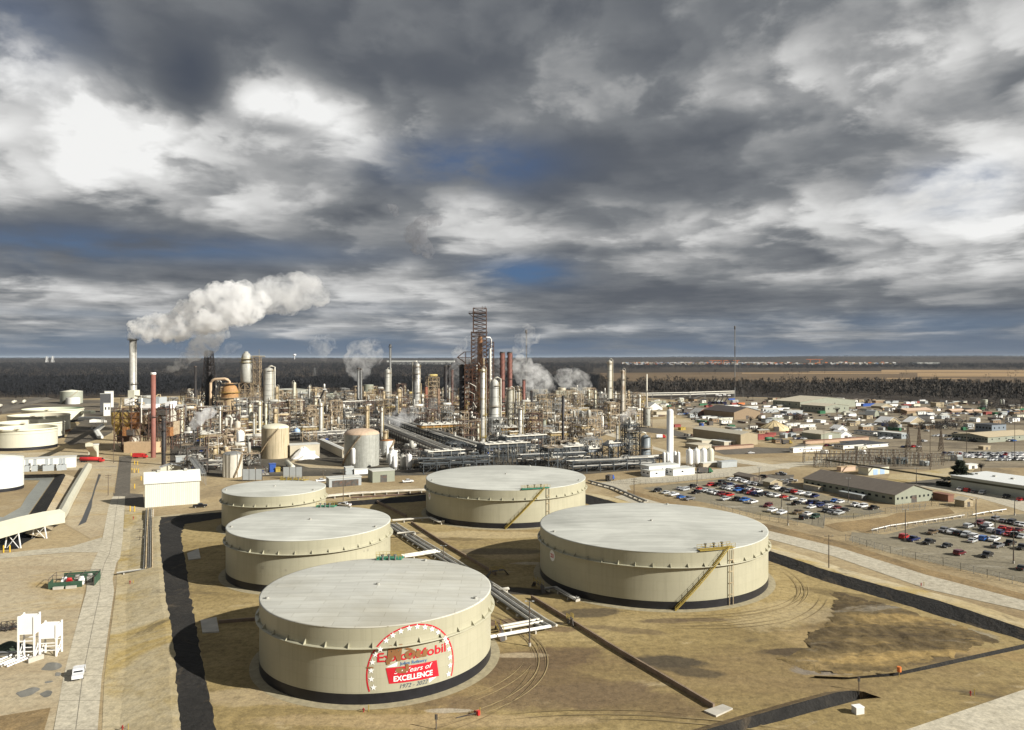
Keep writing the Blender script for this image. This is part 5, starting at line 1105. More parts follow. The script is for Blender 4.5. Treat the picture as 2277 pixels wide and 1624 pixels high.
for q in [('navy blue steel box by the cream horizontal tank',(275,905),(300,910),(385,900),790,BLUEP),('yellow steel box nearest the navy box',(385,905),(390,908),(440,905),850,YEL),('grey louvred cabin with diagonal braces by the corrugated tank',(1410,940),(1450,950),(1560,935),840,PANEL),('white control cabin with a small window below the corrugated tank',(1575,930),(1585,945),(1795,935),870,WHITE)]:
 building(q[0],17,q[1],q[2],q[3],q[4],q[5],ROOFW if q[5] in (WHITE,PANEL) else q[5],'flat',name='equipment_cabin',cat='cabin',Lv=4)
building('grey-green equipment shed on stilts with a dark roof, by white vessels',17,(1815,1000),(1860,1070),(2205,1050),900,WALLGR,ROOFG,'flat',name='equipment_shed',cat='shed',doors=1,lname='the grey equipment shed',Lv=9)
building('long silver trailer-like cabin with dark doors near the small tank',17,(1160,1110),(1200,1140),(1700,1110),1010,PANEL,ROOFW,'flat',name='equipment_cabin',cat='cabin',doors=4,lname='the long silver cabin',Lv=7)
for i,(xa,xb) in enumerate([(505,790),(-30,100)]):
 X,Y = GQ(17,(xa + xb) / 2,1010 + i * 35); t = thing('noise_panel',['grey three-panel screen at the right behind the smallest tank','grey three-panel screen at the left behind the smallest tank'][i],'screen',(X,Y,0),R(4)); W = wid(17,xb - xa if i == 0 else 290,Y)
 for j in range(3): mb = MB(); mb.box((W * (j - 1) / 3,0,3.6),(W / 3 - .3,.3,5.6)); mb.build('panel',PANEL,t)
 mb = MB()
 for j in range(4): mb.bar((W * (j - 1.5) / 3,0,0),(W * (j - 1.5) / 3,0,6.6),.3)
 mb.build('posts',STEEL,t)
drum_v('tall square-shouldered white dosing silo with a dark band, by the corrugated tank',17,1572,530,830,88,WHITE,lname='the white dosing silo')
for i,(x,yt,yb,w,lb) in enumerate([(2085,500,760,40,'thinnest white cylinder of the cluster right of the corrugated tank'),(2140,620,850,60,'white cylinder with a blue band, left one in the front cluster'),(2195,650,870,80,'white cylinder with a blue band, fattest in the front cluster'),(2170,570,800,130,'broad white cylinder at the back of the cluster')]): drum_v(lb,17,x,yt,yb,w,WHITE,group='white cylinders by the corrugated tank')
drum_v('lone white cylinder on legs left of the dark cooler decks',3,512,1335,1470,48,WHITE,lname='the lone white cylinder'); drum_v('grey ribbed cylinder just left of the lone white one',3,457,1340,1465,45,GREYV)
# centre
column('grey column behind the thin tall stack, left of centre',3,325,598,962,50,GREYV,(.45,.9),1,lname='the grey column left of centre')
stack('thinnest tall grey stack, left of centre against the sky',3,348,385,962,18,STEELG,plats=(.96,),lname='the thin tall grey stack')
column('tall silver and black column with a smoking crown',3,580,545,1010,62,M('silver_black_column',(.40,.39,.36),.5,.2,var=.2,dirt=(.10,.095,.09)),(.2,.45,.7,.8,.93),-1,lname='the silver and black column',neck=(.88,.8),rings=6)
column('short stained beige column by the black rack',3,424,772,1042,40,PIPET,(.9,),1,rings=3)
structure('rust-red box tower behind the stained beige column',*spot(3,442,985),9,9,34,'rust',5,5,drums=1,pipes=4,lname='the rust-red box tower')
stack('bright rust-red stack rising out of the central steam',3,660,742,1010,28,M('bright_rust_stack',(.27,.10,.06),.75,var=.3,rust=.3),plats=(.5,),lname='the bright rust-red stack')
heater('brown heater drum with a stained beige and rust stack',3,770,1112,120,1020,768,27,M('brown_firebox',(.20,.13,.085),.75,var=.3,rust=.3),M('stained_stack',(.42,.28,.19),.7,var=.3,streak=.5,rust=.35),lname='the brown heater drum')
structure('yellowish open tower of stacked decks by the rust-red stack',*spot(3,712,985),13,11,hgt(3,668,spot(3,712,985)[1]),'yellow',8,8,drums=3,pipes=9,lname='the yellowish deck tower')
for i,(x,yt,w,lb) in enumerate([(827,568,29,'leftmost of three soot-black stacks beside the derrick'),(861,566,24,'middle of three soot-black stacks beside the derrick'),(884,598,25,'shortest, rust-tinted one of three dark stacks beside the derrick')]): stack(lb,3,x,yt,962,w,BLACKST if i < 2 else M('rusty_black_stack',(.06,.03,.025),.7,var=.4,rust=.4),strake=1.2,plats=(.3,),group='dark stacks beside the derrick',lname='the three black stacks' if i == 1 else None)
stack('dull red pipe stack low in front of the dark column',3,880,790,1050,18,RUST,plats=(.5,),lad=False)
column('dark brown square-topped column left of the derrick',3,970,556,1110,50,BLACKST,(.3,.6,.97),0,rings=3,lname='the dark column')
def coker():
 Yb = spot(3,1122,1112)[1]; X = PX(Q(3,1122,0)[0],Yb); s = wid(3,1,Yb); z = lambda y: hgt(3,y,Yb); lx = lambda x: (x - 1122) * s
 t = thing('coker_derrick','tallest rusty steel derrick of the plant, stepped and open-framed','derrick',(X,Yb,0)); lm('the tall rusty derrick',X,Yb)
 for q in (-9,0,9): occ(X + q,Yb,10)
 def fr(name,xa,xb,ya,yb,nb,d,bx=2,y0=0.0,w=.5,m=RUST):
  mb = MB(); zs = [z(yb) + (z(ya) - z(yb)) * (i + 1) / nb for i in range(nb)]; mb.frame(lx(xb) - lx(xa),d,zs,bx,1,w,z0=z(yb),x0=(lx(xa) + lx(xb)) / 2,y0=y0)
  for i in range(nb):
   a,b = (z(yb) if i == 0 else zs[i - 1]),zs[i]; W0,W1 = lx(xa),lx(xb)
   for yy in (-d / 2 + y0,d / 2 + y0): mb.bar((W1,yy,a),(W0,yy,b),w * .6); mb.bar((W0,yy,a),(W1,yy,b),w * .6)
  mb.build(name,m,t)
 fr('upper_frame',1068,1180,72,285,6,12,1); fr('middle_frame',1052,1180,280,560,8,14,2); fr('right_frame',1180,1244,365,700,9,12,1); fr('lower_frame',1000,1190,560,1112,13,22,3,m=M('sooty_rust',(.075,.04,.028),.8,var=.5,rust=.5))
 for yy in (285,375,470,555,640,760,880,990): deck_part(t,RUST,(1190 - 1050) * s,13,z(yy),(lx(1190) + lx(1050)) / 2)
 deck_part(t,RUST,112 * s * 1.05,13,z(118)); mb = MB(); mb.box((lx(1050),-2,z(118)),(44 * s,5,.5)); mb.bar((lx(1030),-2,z(118)),(lx(1068),-2,z(150)),.5); mb.rail([(lx(1032),-4.4),(lx(1066),-4.4)],z(116),1.5,.15); mb.build('top_balcony',RUST,t)
 mb = MB(); A,B_,C_ = (lx(930),0,z(497)),(lx(1060),0,z(497)),(lx(990),0,z(450))
 for yy in (-5,5):
  P = lambda p: (p[0],yy,p[2])
  mb.bar(P(A),P(B_),.6); mb.bar(P(A),P(C_),.4); mb.bar(P(C_),P((lx(1060),0,z(450))),.4); mb.bar(P(A),P((lx(1000),0,z(545))),.4); mb.bar(P((lx(1000),0,z(450))),P((lx(1000),0,z(620))),.4); mb.bar(P((lx(1000),0,z(560))),P((lx(1060),0,z(620))),.4); mb.bar(P((lx(1000),0,z(620))),P((lx(1060),0,z(520))),.4)
 mb.box((lx(995),0,z(497)),(130 * s,10,.4)); mb.build('side_boom',RUST,t)
 for i,(x,ya,yb,w_,mt) in enumerate([(1125,310,640,44,RUSTO),(1128,640,1050,60,M('yellowed_drum',(.36,.27,.12),.65,var=.3,rust=.35)),(1060,600,1050,46,BLACKST),(1215,420,900,16,PIPEW),(1100,560,900,10,PIPEW),(1160,500,900,12,PIPET)]):
  mb = MB(); r = w_ * s / 2; mb.lathe([(r * .4,z(yb)),(r,z(yb) + r),(r,z(ya) - r),(r * .4,z(ya))],c=(lx(x),0 if i < 3 else -7,0),n=14); mb.build('coke_drum' if i < 3 else 'riser_pipe',mt,t)
 mb = MB(); mb.tube([(lx(1180),0,z(325)),(lx(1212),0,z(325)),(lx(1222),0,z(340)),(lx(1222),0,z(700))],6 * s,8); mb.build('vent_pipe',WHITE,t)
 rd = random.Random(9)
 for i in range(36):
  mb = MB(); x = lx(rd.uniform(1005,1185)); yy = rd.uniform(-12,-9); za = z(rd.uniform(1080,600)); mb.tube([(x,yy,za),(x,yy,za + rd.uniform(3,12)),(x + rd.uniform(-6,6),yy,za + rd.uniform(3,12))],rd.uniform(.18,.42)); mb.build('pipe',rd.choice([PIPEW,PIPET,PIPED,RUST,STEEL,STEEL]),t)
 mb = MB()
 for q in (1145,1170): mb.bar((lx(q),0,z(72)),(lx(q),0,z(52)),.35)
 mb.build('top_posts',RUST,t)
coker()
column('slim silvery column in front of the derrick',3,1150,595,1290,40,ALU,(.15,.42,.62,.97),1,lname='the slim silver column',rings=7,pm=YEL)
column('stout pale grey column with a narrower head and bent white pipe',3,1250,690,1215,92,M('pale_grey_column',(.42,.415,.38),.5,var=.06,streak=.12),(.56,.9,.98),1,lname='the stout pale grey column',neck=(.6,.8),rings=6)
for i,(x,yb,lb) in enumerate([(1320,1010,'left of two tall red-brown stacks with spiral strakes'),(1384,985,'right of two tall red-brown stacks with spiral strakes')]): stack(lb,3,x,450,yb,42,M('red_strake_stack',(.17,.07,.052),.7,var=.25,sc=.3,rust=.15),strake=1.6,plats=(.28,.56),group='red-brown straked stacks',lname='the red straked stacks' if i else None)
column('broad stained column with a pale side pipe right of the derrick',3,1385,768,1122,58,M('stained_grey_column',(.33,.31,.25),.6,var=.2,streak=.5),(.99,),1,rings=3,lname='the broad stained column')
column('pale slim column with an amber cap among yellow decks',3,1475,932,1262,33,ALU,(.97,),1,rings=5,lname='the amber-capped column')
stack('short brown stack with a spiral right of the broad column',3,1505,688,1030,25,REDST,strake=1.4,plats=(.38,),lname='the short brown stack')
column('narrow grey column behind the short brown stack',3,1440,800,1100,18,GREYV,(.8,),-1,rings=2); column('thin pale column just right of the broad stained one',3,1462,770,1080,14,PIPEW,(.95,),0,rings=0)
stack('black stack standing on a dark heater deck',4,314,780,1090,28,BLACKST,plats=(.15,),lname='the black heater stack')
structure('yellow-stained caged furnace wall with white rails',*spot(4,318,1232),wid(4,165,520),8,hgt(4,1098,spot(4,318,1232)[1]),'yellow',12,3,name='furnace',cat='furnace',drums=0,pipes=8,lname='the yellow caged furnace')
column('stout grey-green column right of the yellow furnace',4,438,1062,1240,50,WALLGR,(.45,.99),0,rings=2,lname='the grey-green column'); column('short beige column below the yellow furnace',4,328,1215,1342,34,CREAM,(.95,),1,rings=1)
heater('tapering black stack on a grey firebox at the front right',4,628,1402,92,1275,830,27,M('grey_firebox',(.24,.22,.18),.7,var=.3,rust=.25),BLACKST,cyl=False,lname='the tapering black stack')
column('beige column on the bare ground by the tapering black stack',4,738,1250,1412,36,M('rusty_beige',(.48,.38,.24),.6,var=.2,rust=.25),(.9,),1,rings=1)
column('tall pale column with an arched top pipe near the far wood',4,1095,480,1085,46,M('cream_grey_column',(.46,.44,.37),.5,var=.08,streak=.15),(.25,.55,.7,.95),1,lname='the arched-top column',rings=5)
column('grey patched column with dark ladders right of the arched-top one',4,1226,575,1100,36,M('patched_grey_column',(.44,.40,.33),.6,var=.2,dirt=(.24,.17,.11)),(.22,.82,.97),1,lname='the patched grey column',rings=4)
heater('grey heater drum with a thin white stack at the right of the plant',4,1465,1152,72,935,615,17,M('grey_green_firebox',(.28,.28,.24),.6,var=.15),M('cream_stack',(.50,.46,.38),.6,var=.15,streak=.3),lname='the thin white stack')
drum_v('plain white vertical drum in front of the right-hand steelwork',4,1018,1032,1165,33,WHITE,lname='the plain white drum'); drum_v('tan vertical drum left of the plain white drum',4,940,1045,1160,26,PIPET)
structure('high open steel structure of grey decks under the arched-top column',*spot(4,1075,1090),34,14,hgt(4,865,spot(4,1075,1090)[1]),'dark',15,4,drums=4,pipes=14,lname='the high grey decks'); structure('tan steel bay under the patched grey column',*spot(4,1215,1080),14,12,22,'tan',16,4,drums=2,pipes=8)
# blue-grey modular unit on the right
structure('blue-grey module tower of four decks crowded with equipment',*spot(4,1300,1500),wid(4,150,410),9,hgt(4,1125,spot(4,1300,1500)[1]),'blue',21,6,drums=8,pipes=26,lname='the blue-grey module tower')
column('thick blue-grey vessel with a large bent duct on top',4,1455,1225,1482,98,M('blue_grey_vessel',(.20,.225,.24),.5,var=.1),(.5,.97),-1,lname='the blue-grey vessel',rings=1)
column('narrow grey column left of the blue-grey module tower',4,1170,1105,1330,28,GREYV,(.95,),1,rings=3)
air_cooler('blue-grey cooler on tall legs left of the module tower',*spot(4,1140,1500),12,8,hgt(4,1330,spot(4,1140,1500)[1]),'blue',trim=M('grey_cooler_side',(.32,.34,.36),.5,var=.08)); air_cooler('smaller blue-grey cooler at the bare ground edge',*spot(4,930,1500),10,6,7,'blue',trim=MATS['grey_cooler_side'])
# white columns of the gas plant at the right
column('very tall plain white column, highest of the white gas vessels',5,215,775,1375,72,M('gas_plant_white',(.72,.72,.70),.45,var=.03,streak=.03),(),0,name='gas_tower',rings=0,lname='the tall white column',lad=None)
for i,(x,yt,yb,w,lb) in enumerate([(150,1242,1382,35,'leftmost of four slim white bottles round the tall white column'),(187,1245,1382,35,'second slim white bottle, left of the tall white column'),(268,1232,1395,35,'slim white bottle just right of the tall white column'),(305,1238,1412,38,'slim white bottle at the right end beside the fat tanks')]): drum_v(lb,5,x,yt,yb,w,MATS['gas_plant_white'],group='slim white gas bottles')
for i,(x,lb) in enumerate([(425,'first from the left of four fat white tanks in a row'),(501,'second from the left of four fat white tanks in a row'),(577,'third from the left of four fat white tanks in a row'),(650,'cream-tinted last one of four fat white tanks in a row')]): drum_v(lb,5,x,1205 - i * 3,1408 - i * 8,74,MATS['gas_plant_white'] if i < 3 else CREAM,group='fat white gas tanks',lname='the four fat white tanks' if i == 1 else None)
for q in [('long white single-storey building in front of the tall white column',(-20,1485),(-10,1500),(285,1465),1400),('white cabin with two windows right of the long white building',(205,1480),(250,1500),(455,1475),1430),('nearest white block building at the edge of the gas plant',(-60,1500),(0,1516),(150,1500),1450)]: building(q[0],5,q[1],q[2],q[3],q[4],MATS['gas_plant_white'],ROOFW,'flat',Lv=8,wins=2,name='plant_building')
building('low beige enclosure beside the four fat white tanks',5,(555,1400),(575,1410),(755,1390),1365,WALLBE,ROOFW,'flat',Lv=5,name='enclosure'); building('grey-blue fan house right of the low beige enclosure',5,(750,1400),(775,1415),(905,1395),1350,PANEL,PANEL,'flat',Lv=4,name='fan_house')
# cooling towers
def cooling_tower(label,k,xa,xb,yt,yb,wall,nfan,d=14,louv=False):
 X,Y = spot(k,(xa + xb) / 2,yb); W = wid(k,xb - xa,Y); h = hgt(k,yt,Y); t = thing('cooling_tower',label,'cooling tower',(X,Y,0),R(4),'cooling towers'); lm('the ' + label.split(' with')[0],X,Y)
 for i in range(5): occ(X + (i - 2) * W / 5,Y + d / 2,12)
 mb = MB(); mb.box((0,d / 2,h / 2),(W,d,h)); mb.build('casing',wall,t)
 mb = MB(); n = int(W / 5)
 for i in range(n + 1): mb.bar((-W / 2 + W * i / n,-.25,0),(-W / 2 + W * i / n,-.25,h),.4)
 for i in range(4 if not louv else 10): zz = h * (i + 1) / (4.5 if not louv else 10.5); mb.bar((-W / 2,-.3,zz),(W / 2,-.3,zz),.3)
 mb.build('framing',STEELT if not louv else STEELG,t)
 for i in range(nfan): mb = MB(); r = min(W / nfan * .4,d * .42); mb.lathe([(r * 1.05,h),(r * .9,h + 2.2),(r,h + 4),(r * .95,h + 4),(r * .85,h + 2)],c=(-W / 2 + W * (i + .5) / nfan,d / 2,0),n=20,cap=False); mb.build('fan_stack',WALLBE,t)
 mb = MB(); mb.rail([(-W / 2,0),(W / 2,0),(W / 2,d)],h,1.2,.15); mb.build('railing',STEELT,t)
 for i in range(3): mb = MB(); x = -W / 2 + W * (i + .5) / 3; mb.tube([(x,-.9,0),(x,-.9,h * .8),(x + 2,-.9,h * .9),(x + 2,.5,h * .9)],.6,8); mb.build('riser_pipe',PIPEW,t)
cooling_tower('dark louvred cooling tower with two fan stacks under heavy steam',4,310,492,800,935,M('dark_louvre',(.11,.11,.085),.8,var=.2),2,louv=True); cooling_tower('pale grey-green cooling tower with steam rising from its fans',4,560,935,782,905,M('pale_cladding',(.42,.42,.34),.6,var=.08),3)
building('dark low pump house before the pale cooling tower',4,(560,935),(600,940),(920,930),890,ROOFDK,WALLGR,'flat',Lv=8,name='pump_house'); building('tan flat warehouse in front of the cooling towers',4,(340,1010),(420,1040),(600,1020),965,WALLTAN,WALLBE,'flat',name='warehouse',lname='the tan flat warehouse'); building('low tan shed left of the pale cooling tower',4,(470,915),(490,920),(558,915),893,WALLTAN,WALLBE,'flat',Lv=8,name='warehouse')
def mast(label,k,x,yt,yb,w,mats,name='guyed_mast',Y=None,tip=True):
 X,Yb = spot(k,x,yb); h = hgt(k,yt,Yb); t = thing(name,label,'mast',(X,Yb,0)); lm('the guyed mast' if name == 'guyed_mast' else 'the far flare',X,Yb); W = wid(k,w,Yb)
 for i in range(7):
  mb = MB(); z0,z1 = h * i / 7,h * (i + 1) / 7
  for j in range(3): a = 2 * math.pi * j / 3; mb.bar((W / 2 * math.cos(a),W / 2 * math.sin(a),z0),(W / 2 * math.cos(a),W / 2 * math.sin(a),z1),.35)
  for q in range(8):
   za,zb = z0 + (z1 - z0) * q / 8,z0 + (z1 - z0) * (q + 1) / 8
   for j in range(3): a,b = 2 * math.pi * j / 3,2 * math.pi * ((j + 1) % 3) / 3; mb.bar((W / 2 * math.cos(a),W / 2 * math.sin(a),za),(W / 2 * math.cos(b),W / 2 * math.sin(b),zb),.25)
  mb.build('section',mats[i % len(mats)],t)
 mb = MB(); mb.lathe([(W * .5,h - 6),(W * .9,h - 5),(W * .9,h - 1),(W * .6,h)],n=10); mb.build('tip',STEEL,t)
 if name == 'flare_stack': mb = MB(); mb.tube([(0,0,0),(0,0,h)],W * .25,8); mb.build('riser',STEELG,t)
 for j in range(3):
  a = 2 * math.pi * j / 3 + .5
  mb = MB(); mb.bar((0,0,h * .9),(h * .45 * math.cos(a),h * .45 * math.sin(a),0),.08); mb.bar((0,0,h * .55),(h * .45 * math.cos(a),h * .45 * math.sin(a),0),.08); mb.build('guy_wire',STEELG,t)
mast('very tall guyed lattice mast alone at the edge of the wood',5,917,-125,652,9,[STEELG,STEEL,STEELG])
mast('slim dark flare mast rising from the steam behind the red stacks',4,261,172,880,12,[STEEL,BLACKST],name='flare_stack')
# long racks and coolers
pipe_rack('long blue-black pipe rack running diagonally from the front decks, left branch',GQ(3,40,1060),GQ(3,860,1440),10,(6,9),9,'dark',seed=1,lname='the diagonal pipe rack'); pipe_rack('long grey pipe rack running diagonally, right branch with white loops',GQ(3,330,1105),GQ(3,1130,1400),12,(6.5,9.5),10,'blue',seed=2)
pipe_rack('rusty banded pipe rack low in front of the cooler rack',GQ(2,640,1130),GQ(2,1420,1085),9,(5,8),8,'rust',seed=3); pipe_rack('pale ground-level pipe run behind the beige blockhouse',GQ(2,720,1300),GQ(2,1690,1245),8,(3,5),8,'pale',seed=4,lname='the pale ground pipe run')
a = GQ(2,660,1062); b = GQ(2,1270,1030); L = math.hypot(b[0] - a[0],b[1] - a[1])
air_cooler('long rusty cooler rack with corrugated sunlit hoods, left of centre',(a[0] + b[0]) / 2,(a[1] + b[1]) / 2,L,10,15,'rust',rz=math.atan2(b[1] - a[1],b[0] - a[0]),lname='the long rusty cooler rack')
a = GQ(2,1650,1060); b = GQ(2,2040,1040); L = math.hypot(b[0] - a[0],b[1] - a[1]); air_cooler('black-finned cooler rack under a long white pipe, centre left',(a[0] + b[0]) / 2,(a[1] + b[1]) / 2,L,12,16,'dark',rz=math.atan2(b[1] - a[1],b[0] - a[0]),lname='the black-finned cooler rack',hoods=False)
a = GQ(3,600,1228); b = GQ(3,990,1208); L = math.hypot(b[0] - a[0],b[1] - a[1]); air_cooler('amber-railed cooler bank with humped white hoods below the derrick',(a[0] + b[0]) / 2,(a[1] + b[1]) / 2,L,12,11,'yellow',rz=math.atan2(b[1] - a[1],b[0] - a[0]),lname='the humped white coolers',trim=RUSTO)
a = GQ(3,1000,1180); b = GQ(3,1200,1172); L = math.hypot(b[0] - a[0],b[1] - a[1]); air_cooler('second humped cooler bank, right of the amber-railed one',(a[0] + b[0]) / 2,(a[1] + b[1]) / 2,L,12,11,'yellow',rz=math.atan2(b[1] - a[1],b[0] - a[0]),trim=RUSTO)
a = GQ(3,1300,1225); b = GQ(3,1520,1218); L = math.hypot(b[0] - a[0],b[1] - a[1]); air_cooler('third humped cooler bank, right of the stout pale column',(a[0] + b[0]) / 2,(a[1] + b[1]) / 2,L,12,9,'yellow',rz=math.atan2(b[1] - a[1],b[0] - a[0]),trim=RUSTO)
DK = [('dark blue-grey cooler deck on legs, left front of the plant',3,(640,1478),(960,1452),9,9,31),('wide dark cooler deck behind the back centre tank',3,(1130,1450),(1520,1425),12,12,32),('low dark cooler deck right of the back centre tank',4,(440,1530),(780,1505),10,9,33),('dark cooler deck over the white trusses at the front',4,(20,1475),(420,1445),10,13,34)]
for lb,k,p,q,sy,h,sdd in DK: a = GQ(k,*p); b = GQ(k,*q); L = math.hypot(b[0] - a[0],b[1] - a[1]); air_cooler(lb,(a[0] + b[0]) / 2,(a[1] + b[1]) / 2,L,sy,h,'blue',rz=math.atan2(b[1] - a[1],b[0] - a[0]),hoods=False,lname=None,seed=sdd)
pipe_rack('dark low pipe rack at the front, from the lone white cylinder rightwards',GQ(3,620,1500),GQ(3,1180,1470),9,(5,7.5),8,'blue',seed=6); pipe_rack('dark pipe rack behind the back centre tank, right half',GQ(4,200,1560),GQ(4,820,1530),9,(5,7.5),8,'blue',seed=7)
pipe_rack('black and silver pipe rack running right to the module tower',GQ(4,700,1600),GQ(4,1500,1560),8,(3.5,6),8,'blue',seed=8); pipe_rack('white-sided pipe rack along the gas plant front',GQ(4,1240,1540),GQ(4,1620,1515),6,(3,5),7,'blue',seed=9)
pipe_rack('high white pipe bridge along the edge of the wood, left span',GQ(4,1130,885),GQ(5,430,672),3,(7,10),2,'pale',seed=10,rr=(.6,.9),bay=30,loops=False); pipe_rack('high white pipe bridge along the wood, right span to the mast',GQ(5,430,672),GQ(5,905,655),3,(7,10),2,'pale',seed=11,rr=(.6,.9),bay=30,loops=False)
pipe_rack('pale pipe rack crossing behind the plant at the left',GQ(1,1660,1100),GQ(2,640,960),8,(6,9),8,'tan',seed=12); pipe_rack('silver pipe run in front of the left unit, ending at the silo',GQ(16,650,1290),GQ(16,1310,1270),6,(3,5),7,'pale',seed=13,lname='the silver pipe run'); pipe_rack('tan pipe rack behind the white silo',GQ(16,950,800),GQ(16,2030,700),8,(4,7),8,'tan',seed=14)
# container-like rack and walkway by the white shed
for i,(xa,xb,lb) in enumerate([(470,755,'long corrugated grey skip-like tank in the left unit'),(830,965,'shorter corrugated grey skip-like tank in the left unit')]): building(lb,16,(xa - 10,1135),(xa,1140),(xb,1130),1040,PANEL,ROOFG,'flat',Lv=5,name='corrugated_tank',cat='tank')
building('small cream gabled shed behind the big white one',16,(165,1330),(190,1345),(560,1330),1240,CREAM,ROOFW,'gable','v',name='shed',cat='shed',Lv=7)
building('big cream corrugated shed with a pale ridged roof, left front',14,(1440,700),(1448,703),(1998,664),462,M('cream_corrugated',(.60,.60,.52),.55,var=.03,seam=(.8,60,.05)),M('cream_roof',(.60,.60,.53),.5,var=.04),'gable','u',rise=.30,vents=2,Lv=13,lname='the big cream shed',name='shed',cat='shed')
def walkway():
 a = GQ(16,960,1560); b = GQ(16,740,1330); q = Vector((b[0] - a[0],b[1] - a[1],0)); t = thing('stair_walkway','grey caged walkway climbing behind the big cream shed','walkway',(a[0],a[1],0),math.atan2(q.y,q.x)); L = q.length; mb = MB(); mb.bar((0,0,6),(L,0,9),3,.3); mb.build('deck',STEELG,t); mb = MB()
 for s in (-1.5,1.5): mb.bar((0,s,7.2),(L,s,10.2),.15); mb.bar((0,s,6),(L,s,9),.3)
 for i in range(9): mb.bar((L * i / 8,-1.5,0),(L * i / 8,-1.5,7 + 3 * i / 8),.2); mb.bar((L * i / 8,1.5,0),(L * i / 8,1.5,7 + 3 * i / 8),.2)
 mb.build('frame',STEELG,t)
walkway()
# ================================================================ TANK FARM, YARDS, BUILDINGS, CARS
def poly3(pts): return [Vector(p) for p in pts]
def pipeline(label,k,pts,offs_,r,z,mat,name='pipeline',sup=True,group=None):
 "parallel pipes on sleepers following ground pixels"
 W = [GQ(k,*p,.6) for p in pts]; t = thing(name,label,'pipework',(W[0][0],W[0][1],0),0,group); base = Vector((W[0][0],W[0][1],0)); P = [Vector((w_[0],w_[1],0)) - base for w_ in W]
 nr = []
 for i in range(len(P)):
  d = (P[min(i + 1,len(P) - 1)] - P[max(i - 1,0)]).normalized(); nr.append(Vector((-d.y,d.x,0)))
 for j,o in enumerate(offs_):
  rr_ = r[j % len(r)]; mb = MB(); mb.tube([p + n * o + Vector((0,0,z + rr_)) for p,n in zip(P,nr)],rr_,8); mb.build('pipe',mat[j % len(mat)],t)
 if sup:
  w_ = max(offs_) - min(offs_) + .8; mid = (max(offs_) + min(offs_)) / 2
  for i in range(len(P) - 1):
   L = (P[i + 1] - P[i]).length; n = max(1,int(L / 5))
   for q in range(n): p = P[i].lerp(P[i + 1],(q + .5) / n) + nr[i] * mid; a = math.atan2(nr[i].y,nr[i].x); mb = MB(); mb.box((p.x,p.y,z / 2),(w_,.35,z),a); mb.build('sleeper',CONC,t)
 return t
PP = [PIPED,PIPEW,PIPED,ALU,PIPED,PIPEW]
pipeline('long bundle of grey pipes on sleepers between the tanks, upper half',18,[(170,372),(420,535),(640,668),(850,800),(1060,945)],[-2.4,-1.6,-.8,0,.8,1.6],[.28,.2,.32],.7,PP)
pipeline('long bundle of grey pipes on sleepers right of the emblem tank',18,[(1060,945),(1250,1085),(1450,1225),(1640,1355),(1745,1412)],[-2.0,-1.2,-.4,.4,1.2,2.0],[.3,.22,.34],.7,PP)
pipeline('two white pipes branching to the emblem tank, farther pair',18,[(1655,1350),(1440,1390),(1230,1428)],[-.8,.9],[.36],.8,[PIPEW]); pipeline('single white pipe ending at the emblem tank, nearest one',18,[(1748,1412),(1450,1465),(1150,1520)],[0],[.4],.8,[WHITE])
pipeline('three white pipes reaching towards the patched tank',18,[(625,650),(450,680),(275,705)],[-1.3,.1,1.6],[.27],1.0,[PIPEW,ALU]); pipeline('white pipe elbowing from the bundle to the back centre tank',18,[(175,345),(400,328),(545,318),(640,362),(690,350)],[0,.9],[.3],.9,[PIPEW])
pipeline('short white manifold loop near the patched tank',18,[(220,495),(390,482),(400,500)],[0],[.35],1.6,[PIPEW]); pipeline('white bent pipe stub on the bundle beside the emblem tank',18,[(1180,1008),(1250,1050),(1340,1042)],[0,.8],[.3],1.1,[PIPEW]); pipeline('grey pipe elbow feeding the tank numbered 221',18,[(1690,1030),(1785,1015),(1985,1132),(2040,1110)],[0,.9],[.28],.7,[PIPED,ALU])
pipeline('white pipe lines along the far berm behind the tanks',24,[(1240,385),(1560,352),(2200,318),(3300,290)],[0,1.2,2.6],[.32],1.0,[PIPEW,PIPET,ALU]); pipeline('brown pipe line just above the black berm behind the tanks',24,[(1500,395),(2200,352),(3300,322)],[0],[.4],.8,[RUST])
pipeline('grey pipe pair along the road behind the tank numbered 221',7,[(-950,210),(-500,330),(100,590)],[0,1.0],[.3],.8,[PIPED,PIPEW])
pipeline('long white overground pipe beside the right-hand car park',9,[(-320,350),(0,275),(850,160),(1260,95)],[0],[.17],.7,[WHITE]); pipeline('white pipe end steaming near the car park corner',10,[(1400,1195),(1640,1150),(1975,1105)],[0],[.2],.7,[WHITE])
pipeline('pipe bundle on low supports along the dirt verge',14,[(1490,720),(1478,1000),(1470,1320)],[-1.0,-.4,.2,.8,1.4],[.16,.22],1.0,[PIPED,PIPET,PIPED]); pipeline('grey pipe spur from the verge bundle to the road',14,[(1495,1308),(1300,1335),(1165,1355)],[0,.6],[.2],.5,[PIPEW,PIPED])
for i,(y,lb) in enumerate([(828,'upper short white pipe stub pointing at the black berm'),(1105,'lower short white pipe stub pointing at the black berm')]): pipeline(lb,14,[(1490,y + 4),(1605,y - 4)],[0,.7],[.13],.6,[WHITE],sup=False)
def wall(label,k,pts,h,w_,mat,name='dike_barrier',group=None):
 W = [GQ(k,*p) for p in pts]; b = Vector((W[0][0],W[0][1],0)); mb = MB()
 for i in range(len(W) - 1): p = Vector((*W[i],0)) - b; q = Vector((*W[i + 1],0)) - b; mb.bar(p + Vector((0,0,h / 2)),q + Vector((0,0,h / 2)),w_,h)
 o = mb.build(name,mat); o.location = b; tag(o,label,'wall',group); return o
DIKE = M('brown_dike_wall',(.20,.145,.10),.85,var=.25,sc=.4)
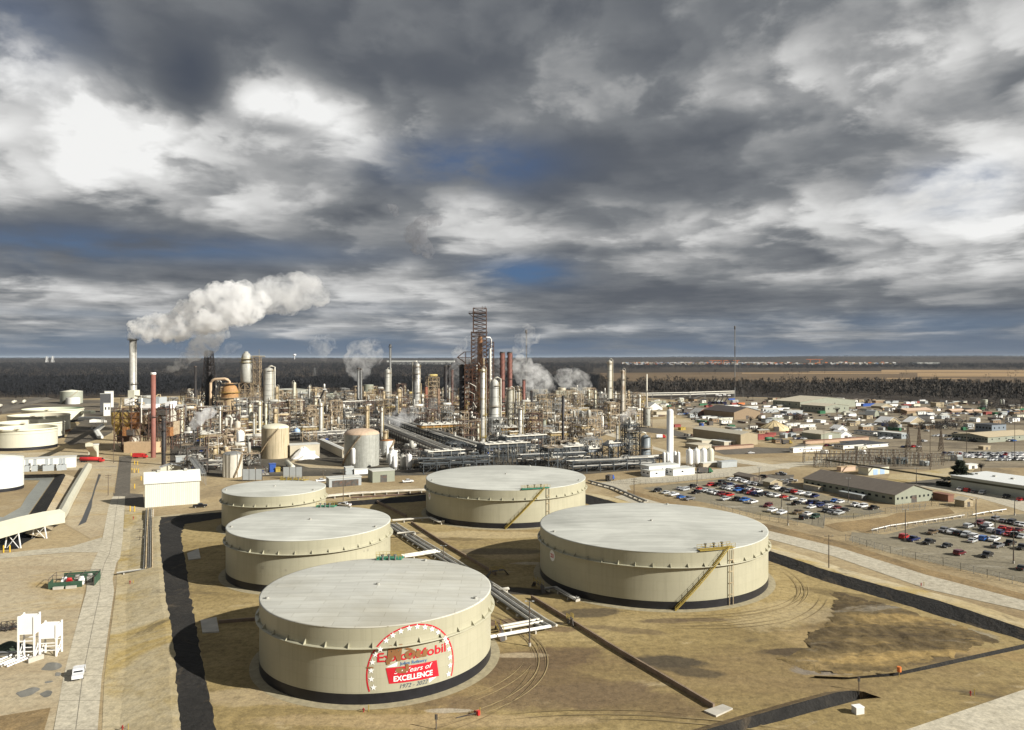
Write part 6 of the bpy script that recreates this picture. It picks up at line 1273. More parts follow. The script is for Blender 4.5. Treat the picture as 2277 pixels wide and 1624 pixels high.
wall('long brown dike wall running to the bottom right from tank 221',20,[(508,440),(860,655),(1260,905),(1700,1165),(2150,1432)],1.0,.45,DIKE,group='brown dike walls')
wall('brown dike wall between the pipe bundle and the back centre tank',18,[(362,362),(468,432),(700,580),(950,728),(1205,880)],1.0,.45,DIKE,group='brown dike walls')
wall('short brown dike wall behind the patched tank, farthest back',18,[(20,158),(160,225),(310,300)],1.2,.5,DIKE,group='brown dike walls')
wall('low concrete kerb wall across the shaded dirt left of the patched tank',15,[(2115,590),(2500,560)],.8,.5,DIKE,group='brown dike walls')
def footbridge(label,k,a,b):
 A = GQ(k,*a); B_ = GQ(k,*b); q = Vector((B_[0] - A[0],B_[1] - A[1],0)); L = q.length; t = thing('crossover_steps',label,'steps',(A[0],A[1],0),math.atan2(q.y,q.x)); mb = MB(); mb.box((L / 2,0,1.7),(L * .6,1.2,.12)); mb.bar((0,0,0),(L * .2,0,1.7),1.2,.15); mb.bar((L * .8,0,1.7),(L,0,0),1.2,.15); mb.build('treads',STEEL,t); mb = MB()
 for s in (-.6,.6): mb.rail([(L * .2,s),(L * .5,s),(L * .8,s)],1.7,1.1,.08)
 mb.build('handrail',YEL,t)
footbridge('yellow-railed steps over pipes next to the emblem tank',18,(1215,1425),(1275,1540)); footbridge('dark crossover steps in the shade left of tank 221',18,(1110,905),(1330,870)); footbridge('brown platform steps at the foot of tank 221',18,(1580,985),(1690,1060)); footbridge('yellow step rail on the long dike wall',20,(835,665),(875,690))
def pole(label,k,x,yt,yb,kind='light',group=None,mat=None):
 X,Y = spot(k,x,yb); h = hgt(k,yt,Y); t = thing('light_pole' if kind == 'light' else 'utility_pole',label,'light pole' if kind == 'light' else 'utility pole',(X,Y,0),0,group)
 mb = MB(); mb.lathe([(.2,0),(.11,h)],n=8); mb.build('pole',mat or (STEEL if kind == 'light' else WOODP),t)
 if kind == 'light':
  mb = MB(); mb.bar((-.8,0,h),(.8,0,h),.1); mb.build('arm',STEELG,t)
  for s in (-1,1): mb = MB(); mb.box((s * .8,-.1,h + .08),(.5,.3,.16)); mb.build('lamp_head',PANEL,t)
  mb = MB(); mb.cyl((0,0,0),.35,.8,8); mb.build('base',CONC,t)
 else:
  for q in (.4,1.6): mb = MB(); mb.bar((-1.4,0,h - q),(1.4,0,h - q),.16); mb.build('cross_arm',WOODP,t)
  for i in range(3): mb = MB(); mb.cyl((-1.2 + 1.2 * i,0,h - .35),.09,.3,6); mb.build('insulator',GREYV,t)
for q in [('lamp post standing by the dike between the far tanks',18,682,582,742),('slim dark lamp post right of the emblem tank',18,1543,1138,1590),('lamp post at the left end of the gravel car park',7,1037,20,290),('lamp post by the small brown shed',7,2168,-40,215),('lamp post in front of the long workshop wall',8,1606,150,600),('lamp post among the cars in the middle of the gravel car park',8,388,405,712),('lamp post at the front of the gravel car park near tank 221',8,506,605,1010),('lamp post by the red car at the front of the right car park',9,258,-8,520),('lamp post with a yellow base beside the dark red car',9,1462,-190,290),('lamp post amid the rows of the right car park',9,1786,68,530),('nearest lamp post of the right car park on a yellow base',9,2098,370,915),('lamp post at the far edge of the right car park',9,2118,-160,95),('lamp post on the lawn below the substation',10,445,395,660),('lamp post by the brown warehouse trailers',5,758,860,990),('lamp post in front of the tan warehouse',5,1075,855,1010),('twin-headed lamp post behind the dome tent',5,1257,848,930),('lamp post right of the dome tent',5,1552,915,1010),('lamp post by the white gas plant cabin',5,508,1450,1600)]: pole(*q)
for q in [('wooden pole standing in the black berm by the road',19,622,78,362),('wooden pole between tank 221 and the gravel car park road',7,-110,150,460),('tall grey pole in the middle of the substation',6,1298,462,950),('wooden pole on the road right of the substation',6,1662,405,780),('wooden pole before the long tan-roofed building',6,2143,430,845),('wooden pole at the left end of the substation',6,46,660,870),('wooden pole by the brick wall near the trailers',6,237,548,705),('wooden pole beside the grey panels behind the smallest tank',24,1198,85,200),('tall thin pole right of the smallest tank by the berm',24,1415,90,430),('thin pole left of the covered conveyor cut',14,1082,370,580),('wooden pole on the road behind the red tanker',14,1135,115,255),('first short rusty post on the verge',14,1400,908,958),('second short rusty post on the verge',14,1398,988,1040)]: pole(*q,kind='utility')
DREDH = M('dull_hydrant_red',(.28,.035,.03),.6,var=.15)
def hydrant(label,k,x,yt,yb):
 X,Y = spot(k,x,yb); h = max(hgt(k,yt,Y),.9); t = thing('fire_hydrant',label,'hydrant',(X,Y,.06),0,'red fire hydrants'); mb = MB(); mb.lathe([(.15,0),(.12,.1),(.12,h * .7),(.16,h * .73),(.08,h * .85)],n=10); mb.build('barrel',DREDH,t)
 for s in (-1,1): mb = MB(); mb.tube([(s * .1,0,h * .55),(s * .28,0,h * .55)],.08,8); mb.build('outlet',DREDH,t)
 mb = MB(); mb.cyl((.9,.2,0),.08,1.2,6); mb.build('marker_post',YEL,t)
for q in [('red hydrant on the verge right of the road junction',14,1332,782,822),('red hydrant on the verge opposite the green enclosure',15,1258,168,212),('red hydrant cut by the bottom edge by the road',15,1185,1568,1635),('red hydrant on the dirt in front of the emblem tank',23,1022,1428,1462),('red hydrant beside the pale road at the bottom right',19,1742,1305,1352),('red hydrant on the strip beside the right-hand road',19,1352,455,485),('red hydrant lying short beside the leaning bar, right of the emblem tank',23,2025,1450,1482)]: hydrant(*q)
def small(label,cat,name,k,x,yb,build,rz=0.0):
 X,Y = spot(k,x,yb); t = thing(name,label,cat,(X,Y,.06),rz); build(t,lambda px: wid(k,px,Y)); return t
def b_barrel(t,s): mb = MB(); mb.cyl((0,0,1.1),.42,1.0,12); mb.build('marker',ORNG,t); mb = MB(); mb.cyl((0,0,0),.06,1.2,6); mb.build('post',YEL,t)
small('orange marker barrel on a post by the black dirt edge','marker','marker_barrel',19,1178,1205,b_barrel)
def b_box(t,s): mb = MB(); mb.box((0,0,.6),(1.7,1.3,1.2)); mb.build('cabinet',WALLW,t); mb = MB(); mb.box((0,0,1.26),(1.8,1.4,.12)); mb.build('lid',WHITE,t)
small('small white cabinet box alone below the gravel bank','cabinet','utility_cabinet',19,852,1490,b_box,R(15))
def b_post(t,s): mb = MB(); mb.cyl((0,0,0),.1,2.6,6); mb.build('post',STEEL,t); mb = MB(); mb.box((0,0,2.2),(.5,.1,.9)); mb.build('plate',STEEL,t)
small('dark sign post on top of the gravel bank','sign','sign_post',19,860,1312,b_post); small('white-topped post at the bottom edge under the emblem tank','sign','sign_post',23,1676,1620,lambda t,s: (b_post(t,s)))
def b_bar(t,s): mb = MB(); mb.bar((-2.5,-.8,.1),(1.2,.3,.5),.15); mb.build('rod',STEEL,t); mb = MB(); mb.cyl((1.4,.3,.1),.35,.8,8); mb.build('cap',REDP,t)
small('dark bar lying on the dirt right of the emblem tank','bar','survey_bar',23,1985,1500,b_bar)
for k,(cr,pts,lb) in enumerate([(14,[(1870,1165),(1985,1120),(2005,1215),(1885,1232)],'pale concrete ramp slab beside the berm, upper one'),(15,[(1940,570),(2095,540),(2120,680),(1960,690)],'pale concrete ramp slab beside the berm, lower one'),(20,[(2060,1462),(2230,1405),(2320,1440),(2170,1510)],'pale concrete slab at the end of the long dike wall')]):
 W = [GQ(cr,*p) for p in pts]; b = W[0]; mb = MB(); mb.prism([(p[0] - b[0],p[1] - b[1]) for p in W][::1],0,.3); o = mb.build('concrete_pad',CONC,None); o.location = (b[0],b[1],.06); tag(o,lb,'slab')
# --- left yard
def hopper_frame(label,x0,x1,yt,ym,yb,dz):
 X,Y = spot(15,(x0 + x1) / 2,yb); W = wid(15,x1 - x0,Y); z = lambda y: hgt(15,y,Y); t = thing('steel_bin',label,'bin',(X,Y,.06),R(8)); D = W * .75
 mb = MB(); zz0,zz1 = z(ym),z(yt)
 mb.add([(-W / 2,0,zz0),(W / 2,0,zz0),(W / 2,D,zz0),(-W / 2,D,zz0),(-W / 2,0,zz1),(W / 2,0,zz1),(W / 2,D,zz1),(-W / 2,D,zz1)],[(0,1,5,4),(1,2,6,5),(2,3,7,6),(3,0,4,7),(3,2,1,0)]); mb.box((0,D / 2,zz0 + .4),(W * .94,D * .94,.2)); mb.build('bin_body',WHITE,t)
 for sx in (-1,1):
  for sy in (0,1): mb = MB(); mb.bar((sx * W * .47,sy * D,0),(sx * W * .47,sy * D,zz1 + .3),.3); mb.build('leg',WHITE,t)
 mb = MB()
 for q in (.35,.75): mb.bar((-W * .47,0,zz0 * q),(W * .47,0,zz0 * q),.16); mb.bar((-W * .47,D,zz0 * q),(W * .47,D,zz0 * q),.16); mb.bar((-W * .47,0,zz0 * .1),(-W * .47,D,zz0 * q),.14); mb.bar((W * .47,0,zz0 * .1),(W * .47,D,zz0 * q),.14)
 mb.build('bracing',WHITE,t)
hopper_frame('taller left one of two white bins on legs in the yard',178,330,535,700,955,0); hopper_frame('lower right one of two white bins on legs in the yard',385,545,615,740,915,0)
def b_pipes(t,s):
 for i in range(9): mb = MB(); mb.tube([(-3.2 + i * .62,-2.8,.25 + .3 * (i % 2)),(-1.4 + i * .62,2.6,.25 + .3 * (i % 2))],.2,8); mb.build('pipe_length',WHITE if i % 3 else PIPEW,t)
 mb = MB(); mb.box((-1,-1.5,.1),(7,.3,.2)); mb.box((0,1.5,.1),(7,.3,.2)); mb.build('timber',WOODP,t)
small('stack of loose white pipes lying in the yard at the left edge','pipes','pipe_stack',15,70,970,b_pipes)
def b_tarp(t,s):
 mb = MB(); rd = random.Random(3); n = 9; vs = [((i - 4) * .9,(j - 4) * .7,max(.05,1.6 - .09 * ((i - 4) ** 2 + (j - 4) ** 2) + rd.uniform(-.35,.35))) for j in range(n) for i in range(n)]
 mb.add(vs,[(j * n + i,j * n + i + 1,(j + 1) * n + i + 1,(j + 1) * n + i) for j in range(n - 1) for i in range(n - 1)]); mb.build('tarpaulin',M('dark_tarp',(.035,.05,.03),.7,var=.4),t); mb = MB(); mb.box((1,-2.8,.35),(5,1.2,.6)); mb.build('scrap',STEELG,t)
small('heap of dark green tarpaulin and scrap at the left edge of the yard','heap','tarp_heap',15,80,850,b_tarp)
def b_cart(t,s):
 mb = MB(); mb.frame(3.6,2.2,[.9,1.8],3,1,.12); mb.build('frame',BLACKST,t); mb = MB(); mb.box((0,0,.55),(3.4,2,.15)); mb.build('bed',STEEL,t)
small('small black steel rack behind the tarpaulin heap','rack','steel_rack',15,92,655,b_cart,R(25))
def b_encl(t,s):
 W,D = 11.5,7.5
 for i,(c,d) in enumerate([((-1.5,0,.9),(W - 3,.15,1.7)),((-W / 2,D * .3,.9),(.15,D * .6,1.7)),((1,D,1.2),(W - 2,.15,2.3)),((W / 2,D / 2,1.2),(.15,D,2.3))]): mb = MB(); mb.box(c,d); mb.build('screen_panel',M('green_screen',(.03,.07,.04),.75,var=.25),t)
 for i,(x,y,m) in enumerate([(-2.5,3,WHITE),(.5,4.5,GREYV),(2,2.5,WHITE),(-1,2,REDP),(3.6,5,GREYV)]): mb = MB(); mb.box((x,y,.9),(1.4,1.2,1.6)); mb.hcyl((x - .5,y,2.0),(x + .5,y,2.0),.4,8); mb.build('equipment',m,t)
 for i in range(2): mb = MB(); mb.box((-3 + 3.2 * i,-1,.4),(2.6,.8,.7)); mb.build('barrier_block',CONC,t)
 mb = MB(); mb.frame(W,D,[2.75],3,2,.12,brace=False,y0=D / 2); mb.build('posts',STEEL,t)
small('dark green screened enclosure of equipment beside the road','enclosure','screened_enclosure',15,690,245,b_encl,R(16))
def b_barrier(t,s): mb = MB(); mb.xprof([(-1.6,0),(1.6,0),(1.6,.9),(-1.6,.9)],.5); mb.build('block',CONC,t); mb = MB(); mb.xprof([(-1.55,.9),(1.55,.9),(1.5,1.0),(-1.5,1.0)],.3); mb.build('crown',CONC,t)
small('pale concrete barrier at the foot of the white bins','barrier','concrete_barrier',15,345,955,b_barrier,R(60))
for i,(k,x,y) in enumerate([(14,1300,740),(14,1345,742),(14,1318,350),(14,1340,352),(14,1362,352),(14,1384,354),(14,1410,430),(14,1345,510),(14,1345,270),(14,1375,275),(14,1310,190),(14,35,1150),(14,98,1148)]):
 X,Y = spot(k,x,y); t = thing('bollard',['yellow bollard left of the big cream shed','yellow bollard at the road edge by the pipe racks','yellow bollard by the elevated conveyor'][0 if i < 8 else 1 if i < 11 else 2],'bollard',(X,Y,0),0,'yellow bollards'); mb = MB(); mb.cyl((0,0,0),.22,2.2,8); mb.build('post',M('bollard_yellow',(.60,.38,.03),.6,var=.1),t); mb = MB(); mb.lathe([(.22,2.2),(.1,2.4)],n=8); mb.build('cap',MATS['bollard_yellow'],t)
# covered conveyors
CONVM = M('cream_conveyor_skin',(.50,.48,.37),.5,var=.04,sc=.2)
def gallery(label,pts,w_,h,legs=(),mat=CONVM,name='conveyor_gallery',lname=None,zg=None):
 b = Vector((pts[0][0],pts[0][1],0)); P = [Vector(p) - b for p in pts]; t = thing(name,label,'conveyor',(b.x,b.y,0)); lm(lname,pts[0][0],pts[0][1]); rings = []
 for i,p in enumerate(P):
  d = P[min(i + 1,len(P) - 1)] - P[max(i - 1,0)]; d.z = 0; d.normalize(); n = Vector((-d.y,d.x,0)) * (w_ / 2)
  rings.append([tuple(p + n),tuple(p - n),tuple(p - n + Vector((0,0,h * .75))),tuple(p + Vector((0,0,h))),tuple(p + n + Vector((0,0,h * .75)))])
 mb = MB(); vs = [q for r_ in rings for q in r_]; m = 5
 mb.add(vs,[(i * m + j,i * m + (j + 1) % m,(i + 1) * m + (j + 1) % m,(i + 1) * m + j) for i in range(len(P) - 1) for j in range(m)] + [tuple(range(m)),tuple(range(len(vs) - 1,len(vs) - m - 1,-1))]); mb.build('housing',mat,t)
 for f in legs:
  L = sum((P[i + 1] - P[i]).length for i in range(len(P) - 1)) * f; i = 0
  while i < len(P) - 2 and L > (P[i + 1] - P[i]).length: L -= (P[i + 1] - P[i]).length; i += 1
  p = P[i].lerp(P[i + 1],L / max((P[i + 1] - P[i]).length,.1)); d = (P[i + 1] - P[i]).normalized(); n = Vector((-d.y,d.x,0)); mb = MB(); zz = p.z
  for s in (-1,1):
   q = p + n * s * w_ * .45; mb.bar((q.x,q.y,zz),(q.x + n.x * s * .8,q.y + n.y * s * .8,0),.3)
  q0 = p + n * w_ * .5; q1 = p - n * w_ * .5; mb.bar((q0.x,q0.y,0),(q1.x,q1.y,zz),.18); mb.bar((q1.x,q1.y,0),(q0.x,q0.y,zz),.18); mb.build('trestle',WHITE,t)
 return t
def g3(k,x,y,z): return (*GQ(k,x,y,z),z)
gallery('long cream covered conveyor lying in the cut towards the plant',[g3(14,885,305,.4),g3(14,790,470,.4),g3(14,690,650,.4),g3(14,635,760,.6),g3(14,610,800,1.5),g3(14,590,830,3.2)],3.4,3.0,lname='the cream conveyor')
gallery('elevated cream conveyor gallery on crossed trestles at the left edge',[g3(14,600,850,3.5),g3(14,430,880,4.2),g3(14,200,935,5.0),g3(14,-60,1010,5.6),g3(14,-350,1090,6.2)],4.2,5.0,legs=(.22,.52,.8))
building('cream transfer house where the conveyors meet behind the red tanker',14,(850,190),(885,205),(985,195),80,CREAM,WALLW,'flat',name='transfer_house',Lv=7,lname='the transfer house')
gallery('sloping cream conveyor hood down to the transfer house',[g3(14,935,195,.5),g3(14,930,150,5),g3(14,900,110,9),g3(14,890,90,11)],4,2.5)
gallery('white arched conveyor hood bending over by the green-roofed tank',[g3(1,1005,1260,.5),g3(1,960,1190,2),g3(1,1040,1130,5),g3(1,1045,1100,9),g3(1,1020,1100,15),g3(1,985,1100,21),g3(1,930,1100,24)],4,2.2,mat=WALLW)
gallery('pale horizontal conveyor running left from the arched hood',[g3(1,1030,1080,8),g3(1,900,1075,7.5),g3(1,800,1075,7)],4,3.2,legs=(.4,),mat=WALLW)
gallery('grey conveyor climbing to the dark tower behind the tanks',[g3(1,810,1010,7),g3(1,930,1010,13)],4,3,mat=WALLGR)
building('dark square tower block beside the boiler house',1,(985,990),(1000,998),(1110,985),815,M('dark_tower_cladding',(.06,.06,.062),.7,var=.2),ROOFG,'flat',name='crusher_house',Lv=12,lname='the dark tower block'); building('narrow white tower with two small windows before the dark block',1,(1030,1030),(1035,1035),(1105,1028),910,WALLW,ROOFW,'flat',name='transfer_house',Lv=7,wins=3)
building('white block behind the dark tower block',1,(1040,945),(1045,950),(1135,945),790,WALLW,ROOFW,'flat',name='crusher_house',Lv=10)
t = building('long white switch building with grey fan units on its front',14,(-60,325),(190,330),(765,285),222,WALLW,ROOFW,'flat',name='switch_building',Lv=7,lname='the long switch building')
for i,x in enumerate((265,345,460,510,600,635)):
 X,Y = spot(14,x,340 - i * 3); u = thing('fan_unit','grey fan unit ' + ['first','second','third','fourth','fifth','sixth'][i] + ' from the left along the white switch building','fan unit',(X,Y,0),ROT,'grey fan units by the switch building'); mb = MB(); mb.box((0,0,1.6),(3,2.4,3.2)); mb.build('housing',PANEL,u); mb = MB(); mb.cyl((0,0,3.2),.8,.4,12); mb.build('fan',STEELG,u); mb = MB(); mb.box((0,2,5),(1.4,2.5,3)); mb.build('duct',PANEL,u)
# rail tank cars
for i,(xa,ya,xb,yb,lb) in enumerate([(-20,935,75,905,'nearest white rail tank car at the left edge'),(125,893,220,868,'middle white rail tank car on the embankment'),(232,888,305,855,'far white rail tank car on the embankment'),(-60,1005,30,985,'dark rail car below the white ones')]):
 a = GQ(1,xa,ya + 14,4); b = GQ(1,xb,yb + 14,4); q = Vector((b[0] - a[0],b[1] - a[1],0)); q = q.normalized() * min(q.length,22); t = thing('rail_tank_car',lb,'rail car',(a[0],a[1],2.4),math.atan2(q.y,q.x),'rail tank cars'); L = q.length; mb = MB(); mb.hcyl((1,0,3),(L - 1,0,3),1.7,14); mb.build('tank',CREAM if i < 3 else STEEL,t); mb = MB(); mb.cyl((L / 2,0,4.6),.7,.7,10); mb.build('dome',CREAM,t); mb = MB(); mb.box((L / 2,0,1.1),(L,2.4,.4)); mb.build('frame',STEEL,t)
 for f in (.15,.85): mb = MB(); mb.box((L * f,0,.5),(2.6,2.2,.9)); mb.build('bogie',STEEL,t)
mb = MB(); A = GQ(1,-200,1010,2); B_ = GQ(1,420,850,2); d = Vector((B_[0] - A[0],B_[1] - A[1],0)); n = Vector((-d.y,d.x,0)).normalized() * 14; m_ = n * .55
pp = [Vector((*A,0)) - n,Vector((*A,0)) - m_ + Vector((0,0,2.3)),Vector((*A,0)) + m_ + Vector((0,0,2.3)),Vector((*A,0)) + n]; mb.add([tuple(p) for p in pp] + [tuple(p + d) for p in pp],[(0,1,5,4),(1,2,6,5),(2,3,7,6)]); struct('rail_embankment',mb,ASPH)
# --- buildings on the right
BL = [('long workshop with a brown ribbed roof beside the gravel car park',6,(-70,1130),(948,1298),(1340,1255),1200,WALLGR,ROOFBR,'gable',dict(rise=.14,wins=14,name='workshop',lname='the long workshop',doors=1)),
 ('wide flat building with a white roof at the right edge',10,(1275,695),(2600,975),(3300,900),748,M('pale_green_wall',(.42,.43,.36),.6,var=.05),M('white_membrane_roof',(.62,.63,.61),.6,var=.04),'flat',dict(name='office_building',lname='the white-roofed building',wins=0,vents=5)),
 ('small tan gabled shelter with parked carts inside',10,(1085,1035),(1262,1062),(1372,1035),950,WALLTAN,WALLBE,'gable',dict(name='shelter',doors=1)),
 ('red-brown brick box at the end of the long workshop',10,(748,925),(985,975),(1010,968),860,BRICK,BRICK,'flat',dict(name='brick_store',Lu=4)),
 ('small white kiosk beside the dark conifer',10,(1318,405),(1335,415),(1495,400),345,WALLW,WALLW,'flat',dict(name='kiosk',Lv=4,doors=1)),
 ('cream substation control house with blue door',6,(555,990),(682,1004),(850,978),932,CREAM,ROOFBR,'flat',dict(name='control_house',doors=2,wm=LBLUE,lname='the substation control house')),
 ('peach container left of the substation control house',6,(400,960),(408,968),(555,955),925,M('peach_container',(.50,.36,.26),.6,var=.06),MATS['peach_wall'],'flat',dict(name='shipping_container',Lv=3)),
 ('two-storey blue-grey office with a pale end wall',12,(1370,765),(1685,792),(1790,760),648,M('blue_grey_wall',(.17,.20,.23),.6,var=.06),ROOFDK,'flat',dict(name='office_building',wins=5,lname='the blue-grey office')),
 ('long low building with a sandy roof right of the substation',12,(1000,905),(1612,975),(2560,905),872,WALLGR,M('sandy_roof',(.46,.38,.25),.7,var=.06),'gable',dict(name='office_building',wins=12,rise=.06,ridge='u',lname='the sandy-roofed building')),
 ('small sandy-roofed gatehouse near the far car park',12,(1490,1090),(1530,1105),(1620,1090),1045,WALLTAN,MATS['sandy_roof'],'flat',dict(name='gatehouse',doors=1)),
 ('large tan warehouse with white chutes behind it',11,(-12,305),(455,345),(960,270),220,WALLGR,WALLBE,'gable',dict(name='warehouse',rise=.05,wins=4,lname='the large far warehouse')),
 ('long warehouse with a pale end wall and dark roller door',11,(440,385),(910,420),(1200,390),298,WALLGR,WALLBE,'gable',dict(name='warehouse',rise=.05,doors=1,wins=7,lname='the pale-ended warehouse')),
 ('white house with a bright blue roof by the far wood',11,(680,252),(770,265),(960,245),225,WALLW,BLUEP,'gable',dict(name='house',rise=.35,ridge='u')),
 ('brown warehouse with a dark roof and sunlit tan gable',13,(585,575),(1072,635),(1500,608),500,M('brown_metal_wall',(.24,.17,.10),.6,var=.08),M('dark_brown_roof',(.075,.062,.055),.6,var=.1),'gable',dict(name='warehouse',rise=.13,doors=1,lname='the brown warehouse')),
 ('brick house with twin pale gables left of the brown warehouse',13,(265,560),(400,575),(580,560),520,BRICK,WALLW,'gable',dict(name='house',rise=.3,doors=1)),
 ('tan steel warehouse with a pale roof by the four fat tanks',5,(565,1090),(980,1172),(1165,1160),1052,WALLTAN,M('pale_tan_roof',(.44,.40,.31),.55,var=.06),'gable',dict(name='warehouse',rise=.10,doors=0,lname='the tan steel warehouse')),
 ('low cream block in front of the tan steel warehouse',5,(715,1145),(802,1172),(888,1155),1132,WALLBE,WALLW,'flat',dict(name='store_building',doors=1)),
 ('long cream trailer block left of the low cream block',5,(385,1135),(560,1160),(640,1150),1118,WALLBE,CREAM,'flat',dict(name='store_building')),
 ('cream box store behind the four fat tanks',5,(412,1185),(520,1210),(630,1195),1170,WALLBE,WALLBE,'flat',dict(name='store_building')),
 ('low brick wall building along the bend of the plant road',5,(690,1215),(700,1222),(1030,1180),1195,M('peach_brick',(.40,.28,.19),.8,var=.1),BRICK,'flat',dict(name='boundary_barrier',Lv=2.5)),
 ('long brick boundary wall before the trailers right of the dome tent',11,(545,985),(552,990),(1780,920),935,MATS['peach_brick'],BRICK,'flat',dict(name='boundary_barrier',Lv=2.5)),
 ('garage with a pale roof and white roller door',11,(570,860),(810,905),(1115,870),800,WALLGR,WALLBE,'gable',dict(name='garage',rise=.06,doors=1,wm=WHITE)),
 ('small white-roofed house right of the garage',11,(1110,850),(1190,880),(1330,860),825,WALLW,WHITE,'gable',dict(name='house',rise=.25,doors=1)),
 ('white-roofed house above the garage',11,(1075,745),(1140,765),(1270,750),712,WALLW,WHITE,'gable',dict(name='house',rise=.25,doors=1)),
 ('tan house with a bright white roof near the scrub',11,(1890,620),(2030,645),(2215,625),598,WALLTAN,WHITE,'gable',dict(name='house',rise=.25,doors=1)),
 ('tan shed under a wide white roof at the scrub edge',12,(110,620),(180,635),(400,615),600,WALLTAN,WHITE,'gable',dict(name='house',rise=.22)),
 ('long brown shed with a peach roof below the wood',12,(-20,415),(125,438),(520,410),385,M('brown_shed_wall',(.24,.16,.09),.7,var=.1),MATS['peach_container'],'gable',dict(name='shed',rise=.12,ridge='u')),
 ('first brown peach-roofed house behind the row of white cars',12,(850,410),(950,420),(1180,408),390,MATS['brown_shed_wall'],MATS['peach_container'],'gable',dict(name='house',rise=.2,ridge='u')),
 ('second brown peach-roofed house, at the right end of the white cars',12,(1180,420),(1240,430),(1470,415),398,MATS['brown_shed_wall'],MATS['peach_container'],'gable',dict(name='house',rise=.2,ridge='u')),
 ('small brown cabin with a tan roof at the wood edge',11,(1790,235),(1830,245),(1935,235),195,MATS['brown_shed_wall'],WALLBE,'flat',dict(name='cabin',Lv=7)),
 ('tan shed with a sandy roof by the containers',11,(1800,325),(1930,340),(2050,325),300,WALLTAN,WALLBE,'gable',dict(name='shed',rise=.15)),
 ('tan cube silo house in the scrub',12,(650,315),(660,325),(750,315),240,WALLTAN,WALLTAN,'flat',dict(name='silo_house',Lv=8)),
 ('brown small shed beside the gravel car park',7,(1755,150),(2005,215),(2168,190),140,M('brown_shed_wall2',(.15,.12,.085),.7,var=.1),ROOFBR,'gable',dict(name='shed',rise=.12,doors=1)),
 ('yellow-tan hut beside the gravel car park',8,(75,290),(180,320),(340,285),225,WALLTAN,WALLBE,'gable',dict(name='hut',rise=.15,doors=1)),
 ('grey crate-like generator bank along the workshop wall',8,(1430,480),(1850,560),(1880,550),500,STEELG,PANEL,'flat',dict(name='generator_bank',Lu=3)),
 ('dark ventilation plant with a tan hood by the workshop',8,(740,350),(1060,400),(1100,385),330,GREYV,WALLTAN,'flat',dict(name='ventilation_unit',Lu=3)),
 ('pale house by the wood left of the plant offices',5,(-60,770),(-20,790),(90,780),765,WALLW,WALLW,'gable',dict(name='house',rise=.3)),('long cream shed left of the row of trailers',5,(60,835),(70,840),(205,830),808,WALLBE,WALLBE,'flat',dict(name='shed',Lv=6)),('grey-green long store near the mast',5,(0,712),(10,716),(185,712),692,WALLGR,WALLBE,'flat',dict(name='store_building',Lv=8)),
 ('grey-blue small store at the right of the tan warehouse yard',5,(1455,1075),(1460,1080),(1580,1075),1045,PANEL,PANEL,'flat',dict(name='store_building',Lv=4)),('white-doored shed on the right beyond the green truck',5,(1690,1085),(1850,1110),(1990,1090),1050,WALLGR,WALLBE,'gable',dict(name='garage',rise=.06,doors=1,wm=WHITE))]
for b in BL:
 t = building(b[0],*b[1:7],b[7],b[8],**b[9])
 if 'white roof at the right' in b[0]: mb = MB(); mb.box((-.05,60,4.4),(.1,120,.9)); mb.build('dark_fascia_band',M('dark_olive_band',(.06,.06,.035),.6),t)
TRL = [('leftmost of three white trailers before the brown warehouse',13,(495,605),(500,612),(735,590),575,WHITE),('middle one of three white trailers before the brown warehouse',13,(595,620),(600,626),(910,605),590,WHITE),('cream right one of three trailers before the brown warehouse',13,(765,640),(800,646),(1065,628),608,CREAM),
 ('white trailer with dark roof in the row of plant offices, left',11,(1095,1060),(1240,1085),(1640,1050),1010,WALLW),('white trailer office behind the dark-roofed one',11,(1400,985),(1650,1060),(2065,1030),1000,WALLW),('long cream trailer office with four windows',11,(1430,800),(1790,838),(1900,825),775,WALLW),('long grey-blue trailer office at the scrub',11,(1900,845),(2300,895),(2380,880),800,M('grey_blue_trailer',(.26,.29,.30),.6,var=.06)),('mint-edged trailer behind the dome tent',11,(200,660),(210,665),(440,650),620,WALLW),('white trailer right of the mint-edged one',11,(440,680),(450,690),(690,670),640,WALLW),('cream trailer before the white-roofed house',11,(610,725),(620,730),(960,745),690,WALLBE),('grey-green trailer above the dome tent',13,(1690,640),(1700,645),(2060,640),605,WALLGR),
 ('back row white trailer behind the brown warehouse, left',13,(900,400),(910,405),(1190,400),380,WHITE),('back row white trailer behind the brown warehouse, right',13,(1110,430),(1120,436),(1440,415),405,WHITE),('grey back row trailer beside the brown warehouse ridge',13,(1270,445),(1280,450),(1480,440),415,PANEL),('white trailer at the far warehouse, upper',13,(1610,405),(1615,410),(1850,400),378,WHITE),('white trailer at the far warehouse, lower',13,(1560,470),(1600,475),(2020,450),435,WHITE),('grey trailer office with parked cars on its right',13,(1640,495),(1650,505),(1880,495),450,PANEL),('blue-grey trailer office with a row of cars in front',11,(70,445),(215,455),(480,440),390,PANEL),('small white camper near the scrub',11,(570,580),(575,585),(690,580),553,WHITE),('white box trailer right of the small camper',11,(760,585),(830,600),(870,590),555,WHITE),
 ('cream office trailer in the substation row',11,(1500,1090),(1510,1095),(1640,1080),1035,CREAM),('long white canopy vehicle bay left of the substation',5,(1540,1245),(1550,1250),(1890,1230),1200,WHITE)]
for lb,k,L,C,Rr,yt,m in TRL: building(lb,k,L,C,Rr,yt,m,ROOFDK if 'dark' in lb or 'four' in lb or 'behind the dark' in lb else ROOFW,'flat',name='office_trailer',cat='trailer',wins=4,group='site office trailers',Lv=None if L[0] < C[0] - 60 else 3.2)
DRED = M('dull_red_steel',(.24,.045,.035),.6,var=.2)
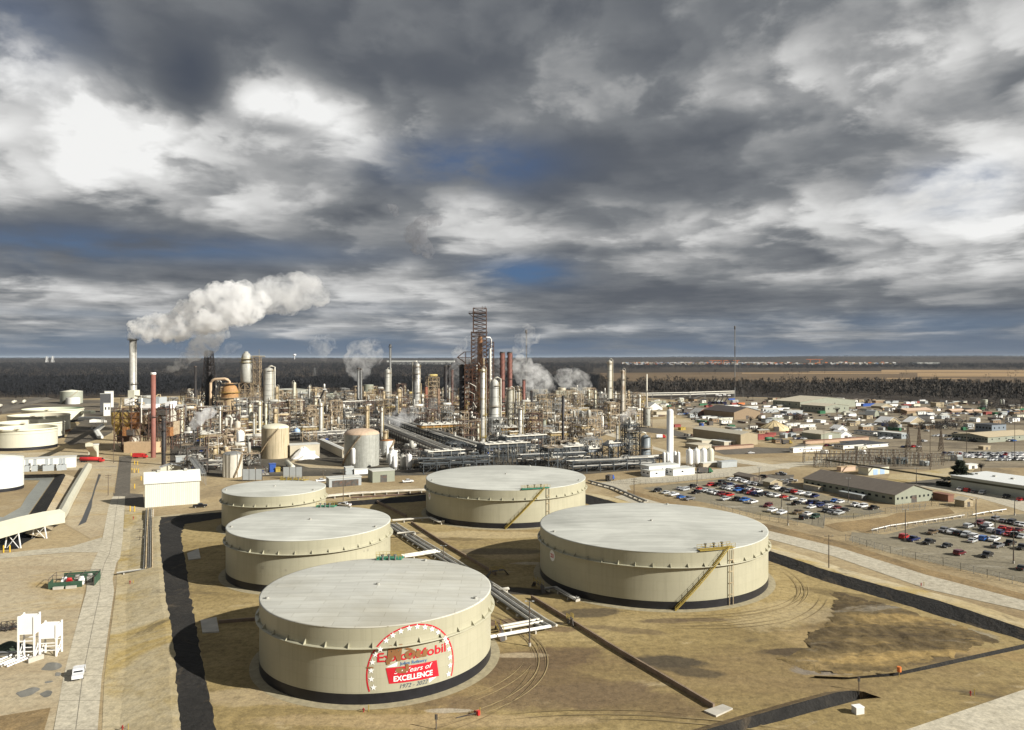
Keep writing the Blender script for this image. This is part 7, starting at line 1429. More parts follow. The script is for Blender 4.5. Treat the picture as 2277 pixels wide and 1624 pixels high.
CONT = [('red',DRED,5,(262,972),(345,972),948),('red',DRED,13,(1030,360),(1140,355),330),('orange',ORNG,13,(1150,358),(1260,355),335),('red',DRED,13,(560,405),(650,400),375),('blue',BLUEP,11,(1600,300),(1850,295),255),('cream',CREAM,11,(1270,300),(1450,295),255),('white',WHITE,11,(1470,290),(1600,285),245),('white',WHITE,11,(2050,300),(2277,297),280),('red',DRED,12,(60,300),(240,298),268),('white',WHITE,12,(110,258),(290,255),225),('cream',CREAM,12,(250,302),(385,300),265),('red',DRED,12,(300,240),(375,240),218),('grey',PANEL,11,(2010,245),(2277,240),210),('green',GREENP,11,(1040,410),(1280,435),385),('cream',CREAM,11,(1280,430),(1390,430),392),('dark green',GREENP,11,(815,435),(945,435),390),('red',DRED,12,(1575,455),(1740,455),410),('green',GREENP,12,(1750,460),(1860,460),420),('grey',PANEL,12,(1870,470),(2030,468),425),('red',DRED,13,(1510,1000),(1730,975),915),('red',DRED,13,(1700,930),(1930,935),890),('dark blue',BLUEP,13,(480,750),(560,755),715),('black',STEEL,13,(620,740),(750,745),670),('yellow',YEL,13,(100,825),(210,825),808),('grey',PANEL,13,(1960,950),(2090,945),890),('grey',PANEL,13,(2110,950),(2190,945),888),('dark green',GREENP,13,(990,780),(1100,778),740),('black',STEEL,13,(160,495),(370,490),445)]
for c_,m,k,a,b,yt in CONT: building(f'{c_} steel container standing in the yards',k,a,(a[0] + 4,a[1] + 2),b,yt,m,m,'flat',name='shipping_container',cat='container',Lv=4,doors=1,wm=m)
def dome_tent():
 X,Y = spot(5,1378,1012); r = wid(5,146,Y); z = lambda y: hgt(5,y,Y); t = thing('dome_tent','sand-coloured round dome tent with an open doorway','tent',(X,Y + r * .6,0)); lm('the dome tent',X,Y); mb = MB(); mb.lathe([(r,0),(r,z(985)),(r * .93,z(975)),(r * .12,z(912)),(.5,z(909))],n=16); mb.build('canopy',M('sand_canvas',(.58,.47,.28),.7,var=.05),t)
 for i in range(16): a = 2 * math.pi * i / 16; mb = MB(); mb.bar((r * 1.0 * math.cos(a),r * math.sin(a),z(980)),(r * .12 * math.cos(a),r * .12 * math.sin(a),z(911)),.3); mb.build('rib',MATS['sand_canvas'],t)
 mb = MB(); mb.box((-r * .2,-r * .97,z(960) * .5),(r * .36,r * .1,z(960) * .95)); mb.build('doorway',STEEL,t)
dome_tent()
def quonset():
 X,Y = spot(11,1850,505); t = thing('quonset_hut','white half-round hut with a rounded metal roof','hut',(X,Y,0),ROT); lm('the half-round hut',X,Y); L = wid(11,200,Y); W = wid(11,125,Y); h = hgt(11,372,Y); mb = MB(); P = [(W / 2 * math.cos(a),h * .35 + h * .65 * math.sin(a)) for a in np.linspace(0,math.pi,13)]; sec = [(W / 2,0)] + P + [(-W / 2,0)]; mb.add([(x,0,z) for x,z in sec] + [(x,L,z) for x,z in sec],[tuple(range(len(sec)))[::-1],tuple(range(len(sec),2 * len(sec)))]); mb.build('end_wall',WALLGR,t); mb = MB(); n = len(sec); mb.add([(x,-.3,z) for x,z in sec] + [(x,L + .3,z) for x,z in sec],[(i,i + 1,n + i + 1,n + i) for i in range(n - 1)],True); mb.build('roof',M('white_metal_vault',(.55,.56,.54),.45,.2,var=.06),t)
quonset()
for lb,a,b in [('left white slanted chute standing behind the large far warehouse',(480,195),(430,122)),('right white slanted chute standing behind the large far warehouse',(690,248),(622,160))]:
 A = GQ(11,a[0],a[1] + 40); Y = A[1]; t = thing('conveyor_chute',lb,'chute',(A[0],A[1],0),0,'white slanted chutes'); mb = MB(); mb.bar((0,0,0),((b[0] - a[0]) * .1221 * Y / F,0,hgt(11,b[1],Y)),2.2); mb.build('chute',WHITE,t); mb = MB(); mb.bar((-3,0,0),((b[0] - a[0]) * .07 * Y / F,0,hgt(11,b[1],Y) * .6),.5); mb.build('prop',STEELG,t)
small_tank('grey-tan tank alone before the wood at the right',12,1540,178,292,118,M('grey_tan_tank',(.36,.37,.30),.6,var=.06),'flat'); drum_v('left one of twin slim silos at the wood edge',12,1846,176,268,30,WALLGR); drum_v('right one of twin slim silos at the wood edge',12,1898,176,268,34,WALLW)
for i,x in enumerate((700,760,840,920)):
 X,Y = spot(13,x - 20,345); t = thing('folded_conveyor',['first','second','third','last'][i] + ' from the left of four dark folded conveyors raised in the yard','conveyor',(X,Y,0),0,'dark folded conveyors'); L = wid(13,80,Y); h = hgt(13,185 + (i % 2) * 10,Y); mb = MB(); mb.bar((0,0,2),(L,0,h),2.4,1.2); mb.build('boom',STEEL,t); mb = MB(); mb.bar((L * .2,1,2),(L * 1.05,1,h * .95),.8); mb.build('belt',CREAM,t); mb = MB(); mb.box((-2,0,1.6),(9,4,2.6)); mb.build('chassis',M('navy_chassis',(.02,.02,.06),.4,var=.3),t); mb = MB(); mb.box((L * 1.02,0,h + .4),(4,2.4,1.6)); mb.build('head',WHITE,t)
# --- substation
def sub_gantry(label,k,xa,xb,yb,yt,lattice=False):
 a = GQ(k,xa,yb); b = GQ(k,xb,yb + (3 if not lattice else 0)); q = Vector((b[0] - a[0],b[1] - a[1],0)); L = q.length; h = hgt(k,yt,a[1]); t = thing('substation_gantry',label,'gantry',(a[0],a[1],0),math.atan2(q.y,q.x),'substation gantries'); m = M('brown_substation_steel',(.08,.06,.042),.7,var=.3,rust=.2); n = max(2,int(L / 7)); mb = MB()
 for i in range(n + 1):
  x = L * i / n
  for s in (-1.2,1.2): mb.bar((x,s,0),(x,s * .4,h),.17)
  for j in range(5): mb.bar((x,-1.2 + .16 * j,h * j / 5),(x,1.2 - .16 * (j + 1),h * (j + 1) / 5),.1)
 mb.build('columns',m,t); mb = MB()
 for z in (h,h * .72): mb.bar((0,0,z),(L,0,z),.24,.3)
 mb.build('beam',m,t); mb = MB()
 for i in range(n * 3): x = L * (i + .5) / (n * 3); mb.cyl((x,0,h * .72 + .25),.2,1.6,6); mb.cyl((x,1.5,1.5),.22,2.4,6); mb.bar((x,1.5,0),(x,1.5,1.6),.2)
 mb.build('insulators',GREYV,t)
for i,(xa,xb,yb,yt) in enumerate([(30,560,880,745),(150,700,905,790),(140,760,925,820),(450,1050,860,740),(560,1180,880,770),(700,1300,915,800),(850,1420,900,790),(1060,1560,870,780),(200,620,850,760)]): sub_gantry('brown steel substation gantry with insulators',6,xa,xb,yb,yt)
for i,(x,yt,yb) in enumerate([(1078,525,760),(1188,530,770),(1407,560,765)]): lattice_tower(['left','middle','right'][i] + ' one of three tall tapering line towers behind the substation',6,x - 20,x + 20,yt,yb,M('brown_tower_steel',(.10,.075,.05),.7,var=.3,rust=.3),6,taper=.2,name='line_tower',w=.22)
for i,(x,yb,w_,m) in enumerate([(1010,890,100,M('grey_transformer',(.16,.19,.20),.5,var=.1)),(860,870,60,MATS['grey_transformer']),(1240,905,60,PANEL),(790,860,50,STEEL),(620,790,20,WHITE),(240,790,40,WHITE),(1560,855,90,PANEL)]):
 X,Y = spot(6,x,yb); W = wid(6,w_,Y); t = thing('power_transformer',['big grey transformer with fins in the substation','second grey transformer left of the big finned one','pale switch cabinet stack right of the big transformer','dark transformer in the middle of the substation','tall white arrester box behind the substation','white switch box at the left of the substation','pale grey switch cabinets at the right end of the substation'][i],'transformer',(X,Y,0),ROT); hh = max(2.5,W * .6); mb = MB(); mb.box((0,0,hh / 2 + .3),(W,4,hh)); mb.build('tank',m,t)
 for j in range(6): mb = MB(); mb.box((-W * .4 + W * .16 * j,-2.3,hh * .5),(W * .06,.6,hh * .7)); mb.build('cooling_fin',m,t)
 for j in range(3): mb = MB(); mb.cyl((-W * .3 + W * .3 * j,0,hh + .3),.2,1.6,8); mb.build('bushing',PIPET,t)
# --- fences, hedge, trees
def fence(label,k,pts,h=2.4,step=3.0,group='chain link fences'):
 W = [Vector((*GQ(k,*p),0)) for p in pts]; b = W[0].copy(); t = thing('chain_link_fence',label,'fence',b,0,group); mb = MB(); rl = MB()
 for i in range(len(W) - 1):
  p,q = W[i] - b,W[i + 1] - b; L = (q - p).length; n = max(1,int(L / step))
  for j in range(n + 1): c = p.lerp(q,j / n); mb.bar(c,c + Vector((0,0,h)),.09)
  for z in (h,h * .5,.15): rl.bar(p + Vector((0,0,z)),q + Vector((0,0,z)),.05)
  for j in range(n * 3): c = p.lerp(q,j / n / 3); d = p.lerp(q,min(1,(j + 1) / n / 3)); rl.bar(c + Vector((0,0,.15)),d + Vector((0,0,h)),.022); rl.bar(d + Vector((0,0,.15)),c + Vector((0,0,h)),.022)
 mb.build('posts',STEELG,t); rl.build('wire',M('fence_wire',(.16,.155,.14),.6,.3,var=.1),t)
fence('long chain link fence along the road side of the right car park',9,[(-760,530),(-400,630),(0,745),(430,850),(900,960),(1200,1035),(1650,1150),(2300,1320)]); fence('chain link fence at the front of the gravel car park',8,[(-900,640),(-500,790),(0,905),(340,960),(680,1010)]); fence('chain link fence around the dry grass below the workshop',8,[(1160,1020),(1170,900),(1700,890),(2277,800),(3000,720)]); fence('chain link fence behind the long white pipe',9,[(-300,410),(300,310),(900,215),(1400,120)]); fence('chain link fence below the workshop gable',10,[(110,1090),(700,1040),(1100,1060),(1450,1100)])
fence('chain link fence along the road by the gas plant',7,[(-600,235),(0,270),(700,215),(1600,130)])
def crown_mesh(n,h,w_,seed,leaf,shape):
 rd = random.Random(seed); mb = MB()
 for _ in range(n):
  z = rd.uniform(0,1); a = rd.uniform(0,2 * math.pi); r = shape(z) * rd.uniform(.25,1) ** .6 * w_ / 2 * (1 + .22 * math.sin(3 * a + 9 * z)); p = Vector((r * math.cos(a),r * math.sin(a),z * h)); s = leaf * rd.uniform(.6,1.4); d = Vector((math.cos(a + rd.gauss(0,.6)),math.sin(a + rd.gauss(0,.6)),rd.uniform(-.45,.25))).normalized(); e = d.cross(Vector((rd.uniform(-1,1),rd.uniform(-1,1),1))).normalized() * s * .4
  mb.add([tuple(p - e),tuple(p + e),tuple(p + d * s * 1.5)],[(0,1,2)])
 return mb
CONIF = M('dark_conifer_needles',(.030,.042,.020),.8,var=.4,sc=.8); HEDGE = M('black_green_hedge',(.014,.018,.012),.9,var=.4,sc=1.5)
X,Y = spot(10,1190,700); h = hgt(10,262,Y); t = thing('conifer_tree','dark spreading conifer with two trunks beside the white-roofed building','tree',(X,Y,0)); cm_ = crown_mesh(3800,h * .8,h * .98,1,.9,lambda z: max(.12,(1 - z) ** .75) * (.75 + .35 * math.sin(z * 22))); cm_.v = [(x,y,z + h * .2) for x,y,z in cm_.v]; cm_.build('crown',CONIF,t)
for s in (-1.6,1.6): mb = MB(); mb.tube([(s,0,0),(s * .8,0,h * .4),(s * .3,0,h * .85)],[.4,.3,.1],8); mb.build('trunk',WOODP,t)
A = GQ(10,790,690); B_ = GQ(10,1180,735); q = Vector((B_[0] - A[0],B_[1] - A[1],0)); rd = random.Random(8); mb = MB()
for _ in range(2600):
 f = rd.random(); y = rd.uniform(-1.2,1.2); z = rd.uniform(0,2.6) * (1 - .2 * abs(y)); p = Vector((f * q.length,y,z)); s = rd.uniform(.3,.6); d = Vector((rd.uniform(-1,1),rd.uniform(-1,1),rd.uniform(-.3,1))).normalized(); e = d.cross(Vector((.3,.5,.8))).normalized() * s * .5; mb.add([tuple(p - e),tuple(p + e),tuple(p + d * s)],[(0,1,2)])
t = thing('clipped_hedge','long dark clipped hedge left of the conifer','hedge',(A[0],A[1],0),math.atan2(q.y,q.x)); mb.build('leaves',HEDGE,t); mb = MB(); mb.box((q.length / 2,0,1.1),(q.length * .98,1.7,2.2)); mb.build('twig_core',HEDGE,t)
def bare_tree(label,k,x,yt,yb,seed):
 X,Y = spot(k,x,yb); h = hgt(k,yt,Y); rd = random.Random(seed); t = thing('bare_tree',label,'tree',(X,Y,0),0,'bare winter trees'); tr = MB(); tr.tube([(0,0,0),(rd.uniform(-.3,.3),0,h * .4)],[.3,.2],6); tr.build('trunk',WOODP,t); cr = MB()
 for _ in range(26):
  a = rd.uniform(0,6.28); z0 = h * rd.uniform(.25,.5); L = h * rd.uniform(.3,.55); tl = rd.uniform(.5,1.3); p = Vector((0,0,z0)); e = p + Vector((math.cos(a) * math.cos(tl),math.sin(a) * math.cos(tl),math.sin(tl))) * L; cr.bar(p,e,.12)
  for _ in range(6): b = rd.uniform(.3,1); s = p.lerp(e,b); cr.bar(s,s + Vector((rd.gauss(0,1),rd.gauss(0,1),abs(rd.gauss(.6,.6)))) * L * .25,.06)
 cr.build('crown',BARK,t)
for q in [('bare tree on the open ground by the half-round hut',12,180,425,570,1),('bare tree by the tan shelter and brick box',10,1035,830,930,2),('bare red-tinted bush beside the small white kiosk',10,1550,290,450,3)]: bare_tree(*q)
# --- vehicles
PAINT = {}
def paint(c):
 tab = dict(white=(.72,.72,.72),silver=(.48,.49,.49),grey=(.18,.18,.185),black=(.012,.012,.014),red=(.42,.02,.02),maroon=(.11,.012,.018),blue=(.03,.12,.38),navy=(.015,.025,.10),brown=(.14,.10,.06),green=(.015,.05,.03))
 if c not in PAINT: PAINT[c] = M(c + '_car_paint',tab[c],.28,.15,var=.03,spec=.6)
 return PAINT[c]
PROTO = {}
LAMP = M('clear_lamp',(.75,.75,.72),.2,var=.02); TAILL = M('tail_lamp',(.35,.01,.01),.3,var=.02)
def make_car(kind,colour,far=False):
 L,W,Hh,pr,gl = dict(sedan=(4.75,1.82,1.45,[(-2.37,.35),(2.37,.35),(2.37,.62),(2.2,.78),(1.15,.92),(.45,1.42),(-.95,1.45),(-1.75,.98),(-2.3,.95)],[(1.02,.94),(.42,1.36),(-.92,1.39),(-1.62,.98)]),
  suv=(4.9,1.95,1.8,[(-2.45,.4),(2.45,.4),(2.45,.85),(2.25,1.02),(1.2,1.12),(.6,1.75),(-2.0,1.82),(-2.42,1.15)],[(1.05,1.15),(.57,1.67),(-1.9,1.72),(-2.25,1.17)]),
  van=(5.1,1.98,1.78,[(-2.55,.35),(2.55,.35),(2.5,.8),(2.0,1.02),(1.0,1.7),(-2.3,1.76),(-2.52,1.1)],[(1.75,1.06),(.98,1.62),(-2.2,1.66),(-2.35,1.1)]),
  pickup=(5.8,2.0,1.88,[(-2.9,.5),(2.9,.5),(2.9,1.0),(2.75,1.12),(1.35,1.2),(.8,1.82),(-.75,1.88),(-1.0,1.2),(-1.02,.75),(-2.78,.75),(-2.8,1.2),(-2.9,1.2)],[(1.2,1.22),(.77,1.74),(-.7,1.79),(-.88,1.22)]))[kind]
 r = thing(dict(sedan='parked_car',suv='parked_car',van='parked_car',pickup='pickup_truck')[kind],'','car' if kind != 'pickup' else 'pickup truck',(0,0,0)); THINGS.pop()
 mb = MB(); mb.xprof(pr,W)
 if kind == 'pickup':
  for s in (-1,1): mb.box((-1.9,s * (W / 2 - .05),.98),(1.8,.1,.46))
 mb.build('body',paint(colour),r)
 g = MB(); g.xprof(gl,W + .03); x0,z0 = gl[0]; x1,z1 = gl[1]; g.add([(x0 + .1,-W * .42,z0 + .04),(x0 + .1,W * .42,z0 + .04),(x1 + .08,W * .4,z1 + .02),(x1 + .08,-W * .4,z1 + .02)],[(0,1,2,3)]); x0,z0 = gl[3]; x1,z1 = gl[2]; g.add([(x0 - .16,-W * .42,z0 + .02),(x0 - .16,W * .42,z0 + .02),(x1 - .1,W * .4,z1 + .02),(x1 - .1,-W * .4,z1 + .02)],[(3,2,1,0)]); g.build('windows',GLASS,r)
 if not far:
  wr = .37 if kind in ('suv','pickup') else .32; wx = L * .31
  for sx in (-1,1):
   for sy in (-1,1): w_ = MB(); w_.tube([(sx * wx,sy * (W / 2 - .16),wr),(sx * wx,sy * (W / 2 + .03),wr)],wr,10); wh = w_.build('wheel',TYRE,r); c = MB(); c.tube([(sx * wx,sy * (W / 2 + .03),wr),(sx * wx,sy * (W / 2 + .05),wr)],wr * .55,8); c.build('rim',ALU,wh)
  for sy in (-1,1): h_ = MB(); h_.box((L / 2 - .02,sy * W * .36,.74 if kind in ('sedan','van') else .9),(.1,.4,.16)); h_.build('headlight',LAMP,r); h_ = MB(); h_.box((-L / 2 + .02,sy * W * .4,.82 if kind in ('sedan','van') else .98),(.1,.26,.22)); h_.build('tail_light',TAILL,r)
 else:
  for sx in (-1,1):
   for s in (-1,1): m = MB(); m.tube([(sx * L * .31,s * (W / 2 - .2),.33),(sx * L * .31,s * (W / 2 + .02),.33)],.33,8); m.build('wheel',TYRE,r)
 return r
def car(kind,colour,X,Y,rz,label,group,far=False,z=.06):
 key = (kind,colour,far)
 if key not in PROTO:
  PROTO[key] = r = make_car(kind,colour,far); r.location = (X,Y,z); r.rotation_euler = (0,0,rz); r['label'] = label; r['group'] = group; THINGS.append(r); return r
 return copy_tree(PROTO[key],(X,Y,z),rz,label,group)
S,U_,P_,V_ = 'sedan','suv','pickup','van'
ROWS = [
 ('the near row of the gravel car park',[(7,310,405,U_,'black'),(7,465,440,S,'silver'),(7,610,480,P_,'white'),(7,745,520,S,'blue'),(7,890,555,P_,'grey'),(7,1550,560,P_,'silver'),(7,1765,565,P_,'black'),(7,1905,578,P_,'blue'),(7,2050,615,P_,'white'),(8,140,680,U_,'maroon'),(8,220,770,P_,'white'),(8,390,815,P_,'white'),(8,685,808,P_,'brown'),(8,800,905,U_,'black'),(8,870,830,S,'white'),(8,1000,885,U_,'green'),(8,1190,770,S,'black'),(8,1305,795,S,'grey'),(8,1435,820,P_,'silver')],40),
 ('the second row of the gravel car park',[(7,725,362,S,'silver'),(7,815,382,V_,'silver'),(7,955,330,P_,'black'),(7,1088,368,S,'red'),(7,1030,437,P_,'black'),(7,1185,402,P_,'silver'),(7,1285,425,U_,'silver'),(7,1385,452,P_,'white'),(7,1470,470,U_,'maroon'),(7,1612,490,P_,'red'),(7,1895,428,P_,'black'),(7,2000,445,S,'red'),(7,2085,465,U_,'navy'),(7,2180,488,U_,'black'),(8,285,500,P_,'white'),(8,430,516,S,'red'),(8,582,556,P_,'silver'),(8,655,642,P_,'black'),(8,770,592,S,'white'),(8,920,630,P_,'navy'),(8,1080,675,U_,'navy'),(8,930,706,S,'white'),(8,1260,702,U_,'white'),(8,1395,715,S,'maroon'),(8,1545,768,U_,'black')],40),
 ('the third row of the gravel car park',[(7,1275,302,U_,'red'),(7,1420,302,P_,'black'),(7,1490,247,U_,'black'),(7,1530,352,P_,'grey'),(7,1610,367,U_,'white'),(7,1695,388,S,'silver'),(7,1790,395,P_,'blue'),(7,1580,277,S,'black'),(7,1650,288,S,'navy'),(7,1722,312,S,'silver'),(7,1800,325,S,'maroon'),(7,1900,340,U_,'black'),(7,2010,378,P_,'white'),(7,2070,396,S,'maroon'),(7,2150,418,P_,'white'),(8,120,462,U_,'black'),(8,180,470,S,'silver'),(8,1020,622,U_,'black'),(8,1175,645,U_,'black'),(8,1350,588,S,'blue'),(8,1455,608,S,'white')],40),
 ('the far row of the gravel car park',[(7,1655,195,S,'white'),(7,1760,208,U_,'white'),(7,1852,212,S,'silver'),(7,1900,238,S,'white'),(7,1998,265,S,'silver'),(7,2062,270,S,'grey'),(7,2122,288,S,'white'),(8,215,345,U_,'black'),(8,300,362,P_,'white'),(8,420,392,P_,'black'),(8,520,415,U_,'grey'),(8,635,428,U_,'red'),(8,735,455,P_,'white'),(8,880,478,P_,'silver'),(8,990,508,P_,'navy')],42),
 ('the short row under the workshop',[(8,1735,670,P_,'white'),(8,1870,692,U_,'white'),(8,2065,728,P_,'black')],35),
 ('the asphalt yard behind the sheds',[(8,380,102,P_,'grey'),(8,405,248,P_,'silver'),(8,572,222,P_,'white'),(7,2215,150,U_,'black')],150),
 ('the front row of the right car park',[(9,240,492,U_,'red'),(9,395,537,P_,'navy'),(9,660,587,P_,'black'),(9,960,642,S,'black'),(9,1180,772,U_,'maroon'),(9,1650,808,P_,'black'),(9,2245,1025,S,'black')],36),
 ('the second row of the right car park',[(9,715,418,P_,'brown'),(9,920,382,P_,'grey'),(9,1070,412,P_,'white'),(9,1170,435,U_,'black'),(9,1290,458,U_,'silver'),(9,1430,485,U_,'white'),(9,1400,558,S,'silver'),(9,1590,522,U_,'blue'),(9,1770,538,P_,'white'),(9,1825,648,P_,'grey'),(9,2040,605,P_,'black'),(9,2250,675,P_,'black')],36),
 ('the third row of the right car park',[(9,1330,312,U_,'silver'),(9,1520,255,U_,'maroon'),(9,1670,292,U_,'white'),(9,1590,352,U_,'black'),(9,1735,388,U_,'white'),(9,1860,418,U_,'navy'),(9,1920,335,S,'red'),(9,2040,362,S,'red'),(9,2010,442,S,'red'),(9,2130,465,P_,'black'),(9,2190,375,S,'maroon'),(9,2240,485,S,'silver')],36),
 ('the last row of the right car park',[(9,1780,192,U_,'grey'),(9,1930,218,S,'grey'),(9,2060,242,U_,'black'),(9,2190,268,S,'silver'),(9,2270,285,S,'white')],36),
 ('the bay along the white-roofed building',[(10,1200,788,P_,'white'),(10,1312,802,U_,'red'),(10,1425,822,S,'grey'),(10,1570,842,U_,'silver'),(10,1975,908,P_,'black'),(10,2215,955,S,'red')],40)]
def words_of(c,k): return f"{c} {'SUV' if k == U_ else k}"
for place,cars_,hd in ROWS:
 pts = sorted([(Q(k,x,y)[0],k,x,y,kd,c) for k,x,y,kd,c in cars_])
 for i,(_,k,x,y,kd,c) in enumerate(pts):
  X,Y = GQ(k,x,y - 6); l_ = words_of(pts[i - 1][5],pts[i - 1][4]) if i else None; r_ = words_of(pts[i + 1][5],pts[i + 1][4]) if i + 1 < len(pts) else None; me_ = words_of(c,kd)
  if l_ and r_: lb = f'{me_} between {l_} and {r_} in {place}'
  elif r_: lb = f'{me_} at the left end of {place}'
  else: lb = f'{me_} at the right end of {place}'
  car(kd,c,X,Y,R(hd + random.uniform(-4,4) + (180 if random.random() < .5 else 0)),lb,'cars in ' + ('the gravel car park' if 'gravel' in place else 'the right car park' if 'right' in place else place))
FAR = []
for j,(ya,yb,x0,x1,n) in enumerate([(160,165,900,2290,20),(188,185,1000,2290,18),(222,215,1290,2290,14),(275,265,1650,2290,9)]):
 for i in range(n): FAR.append((10,x0 + (x1 - x0) * (i + random.uniform(.2,.8)) / n,ya + (yb - ya) * i / n + random.uniform(-4,4),['the back row','the third row','the second row','the front row'][j] + ' of the far car park behind the kiosk'))
for (k,x0,x1,y,n,pl_n) in [(12,340,610,432,7,'the row beside the long brown shed'),(12,745,1220,442,11,'the row before the peach-roofed houses'),(12,1260,1400,460,3,'the drive right of the peach-roofed houses'),(12,400,690,482,5,'the gravel before the long brown shed'),(12,950,1090,486,2,'the gravel before the peach-roofed houses'),(11,1300,1540,378,5,'the yard right of the pale-ended warehouse'),(11,120,580,450,7,'the row before the blue-grey trailer office'),(11,1670,1890,640,6,'the row left of the bright white-roofed house'),(11,1880,2200,892,5,'the row before the grey-blue trailer'),(11,900,1090,1030,3,'the bay left of the plant offices'),(11,1280,1480,895,3,'the bay right of the garage'),(11,960,1110,505,2,'the open field track'),(11,350,560,905,4,'the yard before the garage'),(12,1270,1450,952,3,'the bay before the sandy-roofed building'),(12,590,960,860,5,'the kerb left of the sandy-roofed building'),(12,870,1140,920,4,'the corner of the sandy-roofed building'),(12,1980,2120,950,2,'the bay by the sandy-roofed wall'),(12,20,360,1060,5,'the lane behind the substation'),(12,400,470,950,2,'the track behind the substation'),(13,1930,2277,545,5,'the lot behind the dome tent'),(13,30,240,545,4,'the yard left of the brick house'),(13,1520,1800,510,4,'the lot by the grey trailer office'),(13,2020,2140,880,2,'the track below the dome tent'),(13,1930,2250,365,3,'the lot under the far warehouse'),(5,300,420,828,4,'the yard left of the brick house')]:
 for i in range(n): FAR.append((k,x0 + (x1 - x0) * (i + .5) / n + random.uniform(-6,6),y + random.uniform(-4,4),pl_n))
cc_ = ['white'] * 7 + ['silver'] * 4 + ['black'] * 5 + ['grey'] * 3 + ['red','navy','maroon','blue']
for k,x,y,pl_n in FAR:
 kd = random.choice((S,U_,P_,P_)); c = random.choice(cc_) if 'row' not in pl_n or random.random() < .4 else 'white'; car(kd,c,*GQ(k,x,y),R(random.choice((30,40,210)) + random.uniform(-6,6)),f'{words_of(c, kd)} parked in {pl_n}','cars parked in ' + pl_n.split(' the ')[0].replace('the ','the ',1),True)
car(P_,'white',*GQ(15,762,1105),R(-66),'white pickup truck driving towards us on the pale road','vehicles on plant roads',z=.11); car(P_,'black',*GQ(14,2000,700),R(20),'black pickup truck parked right of the big cream shed','vehicles on plant roads'); car(P_,'white',*GQ(3,500,1583),R(24),'white pickup parked behind the back centre tank','vehicles on plant roads'); car(S,'white',*GQ(5,1090,1258),R(15),'lone white car on the open ground by the tan steel warehouse','vehicles on plant roads'); car(P_,'white',*GQ(24,1430,475),R(160),'white pickup half hidden behind the patched tank','vehicles on plant roads'); car(P_,'grey',*GQ(5,1420,1490),R(10),'grey pickup beside the asphalt yard entrance','vehicles on plant roads'); car(P_,'white',*GQ(13,405,608),R(10),'white pickup on the road left of the three trailers','vehicles on plant roads'); car(P_,'white',*GQ(17,1080,1055),R(30),'white pickup just right of the smallest tank','vehicles on plant roads')
def truck(label,k,x,yb,rz,cabm,boxm,tank=False,L=10):
 X,Y = spot(k,x,yb); t = thing('tank_truck' if tank else 'lorry',label,'truck',(X,Y,.05),rz); mb = MB(); mb.xprof([(L / 2 - 2.4,.6),(L / 2,.6),(L / 2,1.6),(L / 2 - .7,1.8),(L / 2 - 1.1,2.8),(L / 2 - 2.4,2.9)],2.4); mb.build('cab',cabm,t); mb = MB(); mb.box((L / 2 - .85,0,2.2),(.3,2.2,.7)); mb.build('windscreen',GLASS,t)
 mb = MB()
 if tank: mb.hcyl((-L / 2 + .6,0,2.1),(L / 2 - 3,0,2.1),1.2,14)
 else: mb.box((-1.4,0,2.0),(L - 3,2.4,2.4))
 mb.build('tank' if tank else 'box',boxm,t); mb = MB(); mb.box((-.2,0,.8),(L - .6,1.2,.3)); mb.build('chassis',STEEL,t)
 for xx in (-L * .38,-L * .26,L * .34):
  for s in (-1,1): mb = MB(); mb.tube([(xx,s * .85,.5),(xx,s * 1.2,.5)],.5,10); mb.build('wheel',TYRE,t)
truck('bright red tanker truck in front of the transfer house',14,915,248,R(0),REDP,REDP,True,15); truck('red truck under a canopy near the red-brown stack',14,1400,208,R(0),REDP,REDP,False,9); truck('green tanker truck right of the tan steel warehouse',5,1295,1122,R(20),GREENP,GREENP,True,9); truck('yellow and black loader truck beside the brick wall',5,1480,1155,R(10),YEL,STEEL,False,8); truck('dark green flatbed beside the four fat tanks',5,590,1470,R(15),GREENP,STEEL,False,9); truck('dark lorry below the blue-grey cooler at the plant edge',22,2000,1470,R(60),BLUEP,STEEL,False,7)
truck('red fire engine beyond the blue-grey vessel',4,1605,1258,R(10),REDP,WHITE,False,8); truck('white bus on the open lot beside the bright house',12,560,480,R(5),WHITE,WHITE,False,10); truck('dark row lorry before the sandy road at the right',12,1750,560,R(-8),STEEL,STEEL,False,14); truck('green lorry at the right edge of the open field',12,2180,555,R(-4),GREENP,STEEL,False,14)
for i,(k,xa,xb,y) in enumerate([(12,620,900,520),(12,820,1170,545),(12,830,1150,585),(12,1180,1440,585),(11,1160,1420,500),(11,1200,1480,540),(11,1500,1700,510),(11,1700,1910,520),(11,1200,1480,640),(13,50,260,320),(13,280,510,315),(13,1330,1590,350),(13,0,190,285),(13,1290,1450,290),(13,480,590,275),(13,850,1000,740),(13,1260,1600,810),(13,170,340,930),(13,800,1100,850)]):
 X,Y = spot(k,(xa + xb) / 2,y); L = wid(k,xb - xa,Y); t = thing('pipe_stockpile','low dark stockpile of steel lying in the open yard','stockpile',(X,Y,0),R(random.uniform(-6,10)),'steel stockpiles in the open yards'); rd = random.Random(i)
 for j in range(6): mb = MB(); x0 = -L / 2 + L * j / 6; mb.tube([(x0,rd.uniform(-2,2),rd.uniform(.4,1.2)),(x0 + L / 5.2,rd.uniform(-2,2),rd.uniform(.4,1.2))],rd.uniform(.3,.6),6) if j % 2 else mb.box((x0 + L / 12,rd.uniform(-1,1),.9),(L / 7,3,rd.uniform(1,2))); mb.build('bundle',rd.choice([STEEL,RUST,STEEL,GREYV]),t)
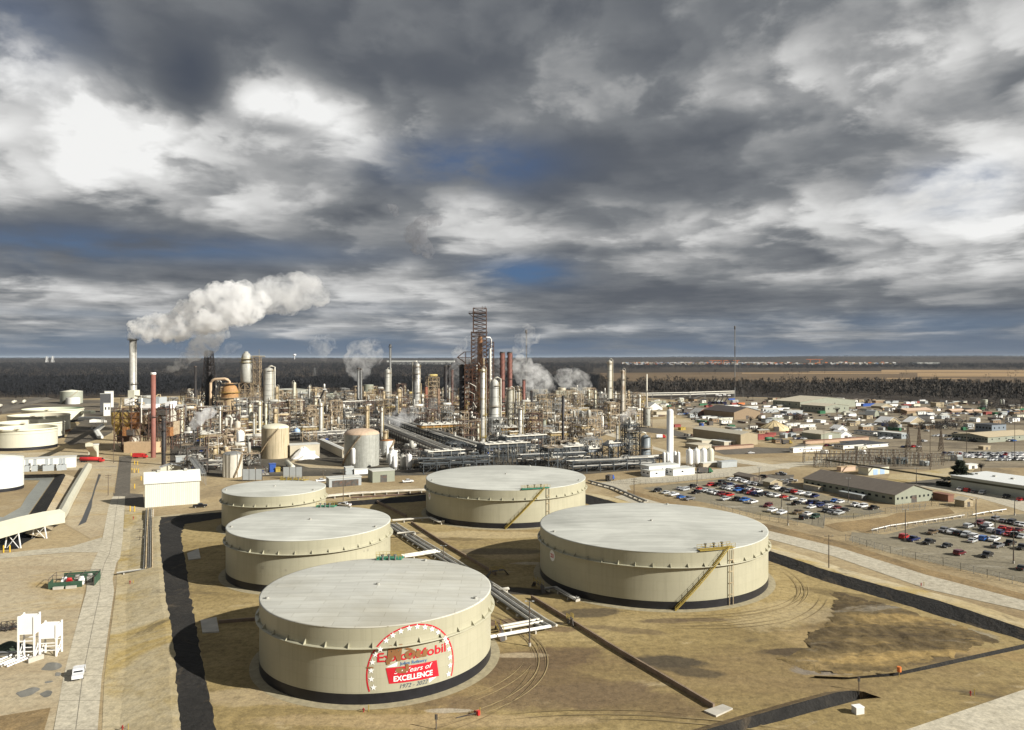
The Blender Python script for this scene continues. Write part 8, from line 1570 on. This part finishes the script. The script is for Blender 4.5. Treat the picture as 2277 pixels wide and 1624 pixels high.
# ================================================================ PLANT FILLER, STEAM, LABELS
SITE_LM = LM[:]
def near_lm(X,Y):
 best = None
 for (x,y,n) in SITE_LM:
  dpx = (X / Y - x / y) * F; dd = (Y - y) * .55; s = dpx * dpx + dd * dd
  if best is None or s < best[0]: best = (s,dpx,Y - y,n)
 _,dpx,dY,n = best
 if abs(dpx) > abs(dY) * .9: rel = 'right of' if dpx > 0 else 'left of'
 else: rel = 'behind' if dY > 0 else 'in front of'
 return f'{rel} {n}'
REGION = [GQ(1,1700,1560),GQ(16,1240,1400),GQ(3,640,1520),GQ(4,100,1590),GQ(4,830,1620),GQ(4,1560,1560),GQ(4,1560,1490),GQ(4,860,1420),GQ(4,980,1250),GQ(4,1180,1180),GQ(4,1420,1120),GQ(4,1420,960),GQ(4,980,930),GQ(3,1500,905),GQ(3,0,905),GQ(2,660,935),GQ(2,100,935),GQ(1,1700,1130)]
HOLES = [[GQ(17,-60,700),GQ(17,150,1010),GQ(17,1150,1130),GQ(17,2350,1060),GQ(17,2300,850),GQ(17,1450,800),GQ(17,1420,480),GQ(17,600,430),GQ(17,600,560),GQ(17,180,600)]]
def inside(p,poly):
 x,y = p; c = False; n = len(poly)
 for i in range(n):
  (x0,y0),(x1,y1) = poly[i],poly[(i + 1) % n]
  if (y0 > y) != (y1 > y) and x < (x1 - x0) * (y - y0) / (y1 - y0) + x0: c = not c
 return c
def free(X,Y,r):
 return all((X - a) ** 2 + (Y - b) ** 2 > (r + c) ** 2 for a,b,c in OCC)
rf = random.Random(11); CELL = 15.0; nfill = 0
X0 = min(p[0] for p in REGION); X1 = max(p[0] for p in REGION); Y0 = min(p[1] for p in REGION); Y1 = max(p[1] for p in REGION)
cells = []
for i in range(-40,60):
 for j in range(-10,75):
  c = Vector((-60,430,0)) + U * (i * CELL + rf.uniform(-2,2)) + V * (j * CELL * 1.15 + rf.uniform(-2,2))
  if inside((c.x,c.y),REGION) and not any(inside((c.x,c.y),h) for h in HOLES): cells.append((c.y,c.x))
cells.sort()
DESC = {'tan': 'tan','dark': 'black steel','blue': 'blue-grey','rust': 'rusty','pale': 'pale','yellow': 'yellowed'}
for n_,(Y,X) in enumerate(cells):
 px = CX + F * X / Y
 if px < 800: pal = rf.choice(['tan','dark','pale','tan','rust','dark'])
 elif Y < 520: pal = rf.choice(['blue','blue','dark','pale'])
 elif px < 1230: pal = rf.choice(['dark','dark','yellow','rust','pale','tan'])
 else: pal = rf.choice(['dark','tan','tan','pale','yellow'])
 rel = near_lm(X,Y); v = rf.random()
 if not free(X,Y,5.2):
  if free(X,Y,2.6) and v < .8:
   manifold(f'small {DESC[pal]} pipe cluster {rel}',X,Y,rf.uniform(6,8),rf.uniform(6,8),pal,n_,'small pipe clusters in the plant',pipes=6,h=rf.uniform(2.5,5)); nfill += 1
  continue
 nfill += 1
 if v < .24: manifold(f'low {DESC[pal]} pipe manifold with pumps {rel}',X,Y,rf.uniform(10,13),rf.uniform(9,13),pal,n_,'pipe manifolds in the plant',pipes=10,h=rf.uniform(3,6))
 elif v < .70:
  h = rf.choice([7,9,11,14]) if Y < 520 else rf.choice([9,12,16,20,25]); structure(f"{'tall' if h > 12 else 'squat'} {DESC[pal]} equipment frame with decks {rel}",X,Y,rf.uniform(8,12),rf.uniform(7,11),h,pal,n_,None,'equipment frames in the plant',drums=rf.randint(1,3),pipes=8)
 elif v < .78: air_cooler(f'{DESC[pal]} air cooler on legs {rel}',X,Y,rf.uniform(10,13),7,rf.uniform(6,11),pal,'small air coolers in the plant',seed=n_,hoods=rf.random() < .5)
 elif v < .90:
  h = rf.uniform(8,30 if Y > 520 else 14); r = rf.uniform(.8,1.7); t = thing('process_tower',f"{'tall' if h > 16 else 'short'} {DESC[pal]} process vessel {rel}",'column',(X,Y,0),ROT,'small process vessels in the plant'); occ(X,Y,5); m_ = rf.choice([ALU,GREYV,PIPET,CREAM,PALS[pal][2]]); mb = MB(); mb.lathe([(r,0),(r,h - r * .6),(r * .8,h - r * .2),(r * .2,h)],n=14); mb.build('shell',m_,t); ring_platform(t,r,h * .9,1.2); ring_platform(t,r,h * .5,1.2,0,4); ladder(t,r,.5,h,-.6)
  mb = MB(); mb.tube([(0,0,h),(0,0,h + .8),(r + .5,0,h + .8),(r + .5,0,1),(r + 3,0,1)],.25); mb.build('overhead_pipe',PIPEW,t); rnd_pipes(t,random.Random(n_),9,9,4,5,PALS[pal][1])
 else:
  t = thing('heat_exchanger',f'stacked {DESC[pal]} heat exchangers {rel}','heat exchanger',(X,Y,0),ROT,'heat exchangers in the plant'); occ(X,Y,5.5); k = rf.randint(2,3)
  for a in range(k):
   for b in range(2): mb = MB(); y = (a - (k - 1) / 2) * 2.6; z = 1.4 + b * 2.4; mb.hcyl((-4,y,z),(3.4,y,z),.85,12); mb.tube([(-4.3,y,z),(-4.0,y,z)],1.1,12); mb.tube([(2.6,y,z),(2.9,y,z)],1.1,12); mb.build('exchanger_shell',rf.choice([ALU,PIPEW,GREYV,PIPET]),t)
  mb = MB(); mb.frame(6,k * 2.8,[2.5,5.2],1,k,.28,brace=False); mb.build('frame',PALS[pal][0],t); rnd_pipes(t,random.Random(n_),10,9,6,7,PALS[pal][1])
print('filler things',nfill,'things',len(THINGS))
TOWN = [GQ(5,420,905),GQ(11,0,1000),GQ(11,1080,960),GQ(11,2277,760),GQ(12,950,830),GQ(12,1350,740),GQ(12,2400,560),GQ(12,2400,290),GQ(12,900,215),GQ(11,1900,200),GQ(13,1700,255),GQ(5,50,690),GQ(5,60,860)]
xa,xb,ya,yb = (min(p[0] for p in TOWN),max(p[0] for p in TOWN),min(p[1] for p in TOWN),max(p[1] for p in TOWN)); nt = 0
while nt < 330:
 X,Y = rf.uniform(xa,xb),rf.uniform(ya,yb)
 if not inside((X,Y),TOWN) or not free(X,Y,5): nt += .05; continue
 nt += 1; occ(X,Y,5); rel = near_lm(X,Y); v = rf.random(); rz = ROT + rf.choice((0,0,1.57)); px = CX + F * X / Y
 if v < .30:
  L,W,h = rf.uniform(7,14),rf.uniform(3.0,6.5),rf.uniform(2.6,3.8); c_,m_ = rf.choice([('white',WHITE),('grey',PANEL),('cream',CREAM),('tan',WALLTAN),('off-white',WALLW),('brown',MATS['brown_shed_wall'])]); rn,rm = rf.choice([('pale',ROOFG),('grey',GREYV),('dark',ROOFDK),('brown',ROOFBR)])
  t = thing('yard_shed',f'{c_} yard shed with {rn} roof {rel}','shed',(X,Y,0),rz,'small sheds in the yards'); mb = MB(); mb.box((0,0,h / 2),(L,W,h)); mb.build('walls',m_,t); mb = MB(); mb.add([(sx * (L / 2 + .3),sy * (W / 2 + .3),h + .02) for sx in (-1,1) for sy in (-1,1)] + [(sx * (L / 2 + .3),0,h + W * .16) for sx in (-1,1)],[(0,2,5,4),(1,4,5,3),(0,4,1),(2,3,5)]); mb.build('roof',rm,t); mb = MB(); mb.box((L * .2,-W / 2 - .02,1.2),(1.4,.08,2.3)); mb.build('door',STEEL,t)
  for q in (-.3,-.05): mb = MB(); mb.box((L * q,-W / 2 - .02,h * .6),(1.2,.08,.9)); mb.build('window',GLASS,t)
 elif v < .52:
  c_,m_ = rf.choice([('red',RUST),('blue',BLUEP),('grey',PANEL),('white',WHITE),('green',GREENP),('rusty',RUST),('black',STEEL),('tan',WALLTAN)]); t = thing('shipping_container',f'{c_} yard container {rel}','container',(X,Y,0),rz,'containers in the yards'); L = rf.choice((6,12)); mb = MB(); mb.box((0,0,1.3),(L,2.5,2.6)); mb.build('box',m_,t); mb = MB(); mb.box((L / 2 + .04,0,1.25),(.08,2.2,2.3)); mb.build('door',m_,t)
 elif v < .72: kd,c = rf.choice((S,U_,P_,P_)),rf.choice(cc_); car(kd,c,X,Y,rz + rf.uniform(-.4,.4),f'{words_of(c, kd)} standing alone {rel}','lone cars in the yards',True)
 elif v < .88:
  t = thing('pipe_stockpile',f'low dark stockpile of steel {rel}','stockpile',(X,Y,0),rz,'steel stockpiles in the yards')
  for j in range(5): mb = MB(); x0 = rf.uniform(-8,4); mb.box((x0 + 2,rf.uniform(-3,3),.8),(rf.uniform(3,9),rf.uniform(1,2.4),rf.uniform(.8,1.8))); mb.build('bundle',rf.choice([STEEL,RUST,STEEL,PIPEW,PIPED]),t)
 else: bare_tree(f'bare tree {rel}',0,px,HOR + F * (CAMH - rf.uniform(6,11)) / Y,HOR + F * CAMH / Y,int(X * 7 + Y))
# paved ground under the process area, colour darkened for shade between the pipes
mb = MB(); mb.poly([(p[0],p[1],.075) for p in REGION]); struct('plant_paving',mb,MW('shaded_plant_paving',[(.3,(.035,.031,.026)),(.5,(.08,.07,.053)),(.7,(.19,.16,.115))],(.02,.08,.5)))
# ---------------------------------------------------------------- steam
def steam_mat(name,dens,aniso=.2,thr=(.42,.62),sc=.08,col=(1,1,1)):
 m = bpy.data.materials.new(name); m.use_nodes = True; t = NT(m.node_tree); t.n.clear(); out = t.new('ShaderNodeOutputMaterial'); oc = t.new('ShaderNodeTexCoord').outputs['Object']
 n = t.noise(oc,sc,5,.68,.8); d = t.m('MULTIPLY',t.ramp(n,[(thr[0],(0,0,0)),(thr[1],(1,1,1))]),dens)
 v = t.new('ShaderNodeVolumePrincipled',{'Density': d,'Anisotropy': aniso}); v.inputs['Color'].default_value = (*col,1); t.l.new(v.outputs[0],out.inputs['Volume']); return m
TX1 = bpy.data.textures.new('billow_large','CLOUDS'); TX1.noise_scale = 7; TX1.noise_depth = 2
TX2 = bpy.data.textures.new('billow_small','CLOUDS'); TX2.noise_scale = 2.2; TX2.noise_depth = 3
def ico():
 t = (1 + 5 ** .5) / 2; v = [Vector(p).normalized() for p in [(-1,t,0),(1,t,0),(-1,-t,0),(1,-t,0),(0,-1,t),(0,1,t),(0,-1,-t),(0,1,-t),(t,0,-1),(t,0,1),(-t,0,-1),(-t,0,1)]]
 f = [(0,11,5),(0,5,1),(0,1,7),(0,7,10),(0,10,11),(1,5,9),(5,11,4),(11,10,2),(10,7,6),(7,1,8),(3,9,4),(3,4,2),(3,2,6),(3,6,8),(3,8,9),(4,9,5),(2,4,11),(6,2,10),(8,6,7),(9,8,1)]
 for _ in range(1):
  nf = []; mid = {}
  def md(a,b):
   k = (min(a,b),max(a,b))
   if k not in mid: v.append((v[a] + v[b]).normalized()); mid[k] = len(v) - 1
   return mid[k]
  for a,b,c in f: x,y,z = md(a,b),md(b,c),md(c,a); nf += [(a,x,z),(b,y,x),(c,z,y),(x,y,z)]
  f = nf
 return v,f
IV,IF = ico()
def plume(label,Y,path,mat,n=40,seed=1,vox=1.2,d1=4.0,d2=1.6,spread=.55,drift=0.0,flat=.8,cat='steam'):
 "path: (px, py, radius px); puffs strung along it at depth Y"
 rd = random.Random(seed); mb = MB(); X0_,Z0_ = PX(path[0][0],Y),PZ(path[0][1],Y)
 for i in range(n):
  s = (i + .5) / n * (len(path) - 1); k = min(int(s),len(path) - 2); f = s - k; a,b = path[k],path[k + 1]; x = a[0] + (b[0] - a[0]) * f; y = a[1] + (b[1] - a[1]) * f; r = (a[2] + (b[2] - a[2]) * f) * Y / F
  for _ in range(3):
   th = rd.uniform(0,6.28); ph = rd.uniform(-1,1); q = spread * r; c = Vector((PX(x,Y) - X0_ + q * math.cos(th),drift * s + q * ph * .8,PZ(y,Y) - Z0_ + q * math.sin(th))); rr_ = r * rd.uniform(.45,.72)
   mb.add([tuple(c + Vector((w_.x * rr_,w_.y * rr_,w_.z * rr_ * flat))) for w_ in IV],IF)
 o = mb.build('steam_plume',mat); o.location = (X0_,Y,Z0_); tag(o,label,cat)
 m = o.modifiers.new('merge','REMESH'); m.mode = 'VOXEL'; m.voxel_size = vox
 for tx,st in ((TX1,d1),(TX2,d2)):
  m = o.modifiers.new('billow','DISPLACE'); m.texture = tx; m.strength = st; m.mid_level = .5; m.texture_coords = 'LOCAL'
 return o
SD = steam_mat('dense_white_steam',.24,thr=(.42,.60),sc=.16); SM_ = steam_mat('drifting_steam',.065,thr=(.46,.70),sc=.095); SL = steam_mat('thin_steam',.045,thr=(.45,.66),sc=.075); SG = steam_mat('shadowed_drifting_steam',.12,thr=(.40,.58),sc=.09,col=(.45,.46,.5))  # SG is steam in shadow, the shadow put into its grey colour
Yc = spot(1,1330,1290)[1]
plume('thick white steam plume billowing rightwards from the silver chimney',Yc,[(297,748,8),(304,734,18),(330,728,25),(368,732,28),(405,722,33),(440,702,40),(476,690,44),(515,676,44),(556,668,42)],SD,60,1,.9,7,3.4,spread=.7)
plume('looser greyish end of the big plume drifting to the right',Yc + 20,[(545,672,36),(585,664,40),(625,655,44),(665,650,46),(700,648,34)],steam_mat('loose_steam',.10,thr=(.42,.62),sc=.085),26,2,1.4,7,2.6)
plume('slanting white plume rising from behind the red-brown stack',Yc + 60,[(356,829,4),(380,820,9),(408,806,15),(432,786,21),(455,765,26),(478,745,27),(490,728,22)],steam_mat('slant_steam',.16,thr=(.42,.62),sc=.13),34,3,1.0,4,1.8)
plume('ragged white shreds hanging below the big plume',Yc + 30,[(376,752,10),(392,764,12),(400,774,7)],SM_,12,4,.9,3,1.6)
plume('small white puff right of the black lattice derrick',860,[(482,826,6),(488,812,12),(494,800,9)],SM_,10,5,1.1,3,1.5); plume('faint vapour above the framed grey vessel',860,[(500,790,10),(515,775,16),(528,768,10)],SL,10,6,1.2,4,1.5)
plume('broad soft white cloud beside the twin grey flue',900,[(806,838,10),(800,818,26),(798,800,34),(812,786,36),(828,776,24)],SM_,30,7,1.6,6,2.4); plume('thin haze drifting left above the wood by the twin flue',930,[(740,770,14),(715,762,22),(708,778,20),(722,792,12)],SL,16,8,1.6,6,2)
plume('pale steam rising behind the tall rusty derrick',790,[(1006,862,12),(1014,830,20),(1026,800,24),(1040,775,24),(1048,752,14)],SM_,26,9,1.4,5,2)
plume('steam between the derrick and the red straked stacks',850,[(1108,880,14),(1102,850,16),(1108,820,15),(1118,800,10)],SM_,20,10,1.4,4,2)
plume('heavy white steam pouring up from the dark cooling tower',1020,[(1212,868,22),(1196,850,32),(1180,836,32),(1166,822,26),(1158,806,17),(1154,792,9)],steam_mat('cooling_steam',.08,thr=(.44,.66),sc=.09),40,11,1.8,7,3); plume('thin high vapour above the dark cooling tower',1030,[(1158,778,18),(1166,758,22),(1184,748,18),(1172,730,12)],SL,18,12,1.8,6,3)
plume('white steam bank over the pale cooling tower',1015,[(1298,866,16),(1292,850,22),(1274,840,24),(1258,842,22),(1246,838,16)],steam_mat('bank_steam',.075,thr=(.44,.66),sc=.09),30,13,1.6,6,2.6); plume('rolled puff right of the dark cooling tower',1010,[(1206,866,10),(1214,854,14),(1210,846,12)],SM_,12,14,1.3,4,2)
plume('low white steam drifting over the diagonal pipe rack',640,[(850,948,10),(868,940,19),(890,932,23),(908,924,20),(918,914,12)],steam_mat('rack_steam',.11,thr=(.42,.64),sc=.11),28,15,1.0,4,1.6); plume('steam wisp by the rust-red stack in the centre',690,[(938,918,7),(950,908,14),(962,902,13),(968,888,8)],SM_,16,16,1.0,3,1.5)
plume('bright steam leaning over the left unit',560,[(424,958,6),(434,944,11),(444,930,13),(458,920,14),(472,916,10)],steam_mat('unit_steam',.30,thr=(.33,.55),sc=.1),24,17,.8,3,1.4); plume('low steam roll at the foot of the left unit',545,[(430,968,7),(450,964,10),(470,962,10),(482,956,6)],SM_,16,18,.8,3,1.2)
plume('small steam puff over the blue-grey module tower',480,[(1386,938,5),(1388,928,9),(1396,920,11),(1408,916,9)],steam_mat('puff_steam',.16,thr=(.34,.58),sc=.1),16,19,.8,2.6,1.2); plume('small steam curl above the rusty boiler house',545,[(320,874,4),(328,868,7),(336,864,5)],SM_,8,20,.8,2,1)
plume('dark grey vapour scrap floating alone in the sky',760,[(962,570,8),(948,556,16),(930,540,22),(922,518,22),(938,500,20),(966,488,14),(980,492,8)],SG,30,21,1.3,5,2.2); plume('smaller grey vapour scrap left of the floating one',760,[(868,452,6),(876,466,10),(880,480,7)],SG,9,22,1.2,4,2); plume('white flare wisp at the tip of the dark flare mast',1270,[(1172,742,3),(1179,741,6),(1184,750,4)],SM_,6,23,1.2,2,1)
plume('thin vent vapour at the end of the white pipe',GQ(10,1975,1105)[1],[(2238,1130,1.5),(2235,1122,4),(2228,1114,5)],SL,8,24,.3,.8,.4); plume('faint steam leaking at the foot of tank 221',212,[(1224,1316,3),(1212,1296,6),(1204,1278,7)],SL,10,25,.4,1,.5)
# ---------------------------------------------------------------- labels: make every one single out its thing
ORD = ['leftmost','second from left','third from left','fourth from left','fifth from left','sixth from left','seventh from left','eighth from left','ninth from left','tenth from left']
by = {}
for o in THINGS: by.setdefault(o['label'],[]).append(o)
for lb,os_ in by.items():
 if len(os_) < 2: continue
 os_.sort(key=lambda o: o.location.x / max(o.location.y,1))
 n = len(os_); wd = len(lb.split())
 for i,o in enumerate(os_):
  if n == 2: o['label'] = ('left-hand ' if i == 0 else 'right-hand ') + lb
  elif i == n - 1: o['label'] = 'rightmost ' + lb
  elif i == 0: o['label'] = 'leftmost ' + lb
  elif n == 3: o['label'] = 'middle ' + lb
  elif i < 10: o['label'] = lb + ', ' + ORD[i]
  elif n - i < 10: o['label'] = lb + ', ' + ORD[n - 1 - i].replace('left','right')
  else: o['label'] = lb + ', near the middle of its like'
for o in THINGS:
 w_ = o['label'].split()
 if len(w_) > 16: o['label'] = ' '.join([q for q in w_ if q not in ('the','a')][:16])
# ---------------------------------------------------------------- air
HAZE = 0.9e-5
hm = bpy.data.materials.new('pale_haze'); hm.use_nodes = True; t = NT(hm.node_tree); t.n.clear(); out = t.new('ShaderNodeOutputMaterial')
pv = t.new('ShaderNodeVolumePrincipled',{'Density': HAZE,'Anisotropy': 0.0}); pv.inputs['Color'].default_value = (.72,.84,1.0,1); t.l.new(pv.outputs[0],out.inputs['Volume'])
mb = MB(); mb.box((0,30000,66),(98000,62000,140)); struct('haze',mb,hm,'stuff')
